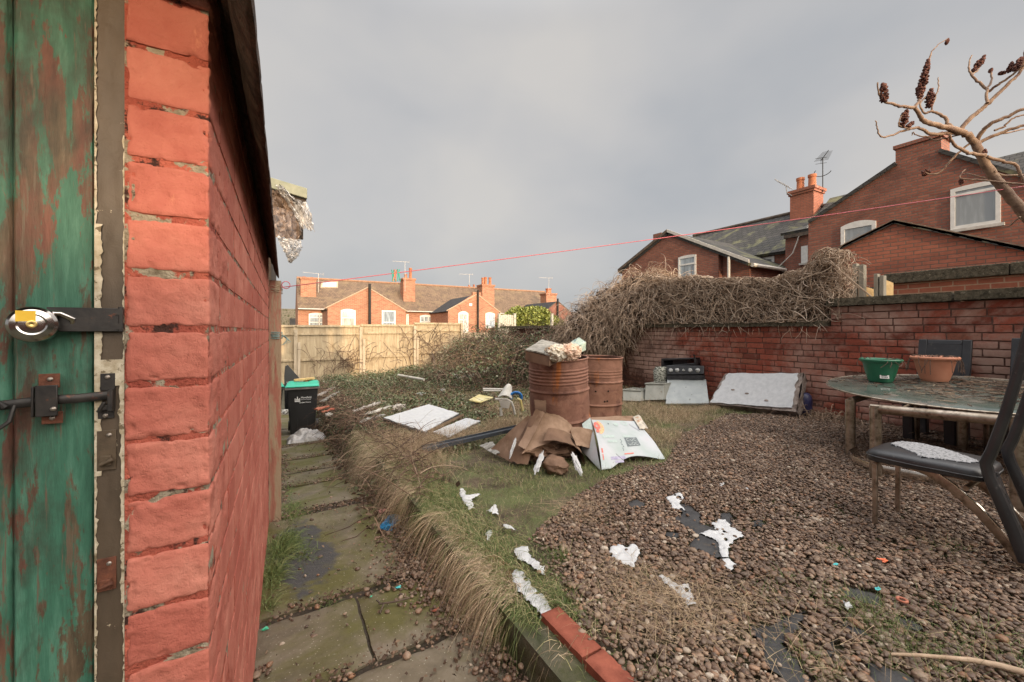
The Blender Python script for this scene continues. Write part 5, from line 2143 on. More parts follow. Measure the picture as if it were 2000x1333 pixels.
c1 = Vector((2.62, 3.50, float(yard(2.6, 3.5))))
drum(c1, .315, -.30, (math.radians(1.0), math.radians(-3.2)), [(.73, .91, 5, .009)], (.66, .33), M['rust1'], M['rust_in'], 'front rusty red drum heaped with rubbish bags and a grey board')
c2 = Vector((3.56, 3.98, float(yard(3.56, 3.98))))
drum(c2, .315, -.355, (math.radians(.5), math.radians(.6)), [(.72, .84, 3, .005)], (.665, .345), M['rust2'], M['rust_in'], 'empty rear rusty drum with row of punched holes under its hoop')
# punched holes of the rear drum
hh = MB()
for (px, py) in ((1163.5, 765), (1188, 764.5), (1213, 762), (1181, 785), (1186, 784)):
    d = ray(px, py)
    q = Vector((d[0], d[1], d[2]))
    # intersect with the cylinder
    ax, ay = d[0], d[1]
    A = ax * ax + ay * ay
    B = -2 * (ax * c2.x + ay * c2.y)
    Cc = c2.x ** 2 + c2.y ** 2 - .318 ** 2
    t = (-B - math.sqrt(max(0, B * B - 4 * A * Cc))) / (2 * A)
    p = q * t
    nrm = Vector((p.x - c2.x, p.y - c2.y, 0)).normalized()
    R3 = nrm.to_track_quat('Z', 'Y').to_matrix().to_4x4()
    hh.lathe([(.011, -.004), (.011, .004), (.0001, .005)], p, 10, R3, capb=False)
drum2 = [o for o in bpy.data.objects if o.name.startswith('oil_drum')][-1]
body2 = [o for o in drum2.children][0]
M['hole'] = nmat('drum_hole', (.006, .004, .003), (.012, .008, .006), 9, .9, bump=0)
hh.build('punched_holes', M['hole'], body2)

# rubbish on the front drum
M['board_grey'] = nmat('weathered_board', (.16, .15, .13), (.34, .33, .30), 9, .8, bump=.4, bscale=40, stretch=(1, 3, 1), c3=(.08, .07, .06), s3=14, t3=(.52, .62))
M['card'] = nmat('cardboard', (.19, .12, .08), (.29, .195, .135), 5, .85, bump=.25, bscale=120, bdist=.002, c3=(.15, .09, .055), s3=3, t3=(.5, .65))
M['card_dark'] = nmat('cardboard_wet', (.10, .06, .04), (.19, .115, .075), 5, .8, bump=.25, bscale=120, bdist=.002)
M['foil_bag'] = nmat('crumpled_bag', (.30, .27, .22), (.55, .50, .42), 12, .4, bump=.5, bscale=30, bdist=.01, c3=(.33, .16, .07), s3=10, t3=(.55, .62))
M['mint_bag'] = nmat('mint_carton', (.32, .42, .36), (.55, .60, .50), 16, .5, bump=.4, bscale=30, bdist=.006, c3=(.18, .25, .24), s3=14, t3=(.55, .6))
M['peach_bag'] = nmat('peach_bag', (.50, .32, .24), (.62, .50, .38), 14, .45, bump=.5, bscale=30, bdist=.008, c3=(.14, .12, .1), s3=20, t3=(.6, .66))
M['plastic'] = None
e = empty('rubbish_board', at(1062, 690, 3.80), 'grey weathered flat box lying across the rubbish in the front drum', 'box')
zb = -.30
q = [at(1026, 686, 3.62), at(1073, 697, 3.42), at(1112, 680, 3.95), at(1058, 666, 4.1)]
b = MB()
b.sheet(q, 10, 10, bend=.006, rough=.004, th=.012)
b.build('top', M['board_grey'], e)
b = MB()
lo = [p + Vector((0, 0, -.085)) for p in q]
for i in range(4):
    j = (i + 1) % 4
    b.sheet([q[i], q[j], lo[j], lo[i]], 6, 3, rough=.006, th=.003, rs=12)
b.build('side', M['card_dark'], e)
for i, (px, py, t, r, mt, lab, amp) in enumerate([
        (1088, 690, 3.50, (.10, .10, .075), 'foil_bag', 'crumpled pale and orange rubbish bag in the middle of the front drum', .45),
        (1115, 688, 3.50, (.085, .10, .075), 'peach_bag', 'peach and grey crumpled wrapper at the right of the front drum', .45),
        (1060, 696, 3.72, (.12, .12, .055), 'card_dark', 'dark crumpled waste under the grey box in the front drum', .4)]):
    b = MB()
    b.blob(at(px, py, t), r, 5, amp * .55, 3.2, seed=i * 4 + 1, ridged=False)
    o = b.build('rubbish_bag' if i == 0 else 'rubbish_bag.%03d' % i, M[mt], smooth=20)
    tag(o, lab, 'rubbish', 'rubbish heaped in the front drum')
e = empty('carton', at(1128, 672, 3.66), 'torn mint green carton standing on the right rim of the front drum', 'carton')
pA, pB, pC, pD = at(1097, 682, 3.75), at(1131, 660, 3.75), at(1144, 668, 3.60), at(1143, 684, 3.62)
pE, pF = at(1126, 680, 3.50), at(1131, 690, 3.52)
b = MB()
b.sheet([pA, pB, pC, pE], 8, 8, rough=.012, th=.003, rs=9, seed=1)
b.sheet([pB, pC, pD, pF], 8, 8, rough=.012, th=.003, rs=9, seed=2)
b.sheet([pE, pC, pD, pF], 8, 8, rough=.010, th=.003, rs=9, seed=3)
b.build('carton_sheet', M['mint_bag'], e, smooth=25)

# ------------------------------------------------------------------ cardboard heap
def card_piece(name, label, quads, mat='card', cat_='cardboard', group='torn cardboard in front of the drums', **kw):
    b = MB()
    for i, qd in enumerate(quads):
        b.sheet([at(*p) if isinstance(p, tuple) else p for p in qd], 14, 14, th=.005, **{**dict(rough=.013, rs=5, edge=.03, seed=i * 2.3 + len(label)), **kw})
    o = b.build(name, M[mat], smooth=40)
    return tag(o, label, cat_, group)


card_piece('cardboard_sheet', 'left leaning brown cardboard flap spread like a fan', [[(1031, 812, 3.85), (957, 880, 4.06), (1000, 906, 3.72), (1049, 818, 3.80)]], bend=.03)
card_piece('cardboard_tube', 'dark folded spine of wet cardboard with two old labels', [[(1036, 812, 3.80), (1062, 806, 3.84), (1031, 906, 3.62), (993, 900, 3.72)]], 'card_dark', bend=.04)
card_piece('cardboard_sheet.001', 'large torn cardboard flap sweeping up to the right', [[(1062, 808, 3.84), (1116, 832, 3.90), (1112, 848, 3.74), (1020, 886, 3.60)]], bend=.03)
card_piece('cardboard_sheet.002', 'ragged cardboard piece behind the large torn flap', [[(1060, 807, 3.93), (1092, 812, 3.98), (1120, 834, 3.95), (1070, 852, 3.85)]], 'card', bend=.02, edge=.08)
card_piece('cardboard_sheet.003', 'small upright corrugated tab against the front drum', [[(1043, 780, 3.92), (1066, 783, 3.93), (1067, 812, 3.92), (1046, 810, 3.90)]], 'card_dark', edge=.06)
card_piece('cardboard_sheet.004', 'flat brown cardboard flap touching the printed box', [[(1112, 836, 3.88), (1157, 840, 3.92), (1158, 878, 3.82), (1124, 873, 3.68)]], 'card', bend=.01)
card_piece('cardboard_sheet.005', 'narrow folded strip standing up against the cardboard spine', [[(1046, 800, 3.82), (1012, 872, 3.66), (1026, 878, 3.58), (1064, 806, 3.78)]], 'card', bend=-.02)
card_piece('cardboard_sheet.006', 'short folded cardboard flap under the large torn flap', [[(1070, 838, 3.70), (1112, 850, 3.72), (1120, 872, 3.62), (1060, 862, 3.58)]], 'card_dark', bend=.03)
# arched sheet in front
b = MB()
cA, cB = G(1101, 908), G(1098, 882)
zf = float(yard(cA.x, cA.y))
ax = (cB - cA)
ax.z = 0
sd = Vector((ax.y, -ax.x, 0)).normalized()


def archf(off):
    def f(u, v):
        an = math.pi * (-.02 + 1.04 * u)
        w = .185 - .03 * v
        hgt = (.19 + .03 * v)
        base = Vector((cA.x, cA.y, zf)) + ax * v * .95
        r = 1 + off
        p = base - sd * math.cos(an) * w * r + Vector((0, 0, math.sin(an) ** .8 * hgt * r if 0 < an < math.pi else 0))
        jag = .03 * nz(u * 8, 2, 1) if v == 0 else 0
        return p - ax.normalized() * jag + Vector((0, 0, .006 * nz(u * 9, v * 5, 1)))
    return f


b.grid(archf(.03), 36, 14)
b.grid(archf(0.0), 36, 14)
o = b.build('cardboard_arch', M['card'], smooth=40)
tag(o, 'arched corrugated cardboard curling over in front of the heap', 'cardboard', 'torn cardboard in front of the drums')
b = MB()
b.blob(at(1085, 908, 3.52), (.105, .13, .075), 4, .22, 2.0, seed=9)
o = b.build('cardboard_lump', M['card_dark'], smooth=40)
tag(o, 'round end of wet cardboard tucked under the arched sheet', 'cardboard', 'torn cardboard in front of the drums')
b = MB()
b.blob(at(1076, 874, 3.88), (.34, .20, .12), 4, .3, 2.2, seed=4, ridged=True)
o = b.build('cardboard_lump.001', M['card_dark'], smooth=30)
tag(o, 'collapsed dark cardboard filling the middle of the heap', 'cardboard', 'torn cardboard in front of the drums')
for i, (pts, lab) in enumerate(((((1052, 888), (1061, 884), (1062, 910), (1047, 922), (1040, 915)), 'white snow wedge at the left foot of the arched cardboard'), (((1117, 888), (1124, 890), (1130, 905), (1142, 921), (1132, 926), (1112, 905)), 'white snow wedge at the right foot of the arched cardboard'), (((1006, 858), (1010, 860), (1004, 885), (995, 892), (994, 880)), 'narrow snow strip on the left cardboard flap'))):
    b = MB()
    P3 = [at(px, py, (3.46, 3.42, 3.60)[i] + (py - 900) * -.003) for px, py in pts]
    c = sum(P3, Vector()) / len(P3)
    hi_ = max(P3, key=lambda p: p.z)
    lo_ = min(P3, key=lambda p: p.z)
    axd = hi_ - lo_
    b.blob((0, 0, 0), (.022 if i < 2 else .012, .014, axd.length * .5), 4, .6, 3.2, seed=i * 5 + 2)
    Rq = axd.to_track_quat('Z', 'Y').to_matrix()
    b.v = [tuple(c + Rq @ Vector(v)) for v in b.v]
    o = b.build('snow_wedge' if i == 0 else 'snow_wedge.%03d' % i, M['snow'], smooth=60)
    tag(o, lab, 'snow', 'snow caught on the cardboard')
card_piece('insulation_scrap', 'flat mossy grey green scrap left of the cardboard heap', [[G(935, 872, .06), G(962, 864, .10), G(985, 884, .06), G(968, 890, .03)]], 'board_grey', cat_='scrap', group='loose scraps on the grass', edge=.08)

# printed toy box, flattened
def printed_mat():
    m, t, b = newmat('printed_card', .45, spec=.4)
    v = objco(t)
    base = ramp_n(t, noise_n(t, v, 4, 4, .5), [(.35, (.33, .38, .375)), (.6, (.42, .435, .46)), (.75, (.44, .40, .43))])
    t.links.new(base, b.inputs['Base Color'])
    bump_n(t, b, noise_n(t, v, 8, 3, .5), .4, .01)
    return m


M['printed'] = printed_mat()
M['ink_grey'] = nmat('ink_grey', (.10, .12, .13), (.16, .18, .19), 60, .5, bump=0)
M['ink_pale'] = nmat('ink_pale_green', (.32, .40, .38), (.42, .48, .46), 60, .5, bump=0)
M['ink_orange'] = nmat('ink_orange', (.62, .26, .16), (.68, .46, .24), 60, .5, bump=0)
M['ink_red'] = nmat('ink_red', (.50, .10, .08), (.60, .2, .16), 60, .5, bump=0)
M['ink_violet'] = nmat('ink_violet', (.26, .24, .36), (.38, .36, .46), 40, .5, bump=0)
M['ink_grey_light'] = nmat('ink_grey_light', (.36, .39, .39), (.44, .47, .47), 60, .5, bump=0)
M['ink_white'] = nmat('ink_white', (.6, .62, .62), (.68, .7, .7), 60, .5, bump=0)
bx = empty('printed_box', G(1230, 870, .05), 'flattened white printed toy box lying on the gravel edge beside the drums', 'box')
q = [at(1155, 821, 4.05), at(1243, 824, 4.28), at(1300, 895, 3.76), at(1174, 920, 3.46)]
qn = (q[1] - q[0]).cross(q[3] - q[0]).normalized()
if qn.z < 0: qn = -qn


def bxp(u, v, off=.006):
    u = max(0, min(1, u))
    p = q[0].lerp(q[1], u).lerp(q[3].lerp(q[2], u), v)
    droop = -.05 * max(0, v - .62) * (u * 1.2)
    wav = .012 * math.sin(u * 5 + v * 2)
    bulge = .03 * math.sin(math.pi * min(1, v)) * (1 - .6 * u)
    notch = -.0
    return p + qn * (off + wav * v + bulge + droop)


b = MB()


def outline(u, v):
    # right corner pulled out into a long tongue, near edge cut back
    vv = v * (1 - .18 * max(0, math.sin(math.pi * min(1, max(0, (u - .18) / .72)))) * 1.0) if v > .5 else v
    vv = v - max(0, v - .5) * 2 * .16 * max(0, math.sin(math.pi * min(1, max(0, (u - .15) / .8))))
    return vv


b.grid(lambda u, v: bxp(u, outline(u, v)), 30, 30)
b.grid(lambda u, v: bxp(u, outline(u, v), .001), 30, 30)
panel = b.build('front_panel', M['printed'], bx, smooth=60)


def decal(name, cells, mat, off=.0085, parent=None):
    b = MB()
    for (u0, v0, u1, v1) in cells:
        b.grid(lambda u, v: bxp(u0 + (u1 - u0) * u, v0 + (v1 - v0) * v, off), 4, 4)
    return b.build(name, mat, parent or panel)


b = MB()


def disc(cu, cv, ru, rv, a0=0, a1=360, ri=0.0, off=.0088, n=28):
    b.grid(lambda u, v: bxp(cu + (ri + (1 - ri) * v) * ru * math.cos(math.radians(a0 + (a1 - a0) * u)), cv + (ri + (1 - ri) * v) * rv * math.sin(math.radians(a0 + (a1 - a0) * u)), off), n, 3)


disc(.075, .20, .11, .17, -80, 90, .45)
b.build('round_motif', M['ink_orange'], panel)
b = MB()
disc(.06, .17, .06, .10, 0, 360, .3, .0095)
disc(.045, .30, .03, .04, 0, 360, .0, .0095)
b.build('round_motif', M['ink_red'], panel)
decal('printed_block', [(.10, .40, .32, .46), (.17, .51, .34, .56), (.48, .42, .62, .46)], M['ink_pale'])
b = MB()
disc(.66, .08, .07, .07, 0, 360, .55)
disc(.47, .12, .05, .05, 0, 360, .0)
b.build('printed_ring', M['ink_pale'], panel)
decal('printed_block', [(.49, .47, .73, .66)], M['ink_grey'])
cells = []
for r_, (v0, v1) in enumerate(((.485, .555), (.575, .645))):
    pass
b = MB()
for (cu, cv, kind) in ((.545, .52, 'l'), (.61, .52, 'u'), (.675, .52, 'l'), (.55, .61, 'u'), (.615, .61, 'o'), (.68, .61, 'l')):
    if kind == 'o': disc(cu, cv, .027, .034, 0, 360, .75, .0105, 18)
    elif kind == 'u': disc(cu, cv - .015, .026, .045, 0, 180, .78, .0105, 12)
    else:
        disc(cu, cv, .026, .034, 40, 320, .75, .0105, 16)
b.build('block_lettering', M['ink_grey_light'], panel)
decal('printed_band', [(.16, .82, .40, .875), (.22, .89, .36, .93)], M['ink_violet'])
decal('printed_band', [(.03, .66, .055, .74), (.035, .76, .05, .86), (.40, .78, .56, .80)], M['ink_red'])
cells = [(.40 + .012 * math.sin(k * 2), .50 + .035 * k, .415 + .012 * math.sin(k * 2), .52 + .035 * k) for k in range(7)] + [(.76 + .018 * k, .10 + .028 * k, .768 + .018 * k, .15 + .028 * k) for k in range(7)] + [(.30, .09, .325, .13), (.415, .12, .44, .15)]
decal('small_print', cells, M['ink_grey'])
b = MB()
b.sheet([at(1139, 833, 4.02), at(1154, 818, 4.08), at(1173, 920, 3.47), at(1135, 880, 3.90)], 8, 12, rough=.006, th=.004)
b.build('side_flap', M['printed'], bx, smooth=40)
b = MB()
b.sheet([at(1137, 829, 4.0), at(1153, 817, 4.05), at(1157, 840, 3.93), at(1140, 842, 3.92)], 6, 6, rough=.006, th=.004)
b.build('top_flap', M['ink_pale'], bx, smooth=40)
b = MB()
b.sheet([at(1150, 817, 4.15), at(1236, 813, 4.38), at(1243, 824, 4.30), at(1156, 822, 4.08)], 10, 4, rough=.006, th=.004)
b.build('inner_flap', M['card'], bx, smooth=40)
b = MB()
b.sheet([at(1236, 816, 4.32), at(1248, 811, 4.34), at(1266, 838, 4.14), at(1250, 840, 4.10)], 8, 8, rough=.02, th=.004, rs=14)
b.build('torn_corner', M['foil_bag'], bx, smooth=40)

# ------------------------------------------------------------------ snow covered boards and black channel
M['dark_edge'] = nmat('dark_board_edge', (.02, .02, .022), (.05, .05, .055), 20, .6, bump=.3)
M['old_wood'] = nmat('old_wood', (.10, .065, .04), (.20, .14, .09), 10, .85, bump=.6, bscale=50, stretch=(1, 1, 1))
for i, (pts, lab, hz) in enumerate((([(748, 818), (838, 791), (897, 809), (830, 846)], 'larger snow covered board lying flat in the grass, dark rim on its left', .07), ([(845, 846), (911, 818), (939, 824), (876, 856)], 'smaller snow covered board beside the larger one, grass over its edge', .05))):
    P3 = [G(px, py, hz) for px, py in pts]
    e = empty('board' if i == 0 else 'board.%03d' % i, sum(P3, Vector()) / 4 - Vector((0, 0, .06)), lab, 'board', 'snow covered boards on the grass')
    b = MB()
    b.prism([p - Vector((0, 0, .035)) for p in P3], (0, 0, .032))
    b.build('panel', M['dark_edge'], e, bevel=.004)
    b = MB()
    c = sum(P3, Vector()) / 4
    b.sheet([c + (p - c) * .985 for p in P3], 24, 24, rough=.006, th=.012, rs=4, edge=.02)
    b.build('snow_cover', M['snow'], e, smooth=60)
b = MB()
b.tube([G(836, 846, .05), G(905, 812, .06)], .035, 4, flat=.4, up=(0, 0, 1))
tag(b.build('plank', M['old_wood'], bevel=.004), 'narrow brown timber strip between the two snow covered boards', 'plank')
M['channel'] = nmat('channel_plastic', (.035, .04, .05), (.06, .07, .085), 12, .4, bump=.2, spec=.5, c3=(.12, .11, .1), s3=10, t3=(.6, .7))
p0, p1 = G(828, 880, .05), G(1040, 832, .10)
d = (p1 - p0).normalized()
s = d.cross(Vector((0, 0, 1))).normalized()
u_ = s.cross(d)
b = MB()
w, h_, th = .06, .035, .006
prof = [(-w, h_), (-w, 0), (w, 0), (w, h_), (w - th, h_), (w - th, th), (-w + th, th), (-w + th, h_)]
b.prism([p0 + s * a + u_ * c for a, c in prof], p1 - p0)
prof = [(-.012, th), (.012, th), (.012, .026), (-.012, .026)]
b.prism([p0 + s * a + u_ * c for a, c in prof], p1 - p0)
tag(b.build('gutter_length', M['channel']), 'dark grey plastic gutter length lying in the grass left of the cardboard', 'gutter')

# ------------------------------------------------------------------ wheelie bin
M['bin'] = nmat('bin_plastic', (.014, .014, .015), (.022, .022, .023), 3, .42, bump=.15, bscale=90, bdist=.001, spec=.5)
M['bin_lid'] = nmat('bin_lid_green', (.02, .33, .21), (.03, .42, .28), 5, .4, bump=.1, spec=.5)
M['bin_print'] = nmat('bin_print_white', (.62, .62, .62), (.72, .72, .72), 40, .6, bump=0)
M['grey_rim'] = nmat('bin_rim_grey', (.13, .12, .12), (.2, .19, .18), 8, .5, bump=0)
BC = PT(593, 851)
BC.y += .30


def wheelie(loc, rot, label, print_=True):
    e = empty('wheelie_bin', loc, label, 'wheelie bin', 'green lidded wheelie bins')
    Mx = Matrix.Translation(loc) @ Matrix.Rotation(rot, 4, 'Z')
    b = MB()
    rows = []
    for z, w, d0, d1 in ((.02, .21, -.20, .22), (.25, .225, -.225, .24), (.6, .25, -.26, .26), (.90, .27, -.30, .29)):
        r = .035
        row = []
        for cx, cy, a0 in ((w - r, d0 + r, -90), (w - r, d1 - r, 0), (-w + r, d1 - r, 90), (-w + r, d0 + r, 180)):
            for k in range(5):
                a = math.radians(a0 + 22.5 * k)
                row.append(Mx @ Vector((cx + r * math.cos(a), cy + r * math.sin(a), z)))
        rows.append(row)
    n = 20
    V = [p for r in rows for p in r]
    F = [(i * n + j, i * n + (j + 1) % n, (i + 1) * n + (j + 1) % n, (i + 1) * n + j) for i in range(3) for j in range(n)]
    F.append(tuple(range(n - 1, -1, -1)))
    b.add(V, F)
    for k in (-.085, .085):
        b.box((k - .006, -.235, .03), (k + .006, -.205, .34), Mx)
    body = b.build('body', M['bin'], e, smooth=40)
    b = MB()
    b.box((-.295, -.325, .885), (.295, .31, .935), Mx)
    b.build('rim', M['grey_rim'], e, bevel=.012)
    b = MB()
    b.grid(lambda u, v: Mx @ Vector((-.29 + .58 * u, -.345 + .68 * v, .95 + .055 * math.sin(math.pi * min(1, v * 1.1)) ** .5 * (1 if 0 < u < 1 else .1) * (1 if 0 < v < 1 else .0) + .018 * max(0, math.sin(u * 3 * math.pi)) * (v > .3))), 24, 16)
    b.box((-.29, -.345, .937), (.29, .33, .952), Mx)
    lid = b.build('lid', M['bin_lid'], e, smooth=40, bevel=.003)
    b = MB()
    b.tube([Mx @ Vector((-.27, .36, .93)), Mx @ Vector((.27, .36, .93))], .016, 10)
    b.build('handle', M['bin'], e)
    for sx in (-1, 1):
        b = MB()
        b.lathe([(.06, -.022), (.1, -.022), (.1, .022), (.06, .022)], Mx @ Vector((sx * .25, .24, .10)), 20, Matrix.Rotation(math.radians(90), 4, 'Y'))
        b.build('wheel', M['bin'], e)
    if print_:
        def P(x, z):
            f = (z - .02) / .88
            return Mx @ Vector((x, -.20 - .10 * f - .0075, z))
        b = MB()

        def cell(x0, z0, x1, z1):
            b.prism([P(x0, z0), P(x1, z0), P(x1, z1), P(x0, z1)], Mx.to_3x3() @ Vector((0, .002, 0)))
        cell(-.13, .652, -.04, .668)
        for k in range(5):
            x = -.13 + k * .0195
            cell(x, .672, x + .012, .70 + (.035 if k == 2 else .018 if k in (0, 4) else .008))
        cell(-.093, .735, -.077, .75)
        b.build('emblem', M['bin_print'], body)
        for (tx, x, z, s_) in (('Mansfield', -.026, .712, .048), ('District Council', -.026, .680, .027), ('Garden Waste', -.060, .622, .034)):
            cu = bpy.data.curves.new('lettering', 'FONT')
            cu.body = tx
            cu.size = s_
            cu.extrude = .0008
            cu.materials.append(M['bin_print'])
            tmp = bpy.data.objects.new('tmp', cu)
            o = bpy.data.objects.new('lettering', bpy.data.meshes.new_from_object(tmp))
            bpy.data.objects.remove(tmp)
            scene.collection.objects.link(o)
            o.parent = body
            f = (z - .02) / .88
            lp = P(x, z) - wloc(body)
            o.location = lp
            o.rotation_euler = (math.radians(90 - 6), 0, rot)
    return e


wheelie(BC, math.radians(-4), 'black wheelie bin with turquoise lid and white crest beside the rubbish bank')
e2 = wheelie(PT(560, 850) + Vector((-.36, .35, 0)), math.radians(6), 'second wheelie bin, only its lid corner showing behind the post', False)
for i, (x, y, z, L_, yaw, lab, mt) in enumerate(((.02, -.05, 1.055, .36, 8, 'longer timber offcut on top of the bin lid', 'plywood'), (.06, .02, 1.02, .12, 70, 'short orange block under the timber offcut on the bin lid', 'brick_block'), (.15, .05, 1.02, .10, 80, 'short pale block right of the orange block on the bin lid', 'plywood'), (-.12, -.10, 1.012, .34, -12, 'thin grey lath hanging over the left of the bin lid', 'board_grey'))):
    if 'brick_block' not in M: M['brick_block'] = nmat('orange_block', (.42, .13, .07), (.52, .2, .11), 9, .85, bump=.3)
    b = MB()
    Mx = Matrix.Translation(BC + Vector((x, y, z))) @ Matrix.Rotation(math.radians(yaw), 4, 'Z') @ Matrix.Rotation(math.radians(3 * (i - 1)), 4, 'Y')
    b.box((-L_ / 2, -.035, -.02), (L_ / 2, .035, .02 if i < 3 else -.008), Mx)
    tag(b.build('wood_offcut' if i == 0 else 'wood_offcut.%03d' % i, M[mt], bevel=.003), lab, 'offcut', 'offcuts on the bin lid')
# black panel leaning behind the bin
b = MB()
p = [onY(555, 735, 9.6), onY(557, 716, 9.6), onY(562, 713, 9.6), onY(584, 738, 9.6), onY(580, 800, 9.5), onY(556, 800, 9.5)]
b.prism(p, (0, .05, 0))
tag(b.build('black_crate', M['bin'], bevel=.006), 'black plastic panel tilted up behind the wheelie bin', 'panel')
# clear plastic sheeting at its foot
def plastic_mat(name, tint, alpha):
    m, t, b = newmat(name, .42, spec=.4)
    v = objco(t)
    b.inputs['Base Color'].default_value = c4(tint)
    f = noise_n(t, v, 16, 6, .7, .8)
    mr = N(t, 'ShaderNodeMapRange')
    mr.inputs['From Min'].default_value = .35
    mr.inputs['From Max'].default_value = .65
    mr.inputs['To Min'].default_value = alpha
    mr.inputs['To Max'].default_value = min(1, alpha + .5)
    t.links.new(f, mr.inputs['Value'])
    t.links.new(mr.outputs[0], b.inputs['Alpha'])
    bump_n(t, b, f, .6, .012)
    return m


M['plastic'] = plastic_mat('clear_plastic', (.62, .60, .58), .45)
M['plastic_brown'] = plastic_mat('dirty_plastic', (.30, .22, .17), .75)
b = MB()
pc = PT(598, 862)
b.grid(lambda u, v: (pc.x - .30 + .62 * u, pc.y - .22 + .5 * v, float(pathz(0, pc.y - .22 + .5 * v)) + .02 + .15 * max(0, math.sin(math.pi * u) ** .7 * math.sin(math.pi * v) ** .7) * (1 + .8 * nz(u * 4, v * 4, 1)) + .05 * abs(nz(u * 9, v * 9, 1)) * (0 < u < 1 and 0 < v < 1)), 50, 40)
tag(b.build('plastic_sheet', nmat('grey_plastic', (.22, .21, .20), (.38, .36, .35), 8, .3, bump=.8, bscale=20, bdist=.02, spec=.6), smooth=60), 'crumpled grey plastic sheet on the path at the foot of the wheelie bin', 'plastic sheet')

# ------------------------------------------------------------------ neighbour lean-to with hanging plastic
lean = empty('lean_to_roof', (-.3, 4.5, 1.2), 'dark lean-to roof corner with green grey edge above the shed gutter', 'roof')
M['green_fascia'] = nmat('green_grey_fascia', (.17, .18, .13), (.26, .26, .19), 9, .7, bump=.3)
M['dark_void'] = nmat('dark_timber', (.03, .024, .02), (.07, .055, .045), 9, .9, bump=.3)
YL = 4.5
a, c = onY(520, 344, YL), onY(600, 368, YL)
h0 = onY(600, 388, YL).z - c.z
b = MB()
b.prism([(a.x, YL, a.z), (c.x, YL, c.z), (c.x, YL, c.z + h0), (a.x, YL, a.z + h0)], (0, .05, 0))
b.build('fascia', M['green_fascia'], lean, bevel=.006)
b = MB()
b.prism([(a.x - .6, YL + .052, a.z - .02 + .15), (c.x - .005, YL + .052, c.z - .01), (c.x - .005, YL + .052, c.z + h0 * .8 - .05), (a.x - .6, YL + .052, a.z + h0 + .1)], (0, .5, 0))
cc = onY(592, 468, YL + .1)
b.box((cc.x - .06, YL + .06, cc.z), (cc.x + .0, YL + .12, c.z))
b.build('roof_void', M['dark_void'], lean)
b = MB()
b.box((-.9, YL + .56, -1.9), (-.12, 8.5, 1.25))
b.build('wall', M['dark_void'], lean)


def drape(name, label, pts, depth, mat, seed, n=26):
    """crumpled hanging plastic between outline points (left edge, right edge) in photo px on plane Y=depth"""
    b = MB()
    L_ = [onY(x, y, depth) for x, y, _, _ in pts]
    Rr = [onY(x, y, depth) for _, _, x, y in pts]

    def f(u, v):
        k = v * (len(pts) - 1)
        i = min(int(k), len(pts) - 2)
        w = k - i
        p = L_[i].lerp(L_[i + 1], w).lerp(Rr[i].lerp(Rr[i + 1], w), u)
        q = Vector((u * 4 + seed, v * 5, seed))
        p = p + Vector((0, -.10 * (abs(noise.noise(q)) * 2 - .4) - .04 * noise.noise(q * 3), 0))
        j = .02 * noise.noise(Vector((u * 15, v * 15, seed)))
        return p + Vector((j, 0, .02 * noise.noise(Vector((v * 15, u * 15, seed + 5)))))
    b.grid(f, n, n)
    return tag(b.build(name, mat, smooth=50), label, 'plastic', 'torn plastic hanging from the lean-to roof')


drape('hanging_plastic', 'brown dirty plastic bundle hanging under the lean-to roof', [(530, 372, 560, 376), (530, 400, 585, 420), (530, 430, 590, 450), (536, 462, 583, 470)], 4.44, M['plastic_brown'], 3)
drape('hanging_plastic.001', 'clear torn plastic flap blowing out at the right of the bundle', [(538, 362, 552, 366), (548, 378, 574, 394), (566, 402, 600, 395), (580, 430, 610, 430), (588, 445, 614, 452)], 4.38, M['plastic'], 7)
drape('hanging_plastic.002', 'clear torn plastic tail hanging lowest below the bundle', [(541, 462, 588, 468), (546, 474, 590, 484), (555, 492, 583, 500), (564, 510, 568, 514)], 4.40, M['plastic'], 12)

# ------------------------------------------------------------------ washing line
M['line_red'] = nmat('red_line', (.42, .07, .10), (.52, .12, .14), 60, .5, bump=0)
pA = Vector((-.015, 3.83, .355))
pB = Vector((6.5, 1.0, 1.62))
pB = at(2080, 352, 3.9)
b = MB()
P = []
for i in range(61):
    u = i / 60
    p = pA.lerp(pB, u)
    p.z -= .05 * 4 * u * (1 - u) * .5
    P.append(p)
LINE = P
b.tube(P, .0034, 6)
b.tube([pA + Vector((.03 * math.sin(a_) + .03, -.01, .02 + .03 * math.cos(a_))) for a_ in [i * .6 for i in range(12)]], .0035, 5)
tag(b.build('washing_line', M['line_red']), 'thin red washing line running from the timber post across the sky', 'washing line')
M['peg_green'] = nmat('peg_green', (.03, .30, .22), (.05, .38, .28), 20, .4, bump=0)
M['peg_orange'] = nmat('peg_orange', (.50, .16, .07), (.6, .22, .1), 20, .4, bump=0)


def line_at(px):
    best = min(LINE[1:-1], key=lambda p: abs(CX + FPX * (p.x * CS - p.y * SN) / (p.x * SN + p.y * CS) - px))
    i = LINE.index(best)
    a, c = LINE[i - 1], LINE[i + 1]
    lo, hi = 0.0, 1.0
    for _ in range(30):
        m_ = (lo + hi) / 2
        p = a.lerp(c, m_)
        x = CX + FPX * (p.x * CS - p.y * SN) / (p.x * SN + p.y * CS)
        if x < px: lo = m_
        else: hi = m_
    return a.lerp(c, lo)


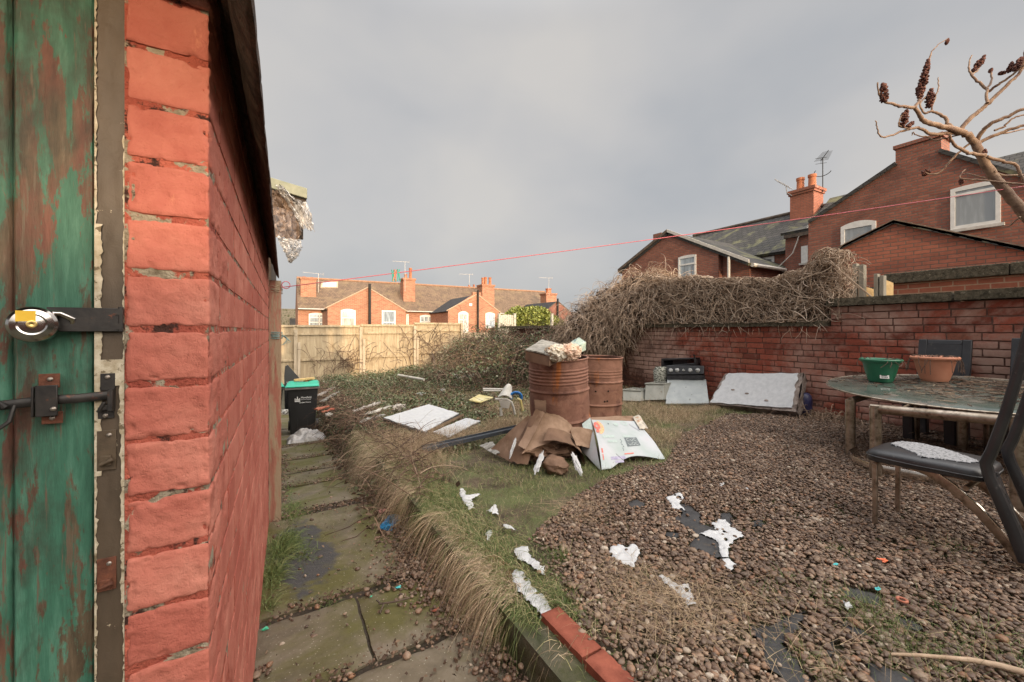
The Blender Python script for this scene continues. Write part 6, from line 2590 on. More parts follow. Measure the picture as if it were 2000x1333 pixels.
for i, (px, col, lab, tilt) in enumerate(((767, 'peg_green', 'leftmost green peg on the washing line', .1), (772.5, 'peg_orange', 'orange peg on the washing line between two green pegs', -.08), (778, 'peg_green', 'rightmost green peg on the washing line', .05))):
    p = line_at(px)
    e = empty('clothes_peg' if i == 0 else 'clothes_peg.%03d' % i, p, lab, 'peg', 'pegs on the washing line')
    for k in (-1, 1):
        b = MB()
        b.tube([p + Vector((k * .010, -.004, .03)), p + Vector((k * .004, 0, .004)), p + Vector((k * .005 + tilt * .05, 0, -.03)), p + Vector((k * .012 + tilt * .1, .003, -.07))], .0042, 6)
        b.build('jaw', M[col], e)

# ------------------------------------------------------------------ table, pots, chairs
def table_glass_mat():
    m, t, b = newmat('table_glass', .12, spec=.8)
    v = objco(t)
    base = ramp_n(t, noise_n(t, v, 3, 6, .6, .5), [(.35, (.05, .07, .06)), (.65, (.12, .14, .12))])
    dirt = thresh(t, noise_n(t, v, 5, 7, .7, .4), .5, .66)
    col = mix_n(t, dirt, base, (.13, .10, .075))
    t.links.new(col, b.inputs['Base Color'])
    mr = N(t, 'ShaderNodeMapRange')
    mr.inputs['To Min'].default_value = .06
    mr.inputs['To Max'].default_value = .55
    t.links.new(dirt, mr.inputs['Value'])
    t.links.new(mr.outputs[0], b.inputs['Roughness'])
    b.inputs['Alpha'].default_value = .93
    return m


M['table_glass'] = table_glass_mat()
M['chrome_old'] = nmat('tarnished_steel', (.24, .19, .14), (.44, .37, .30), 12, .34, .85, bump=.25, bscale=80, bdist=.001, c3=(.12, .09, .065), s3=20, t3=(.5, .68))
M['chrome'] = nmat('chrome', (.55, .5, .45), (.7, .66, .6), 8, .18, 1.0, bump=.05)
TC = Vector((5.27, 1.08))


def tz(x, y=0):
    return -.60 + .08 * (x - 4.5)


tab = empty('glass_table', (TC.x, TC.y, float(yard(TC.x, TC.y))), 'oval dirty glass garden table on thick tarnished steel legs', 'table')
b = MB()
n = 72


def tp(r, a, dz):
    x = TC.x + .79 * r * math.cos(a)
    y = TC.y + .985 * r * math.sin(a)
    return Vector((x, y, tz(x) + dz))


V, F = [], []
for (r, dz) in ((.0001, 0), (.5, 0), (.985, 0), (1.0, -.004), (1.0, -.010), (.985, -.014), (.5, -.014), (.0001, -.014)):
    V += [tp(r, 2 * math.pi * j / n, dz) for j in range(n)]
for i in range(7):
    F += [(i * n + j, i * n + (j + 1) % n, (i + 1) * n + (j + 1) % n, (i + 1) * n + j) for j in range(n)]
b.add(V, F)
b.build('table_top', M['table_glass'], tab, smooth=50)
b = MB()
b.tube([tp(1.002, 2 * math.pi * j / 90, -.007) for j in range(91)], .008, 6, cap=False)
b.build('rim', M['chrome_old'], tab)
M['leg_tops'] = None
L1, L2, L3 = Vector((4.60, 1.66, 0)), Vector((4.08, 1.31, 0)), Vector((4.06, .60, 0))
legs = [L1, L2, L3, Vector((5.66, 1.17, 0)), Vector((5.92, 1.05, 0)), Vector((5.84, 1.55, 0))]
tops = []
for i, p in enumerate(legs):
    zt_ = tz(p.x) - .06
    if i == 1: zt_ = at(1705, 792, 3.17).z
    if i == 2: zt_ = at(1975, 812, 2.58).z
    b = MB()
    z0_ = float(yard(p.x, p.y)) - .01
    b.tube([(p.x, p.y, z0_), (p.x, p.y, zt_)], .046, 18, flat=.8, up=(1, 0, 0))
    b.build('leg' if i == 0 else 'leg.%03d' % i, M['chrome_old'], tab)
    tops.append(Vector((p.x, p.y, zt_)))
b = MB()
b.tube([tops[1] + Vector((0, .03, -.03)), tops[2] + Vector((0, -.03, -.03))], .036, 14, flat=.9)
b.build('top_bar', M['chrome_old'], tab)
b = MB()
b.tube([tops[3] + Vector((0, 0, -.01)), tops[4]], .03, 12)
b.tube([tops[0] + Vector((0, 0, -.01)), tops[5]], .03, 12)
for u in (.12, .8):
    p = tops[1].lerp(tops[2], u)
    b.tube([p, (p.x + .25, p.y, tz(p.x + .25) - .018), (p.x + 1.4, p.y, tz(p.x + 1.4) - .018)], .014, 4, flat=.5)
b.build('top_brace', M['chrome_old'], tab)
b = MB()
zc = float(yard(4.4, 1.5)) + .07
arc = [Vector((4.62, 1.62, zc)), Vector((4.40, 1.60, zc)), Vector((4.22, 1.50, zc)), Vector((4.12, 1.34, zc)), Vector((4.20, 1.0, zc)), Vector((4.5, .8, zc))]
b.tube(arc, .035, 4, flat=.25, up=(0, 0, 1))
b.build('foot_plate', M['chrome'], tab, bevel=.003)

M['pot_green'] = nmat('green_plastic_pot', (.012, .11, .055), (.02, .15, .08), 4, .38, bump=.1, spec=.5)
M['pot_terra'] = nmat('terracotta_plastic_pot', (.50, .20, .12), (.58, .27, .17), 4, .5, bump=.15)
M['pot_soil'] = nmat('pot_soil', (.10, .085, .07), (.26, .23, .2), 12, .9, bump=.7, bscale=50)
M['dead_stem'] = nmat('dead_stem', (.06, .038, .03), (.13, .085, .06), 30, .85, bump=.3)
for i, (px, py, r, h_, mt, lab) in enumerate(((1716, 747, .165, .235, 'pot_green', 'dark green plastic bowl planter with white label on the glass table'), (1822, 746, .172, .245, 'pot_terra', 'terracotta coloured bowl planter with dead stems on the glass table'))):
    d = ray(px, py)
    t = (-.96) / (d[2] - .08 * d[0])
    c = Vector((d[0] * t, d[1] * t, d[2] * t))
    c.x += .05
    c.z = tz(c.x) + .001
    e = empty('bowl_planter' if i == 0 else 'bowl_planter.%03d' % i, c, lab, 'planter', 'bowl planters on the table')
    b = MB()
    prof = [(r * .56, 0), (r * .58, .012), (r * .60, .014), (r * .76, h_ * .45), (r * .86, h_ * .80), (r * .90, h_ * .84), (r * 1.02, h_ * .90), (r * 1.04, h_ * .96), (r * 1.0, h_), (r * .92, h_ * .97), (r * .84, h_ * .8)]
    b.lathe(prof, c, 48)
    b.build('bowl', M[mt], e, smooth=40)
    b = MB()
    b.grid(lambda u, v: c + Vector(((u - .5) * 2 * r * .86 * math.sqrt(max(0, 1 - (2 * v - 1) ** 2)), (v - .5) * 2 * r * .86, h_ * .86 + .02 * nz(u * 5, v * 5, 1, i))), 20, 20)
    b.build('soil', M['pot_soil'] if i else M['snow'], e, smooth=60)
    if i == 0:
        a_ = math.atan2(-c.y, -c.x) + .25
        b = MB()
        cc = c + Vector((math.cos(a_) * r * .70, math.sin(a_) * r * .70, h_ * .25))
        Mx = Matrix.Translation(cc) @ Matrix.Rotation(a_ + math.pi / 2, 4, 'Z') @ Matrix.Rotation(math.radians(-22), 4, 'X')
        b.box((-.035, -.004, -.018), (.035, .004, .018), Mx)
        lb = b.build('price_label', M['white_frame'], e)
        b = MB()
        for k in range(9):
            b.box((-.026 + k * .006, -.0052, -.012), (-.026 + k * .006 + .002 + .002 * (k % 2), -.0042, .004), Mx)
        b.box((-.026, -.0052, .008), (.02, -.0042, .012), Mx)
        b.build('barcode', M['bin'], lb)
    b = MB()
    for k in range(10 if i == 0 else 26):
        a0 = R_.uniform(0, 2 * math.pi)
        da = R_.uniform(-1, 1)
        P = []
        m_ = 10
        r0 = R_.uniform(.1, .7)
        for j in range(m_):
            u = j / (m_ - 1)
            rr = r * (r0 + (1.1 - r0) * min(1, u * 1.5)) + (.03 * max(0, u - .6))
            zz = h_ * (.9 + .14 * math.sin(min(1, u * 1.5) * math.pi)) - (max(0, u - .55) * (.30 if i else .12)) * R_.uniform(.8, 1.1)
            P.append(c + Vector((math.cos(a0 + da * u) * rr, math.sin(a0 + da * u) * rr, max(zz, .005))))
        b.tube(P, .0028, 5)
    b.build('dead_stems', M['dead_stem'], e)

# chair in the foreground
M['leather'] = nmat('black_vinyl', (.018, .018, .02), (.032, .031, .032), 8, .34, bump=.25, bscale=220, bdist=.0008, spec=.55, c3=(.11, .10, .095), s3=30, t3=(.62, .72))
ch = empty('garden_chair', (3.22, .75, float(yard(3.2, .75))), 'black padded chair with curved chrome frame and snow on its seat', 'chair')
XL, XR = 3.02, 3.44


def seat_fn(u, v, top=True):
    # u across (XL..XR), v along y from rear to front, superelliptic plan
    a = 2 * u - 1
    c_ = 2 * v - 1
    return a, c_


b = MB()
zs = -.735
n1, n2 = 48, 8
V, F = [], []
for k in range(n2 + 1):
    w = k / n2
    prof_r = [1.0, 1.012, 1.015, 1.008, .985, .93, .80, .5, .0001][k]
    prof_z = [-.034, -.026, -.010, .006, .018, .027, .033, .036, .037][k]
    for j in range(n1):
        a = 2 * math.pi * j / n1
        ex = .38
        cx_ = math.copysign(abs(math.cos(a)) ** ex, math.cos(a))
        cy_ = math.copysign(abs(math.sin(a)) ** ex, math.sin(a))
        V.append((3.225 + .205 * cx_ * prof_r * (1 - .08 * (cy_ < 0)), .79 + .245 * cy_ * prof_r, zs + prof_z + .012 * (cy_ * prof_r) ** 2 * (cy_ > 0) * -1))
for k in range(n2):
    F += [(k * n1 + j, k * n1 + (j + 1) % n1, (k + 1) * n1 + (j + 1) % n1, (k + 1) * n1 + j) for j in range(n1)]
F.append(tuple(range(n1 - 1, -1, -1)))
b.add(V, F)
seat = b.build('seat', M['leather'], ch, smooth=50)
b = MB()
for k, (rr, zz) in enumerate(((1.018, -.012),)):
    P = []
    for j in range(n1 + 1):
        a = 2 * math.pi * j / n1
        cx_ = math.copysign(abs(math.cos(a)) ** .38, math.cos(a))
        cy_ = math.copysign(abs(math.sin(a)) ** .38, math.sin(a))
        P.append((3.225 + .205 * cx_ * rr * (1 - .08 * (cy_ < 0)), .79 + .245 * cy_ * rr, zs + zz))
    b.tube(P, .004, 6, cap=False)
b.build('piping', M['leather'], seat)
M['frost'] = nmat('frosty_snow', (.24, .24, .25), (.35, .35, .36), 60, .7, bump=.6, bscale=300, bdist=.002, c3=(.06, .06, .062), s3=90, t3=(.52, .6))
ps = [onZ(px, py, zs + .036) for px, py in ((1738, 866), (1760, 862), (1800, 866), (1850, 878), (1900, 895), (1915, 903), (1890, 905), (1840, 897), (1800, 893), (1775, 880))]
o = patch_mesh(ps, .004, lambda x, y: zs + .0365, .018, .0015, 3, 90, M['frost'], 'snow_on_seat')
tag(o, 'long thin smear of snow on the black chair seat', 'snow', 'patches of melting snow in the yard')
prof = [onX(px, py, XL) for px, py in ((1997, 695), (1985, 740), (1962, 815), (1938, 880), (1925, 905), (1932, 930), (1952, 975), (1978, 1035), (2003, 1100))]
for sx in (0, 1):
    b = MB()
    P = [p + Vector((sx * (XR - XL), 0, 0)) for p in prof]
    P[0] = P[0] + (prof[0] - prof[1]) * 3
    b.tube(P, [.018, .02, .021, .022, .024, .024, .026, .026, .024], 10, flat=.75, up=(0, 1, 0))
    b.build('back_frame' if not sx else 'back_frame.001', M['leather'], ch)
b = MB()
p0, p1 = prof[0], prof[3]
p1 = p0.lerp(prof[1], .6)
p0 = p0 + (p0 - prof[1]) * 3
b.sheet([p0 + Vector((.01, -.005, 0)), p0 + Vector((XR - XL - .01, -.005, 0)), p1 + Vector((XR - XL - .01, -.005, 0)), p1 + Vector((.01, -.005, 0))], 12, 16, bend=-.02, th=.022)
b.build('backrest', M['leather'], ch, bevel=.004)
b = MB()
p0, p1 = prof[5], prof[8]
for u0, u1 in ((.05, .25), (.38, .62), (.78, 1.0)):
    a_, c_ = p0.lerp(p1, u0), p0.lerp(p1, u1)
    b.sheet([a_, a_ + Vector((.10, 0, 0)), c_ + Vector((.10, 0, 0)), c_], 6, 4, th=.012)
b.tube([p0 + Vector((.10, 0, 0)), p1 + Vector((.10, 0, 0))], .014, 8)
b.build('lower_back_slats', M['leather'], ch)
for i, sx in enumerate((3.055, 3.41)):
    zg = float(yard(sx, 1.0))
    yl = .985
    if i == 0:
        q0 = G(1712, 1016)
        zg, sx, yl = q0.z, 3.06, .985
    b = MB()
    b.box((sx - .011, yl - .011, zg - .01), (sx + .011, yl + .011, zs - .06))
    b.build('leg' if i == 0 else 'leg.%03d' % i, M['chrome_old'], ch, bevel=.003)
    b = MB()
    arc = [onX(px, py, 3.02) + Vector((sx - 3.02, 0, 0)) for px, py in ((1710, 899), (1735, 900), (1770, 908), (1810, 925), (1860, 960), (1910, 1004), (1955, 1054), (1985, 1092), (2006, 1122))]
    b.tube(arc, [.026] * 9, 4, flat=.25, up=(0, 0, 1))
    b.build('curved_leg' if i == 0 else 'curved_leg.%03d' % i, M['chrome_old'], ch, bevel=.001)
    b = MB()
    b.tube([p + Vector((0, 0, .0)) + Vector((-.004, 0, .027)) for p in arc], .0060, 6)  # bright bead added as the highlight along the leg's top edge
    b.build('edge_highlight' if i == 0 else 'edge_highlight.%03d' % i, M['chrome'], ch)
b = MB()
b.tube([(3.055, .985, zs - .062), (3.41, .985, zs - .062)], .012, 6)
b.tube([(3.055, .62, zs - .062 - .02), (3.41, .62, zs - .062 - .02)], .012, 6)
b.box((3.08, .60, zs - .05), (3.39, .97, zs - .036))
b.build('cross_rail', M['chrome_old'], ch)

# two black chairs tipped against the wall
M['black_plastic'] = nmat('black_chair_vinyl', (.014, .015, .018), (.028, .028, .032), 6, .42, bump=.25, bscale=120, bdist=.001, spec=.5, c3=(.09, .08, .07), s3=12, t3=(.62, .75))


def wallchair(ya, yb, ztop, lab, i):
    e = empty('wall_chair' if i == 0 else 'wall_chair.%03d' % i, (6.2, (ya + yb) / 2, float(yard(6.2, 1))), lab, 'chair', 'black chairs stood against the yard wall')
    x0 = 6.22
    b = MB()
    w = .07
    lean = .05
    zb_ = ztop - .50
    for (y0_, y1_) in ((ya, ya + w), (yb - w, yb)):
        b.prism([(x0 - lean, y0_, zb_), (x0 - lean, y1_, zb_), (x0 + lean, y1_, ztop), (x0 + lean, y0_, ztop)], (.045, 0, 0))
    b.prism([(x0 + lean * .7, ya + w, ztop - .055), (x0 + lean * .7, yb - w, ztop - .055), (x0 + lean, yb - w, ztop - .003), (x0 + lean, ya + w, ztop - .003)], (.045, 0, 0))
    b.build('back_frame', M['black_plastic'], e, bevel=.008)
    b = MB()
    b.sheet([Vector((x0 - lean + .02, ya + w, zb_)), Vector((x0 - lean + .02, yb - w, zb_)), Vector((x0 + lean * .7 + .02, yb - w, ztop - .055)), Vector((x0 + lean * .7 + .02, ya + w, ztop - .055))], 10, 10, bend=.012, th=.015)
    b.build('backrest', M['black_plastic'], e)
    b = MB()
    b.box((x0 - .45, ya + .02, zb_ + .02), (x0 + .0, yb - .02, zb_ + .085))
    b.build('seat', M['black_plastic'], e, bevel=.02)
    zg = float(yard(6.1, 1))
    for k, (xx, yy) in enumerate(((x0 - .42, ya + .05), (x0 - .42, yb - .05), (x0 - .02, ya + .05), (x0 - .02, yb - .05))):
        b = MB()
        b.prism([(xx - .05, yy - .045, zg), (xx + .05, yy - .045, zg), (xx + .04, yy - .03, zb_ + .02), (xx - .03, yy - .03, zb_ + .02)], (0, .085, 0))
        b.build('leg' if k == 0 else 'leg.%03d' % k, M['black_plastic'], e, bevel=.01)


XW = 6.2
a_, c_ = onX(1790, 663, XW), onX(1895, 665, XW)
wallchair(c_.y, a_.y, a_.z, 'black chair standing against the brick wall behind the terracotta planter', 0)
a_ = onX(1972, 661, XW)
wallchair(a_.y - .5, a_.y, a_.z, 'black chair at the right edge, half hidden by the foreground chair back', 1)

# ------------------------------------------------------------------ junk along the wall
M['pale_panel'] = nmat('pale_enamel', (.24, .26, .26), (.33, .35, .345), 4, .4, bump=.2, spec=.5, c3=(.09, .085, .08), s3=13, t3=(.64, .67))
M['pale_tub'] = nmat('pale_plastic_tub', (.20, .20, .175), (.28, .275, .24), 5, .6, bump=.2, c3=(.15, .13, .09), s3=8, t3=(.6, .7))
M['hob_black'] = nmat('hob_black', (.012, .012, .014), (.03, .03, .032), 8, .3, bump=.1, spec=.6)
M['knob'] = nmat('knob_grey', (.32, .33, .32), (.48, .48, .47), 20, .4, bump=0)


def slab_px(mb, pts, t_, thick):
    """panel with the four photo corners at depths pts[i][2]"""
    P = [at(*p) for p in pts]
    n = (P[1] - P[0]).cross(P[3] - P[0]).normalized()
    if n.dot(Vector(P[0])) < 0: n = -n
    mb.prism(P, n * thick)
    return P, n


ck = empty('old_cooker', G(1342, 787), 'old cooker lying against the wall, black knob panel above a chipped pale enamel side', 'cooker')
b = MB()
P, nn = slab_px(b, [(1300, 789, 6.55), (1385, 788, 6.30), (1379, 741, 6.75), (1303, 740, 7.05)], 0, .04)
b.build('enamel_panel', M['pale_panel'], ck, bevel=.006)
b = MB()
P2, n2_ = slab_px(b, [(1303, 732, 7.0), (1375, 731, 6.70), (1375, 715, 6.74), (1302, 714, 7.05)], 0, .12)
b.build('knob_panel', M['hob_black'], ck, bevel=.006)
b = MB()
slab_px(b, [(1302, 741, 7.02), (1376, 741, 6.72), (1375, 733, 6.72), (1303, 733, 7.02)], 0, .14)
b.build('front_strip', M['dark_edge'], ck, bevel=.004)
for k, u in enumerate((.11, .29, .46, .64, .84)):
    c = P2[0].lerp(P2[1], u).lerp(P2[3].lerp(P2[2], u), .45)
    b = MB()
    R3 = (-n2_).to_track_quat('Z', 'Y').to_matrix().to_4x4()
    s_ = .6 if k == 2 else 1
    b.lathe([(.036 * s_, 0), (.036 * s_, .012), (.026 * s_, .03), (.0001, .032)], c - n2_ * .001, 16, R3, capb=False)
    b.box((-.008 * s_, -.03 * s_, .02), (.008 * s_, .03 * s_, .05), Matrix.Translation(c) @ R3 @ Matrix.Rotation(k * 1.1, 4, 'Z'))
    b.build('knob' if k == 0 else 'knob.%03d' % k, M['knob'], ck)
ov = empty('oven_grill', G(1325, 778), 'black grill pan unit standing behind the cooker knobs', 'grill')
b = MB()
P = [at(*p) for p in [(1291, 722, 7.35), (1360, 714, 7.05), (1359, 699, 7.05), (1291, 701, 7.35)]]
n = Vector((1, .0, 0))
for (i0, i1, h0_, h1_) in ((0, 1, 0, .28), (3, 2, -.22, 0)):
    pass
z_ = [p.z for p in P]
b.prism([P[0], P[1], P[1].lerp(P[2], .32), P[0].lerp(P[3], .32)], (.3, 0, 0))
b.prism([P[0].lerp(P[3], .80), P[1].lerp(P[2], .80), P[2], P[3]], (.3, 0, 0))
b.prism([P[0].lerp(P[1], .0), P[0].lerp(P[1], .06), P[3].lerp(P[2], .06), P[3]], (.3, 0, 0))
b.prism([P[0].lerp(P[1], .94), P[1], P[2], P[3].lerp(P[2], .94)], (.3, 0, 0))
b.prism([p + Vector((.27, 0, 0)) for p in P], (.02, 0, 0))
q = [Vector((p.x, p.y, float(yard(5.9, p.y)))) for p in P[:2]]
b.prism([q[0], q[1], P[1] - Vector((0, 0, .004)), P[0] - Vector((0, 0, .004))], (.28, 0, 0))
b.build('frame', M['hob_black'], ov, bevel=.006)
b = MB()
b.tube([at(1357, 701, 7.0), at(1356, 695, 7.0), at(1354, 693, 7.0)], .015, 6)
b.build('hinge', M['hob_black'], ov)
# tub and small box
for i, (pts, lab) in enumerate(((((1259, 782, 6.75), (1297, 781, 6.62), (1296, 751, 6.78), (1261, 750, 6.95)), 'pale plastic tub standing just left of the cooker'), (((1216, 783, 6.9), (1253, 784, 6.75), (1252, 764, 6.9), (1217, 762, 7.05)), 'low greenish grey box in the grass right of the rear drum'))):
    e = empty('plastic_tub' if i == 0 else 'plastic_tub.%03d' % i, at(*pts[0]) - Vector((0, 0, .02)), lab, 'tub', 'pale tubs by the yard wall')
    P = [at(*p) for p in pts]
    bk = Vector((.30, .05, 0))
    b = MB()
    b.prism([P[0], P[1], P[2], P[3]], Vector((.01, 0, 0)))
    b.prism([P[0] + Vector((.011, 0, 0)), P[0] + bk, P[3] + bk, P[3] + Vector((.011, 0, 0))], (0, -.01, 0))
    b.prism([P[1] + Vector((.011, 0, 0)), P[1] + bk, P[2] + bk, P[2] + Vector((.011, 0, 0))], (0, .01, 0))
    b.prism([P[0] + bk, P[1] + bk, P[2] + bk, P[3] + bk], (.01, 0, 0))
    b.build('tub_body', M['pale_tub'], e, bevel=.003)
    b = MB()
    rim = [P[3] + Vector((-.012, 0, .0)), P[2] + Vector((-.012, 0, 0)), P[2] + bk, P[3] + bk, P[3] + Vector((-.012, 0, .0))]
    b.tube(rim, .014, 6)
    b.build('rim', M['pale_tub'], e)
# rolled carpet
M['roll'] = nmat('striped_roll', (.06, .06, .045), (.42, .42, .36), 30, .8, bump=.7, bscale=40, bdist=.01, stretch=(1, 1, 2.2), lo=.45, hi=.52)
b = MB()
c = at(1291, 745, 7.2)
zg = float(yard(c.x, c.y))
b.lathe([(.115, 0), (.125, .1), (.12, .3), (.13, .48), (.10, .55), (.05, .50)], (c.x, c.y, zg), 24)
b.v = [(v[0] + .015 * nz(v[0] * 9, v[2] * 14, 1), v[1], v[2]) for v in b.v]
tag(b.build('rolled_netting', M['roll'], smooth=60), 'upright roll of striped netting tucked behind the cooker', 'roll')
# mattress with snow
mt = empty('mattress', G(1470, 795), 'old mattress covered in clean snow, propped against the red wall', 'mattress')
M['mattress'] = nmat('mattress_cloth', (.13, .10, .085), (.30, .25, .22), 7, .95, bump=.8, bscale=30, bdist=.012, c3=(.08, .055, .045), s3=9, t3=(.55, .65))
Q = [at(1385, 790, 6.28), at(1556, 806, 5.30), at(1569, 731, 5.52), at(1417, 731, 6.48)]
b = MB()
nr = (Q[1] - Q[0]).cross(Q[3] - Q[0]).normalized()
if nr.dot(Q[0]) < 0: nr = -nr
b.sheet([p for p in Q], 24, 16, rough=.02, th=.01, rs=5, edge=.012)
side = []
for i in range(4):
    j = (i + 1) % 4
    b.sheet([Q[i], Q[j], Q[j] + nr * .13, Q[i] + nr * .13], 20, 5, rough=.015, th=.006, rs=7)
b.sheet([p + nr * .13 for p in Q], 6, 6, th=.006)
b.build('mattress_body', M['mattress'], mt, smooth=50)
b = MB()
Qs = [Q[0].lerp(Q[1], .02).lerp(Q[3], .02), Q[0].lerp(Q[1], .965).lerp(Q[3].lerp(Q[2], .965), .07), Q[3].lerp(Q[2], .95).lerp(Q[0].lerp(Q[1], .95), .02), Q[3].lerp(Q[2], .055).lerp(Q[0].lerp(Q[1], .06), .02)]
Qs = [p - nr * .02 for p in Qs]
holes = [(.22, .44), (.43, .34), (.70, .16)]


def mf(u, v):
    k = 0
    for hu, hv in holes:
        k -= .03 * math.exp(-((u - hu) / .018) ** 2 - ((v - hv) / .022) ** 2)
    return k


b.sheet(Qs, 60, 40, rough=.003, th=.016, rs=3, edge=.03, fn=None)
b.build('snow_cover', M['snow'], mt, smooth=60)
b = MB()
for hu, hv in holes:
    c = Qs[0].lerp(Qs[1], hu).lerp(Qs[3].lerp(Qs[2], hu), hv) - nr * .020
    R3 = (-nr).to_track_quat('Z', 'Y').to_matrix().to_4x4()
    V = []
    for j in range(14):
        a = 2 * math.pi * j / 14
        V.append(c + (R3 @ Vector(((.030 + .01 * nz(j, hu * 9, 1)) * math.cos(a), (.016 + .005 * nz(j, hu, 2)) * math.sin(a), 0))))
    b.add(V, [tuple(range(14))])
b.build('melt_hole', M['mattress'], mt)
# blue barrel
M['blue_barrel'] = nmat('dark_blue_barrel', (.012, .014, .05), (.03, .03, .08), 6, .4, bump=.2, spec=.5, c3=(.1, .08, .08), s3=12, t3=(.6, .7))
c = G(1572, 803)
c = Vector((6.22, onX(1571, 800, 6.22).y, float(yard(6.2, 2.8))))
b = MB()
b.lathe([(.06, 0), (.08, .02), (.09, .12), (.09, .22), (.08, .29), (.05, .32), (.0001, .325)], c, 28)
tag(b.build('blue_drum', M['blue_barrel'], smooth=50), 'small dark blue plastic barrel beside the right end of the mattress', 'barrel')

# ------------------------------------------------------------------ toys and scraps on the grass
M['white_plastic'] = nmat('white_plastic', (.36, .34, .30), (.46, .44, .40), 9, .45, bump=.15, c3=(.3, .24, .17), s3=10, t3=(.62, .7))
M['blue_plastic'] = nmat('blue_plastic', (.01, .11, .36), (.02, .18, .5), 20, .4, bump=.1, spec=.5)
M['yellow_plastic'] = nmat('faded_yellow', (.42, .34, .11), (.50, .46, .28), 6, .5, bump=.2)
T0 = 5.15


def tpx(px, py, t=T0):
    return at(px, py, t)


tc_ = empty('toy_ride_on', G(990, 808), 'white plastic toy seat lying in the long grass left of the drums', 'toy')
b = MB()
b.sheet([tpx(971, 779), tpx(1000, 781), tpx(1000, 758, 5.4), tpx(985, 758, 5.4)], 10, 10, bend=.05, rough=.01, th=.012)
b.sheet([tpx(974, 782), tpx(998, 783), tpx(994, 798), tpx(979, 796)], 6, 6, bend=.01, th=.012)
b.build('seat_shell', M['white_plastic'], tc_, smooth=50)
b = MB()
b.tube([tpx(967, 780), tpx(990, 780), tpx(999, 786), tpx(1003, 797), tpx(1006, 810)], .016, 8)
b.tube([tpx(978, 797), tpx(979, 812)], .02, 8)
b.build('frame_tube', M['white_plastic'], tc_)
b = MB()
b.tube([tpx(943, 760, 5.5), tpx(984, 761, 5.5)], .014, 8)
b.tube([tpx(944, 763.5, 5.45), tpx(978, 764, 5.45)], .010, 8)
tag(b.build('plastic_rail', M['white_plastic']), 'pair of thin white plastic rails behind the toy seat', 'rail')
b = MB()
for k in range(5):
    P = []
    for j in range(19):
        a = math.radians(-30 + 240 * j / 18)
        rr = 11 - k * .7
        P.append(tpx(1008 + rr * math.cos(a) * 1.05, 776 - rr * math.sin(a) * .9, 5.2 + .02 * k) + Vector((0, 0, .006 * nz(j, k))))
    b.tube(P, .012, 6)
tag(b.build('blue_hose', M['blue_plastic']), 'bright blue coiled plastic hose beside the white toy seat', 'hose')
b = MB()
b.tube([tpx(1010, 779), tpx(1016, 782), tpx(1021, 803)], .02, 8)
tag(b.build('plastic_strut', M['yellow_plastic']), 'pale yellow plastic leg sticking up beside the blue hose', 'toy part')
b = MB()
Q = [G(917, 782, .10), G(938, 787, .05), G(962, 777, .10), G(936, 772, .12)]
b.sheet(Q, 12, 12, bend=-.01, rough=.01, th=.012)
b.tube(Q + [Q[0]], .014, 6)
tag(b.build('yellow_tray', M['yellow_plastic'], smooth=40), 'faded yellow plastic tray lying in the grass', 'tray')
M['pale_pipe'] = nmat('pale_pipe', (.36, .34, .29), (.5, .47, .42), 9, .6, bump=.2)
for i, (P, r, lab) in enumerate(((((883, 733, 10.5), (893, 736, 10.5), (897, 742, 10.4)), .05, 'short pale elbow pipe near the bramble mound'), (((899, 738, 10.3), (926, 735, 10.3)), .05, 'straight pale pipe lying beside the elbow pipe'), (((778, 733, 10), (828, 742, 9.2)), .03, 'long thin pale batten lying across the far grass'))):
    b = MB()
    b.tube([at(*p) for p in P], r, 8)
    tag(b.build('pipe_scrap' if i == 0 else 'pipe_scrap.%03d' % i, M['pale_pipe']), lab, 'pipe', 'pale pipes in the far grass')

# rubbish bank between path and grass
M['rubble'] = nmat('pale_rubble', (.25, .22, .19), (.46, .42, .38), 8, .85, bump=.6, bscale=40, bdist=.01)
M['red_scrap'] = nmat('red_scrap', (.28, .08, .05), (.40, .16, .1), 9, .8, bump=.4)
items = [((622, 775), (652, 758), 8.2, .05, 'rubble', 'pale broken slat on the bank right of the bin'), ((628, 786), (660, 768), 8.0, .045, 'board_grey', 'grey splintered slat below the pale broken one'),
         ((618, 802), (640, 796), 7.9, .06, 'red_scrap', 'dull red tube end beside the bin'), ((630, 807), (652, 800), 7.8, .035, 'red_scrap', 'thin orange strip of plastic by the red tube'),
         ((690, 806), (740, 788), 6.9, .04, 'rubble', 'long white splintered board on the ground ivy'), ((712, 812), (760, 797), 6.7, .03, 'pale_pipe', 'pale lath lying parallel to the splintered board'),
         ((705, 826), (750, 812), 6.5, .025, 'board_grey', 'thin grey lath nearest the larger snow covered board')]
for i, (a_, c_, t_, w, mt_, lab) in enumerate(items):
    p0, p1 = G(a_[0], a_[1], .06), G(c_[0], c_[1], .08)
    b = MB()
    n_ = 14
    d = p1 - p0
    s = d.cross(Vector((0, 0, 1))).normalized()
    b.sheet([p0 - s * w, p1 - s * w * .7, p1 + s * w, p0 + s * w], 16, 4, rough=.02, th=.02, rs=9, edge=.12, seed=i)
    tag(b.build('scrap_slat' if i == 0 else 'scrap_slat.%03d' % i, M[mt_], smooth=30), lab, 'scrap', 'scraps dumped along the bank')
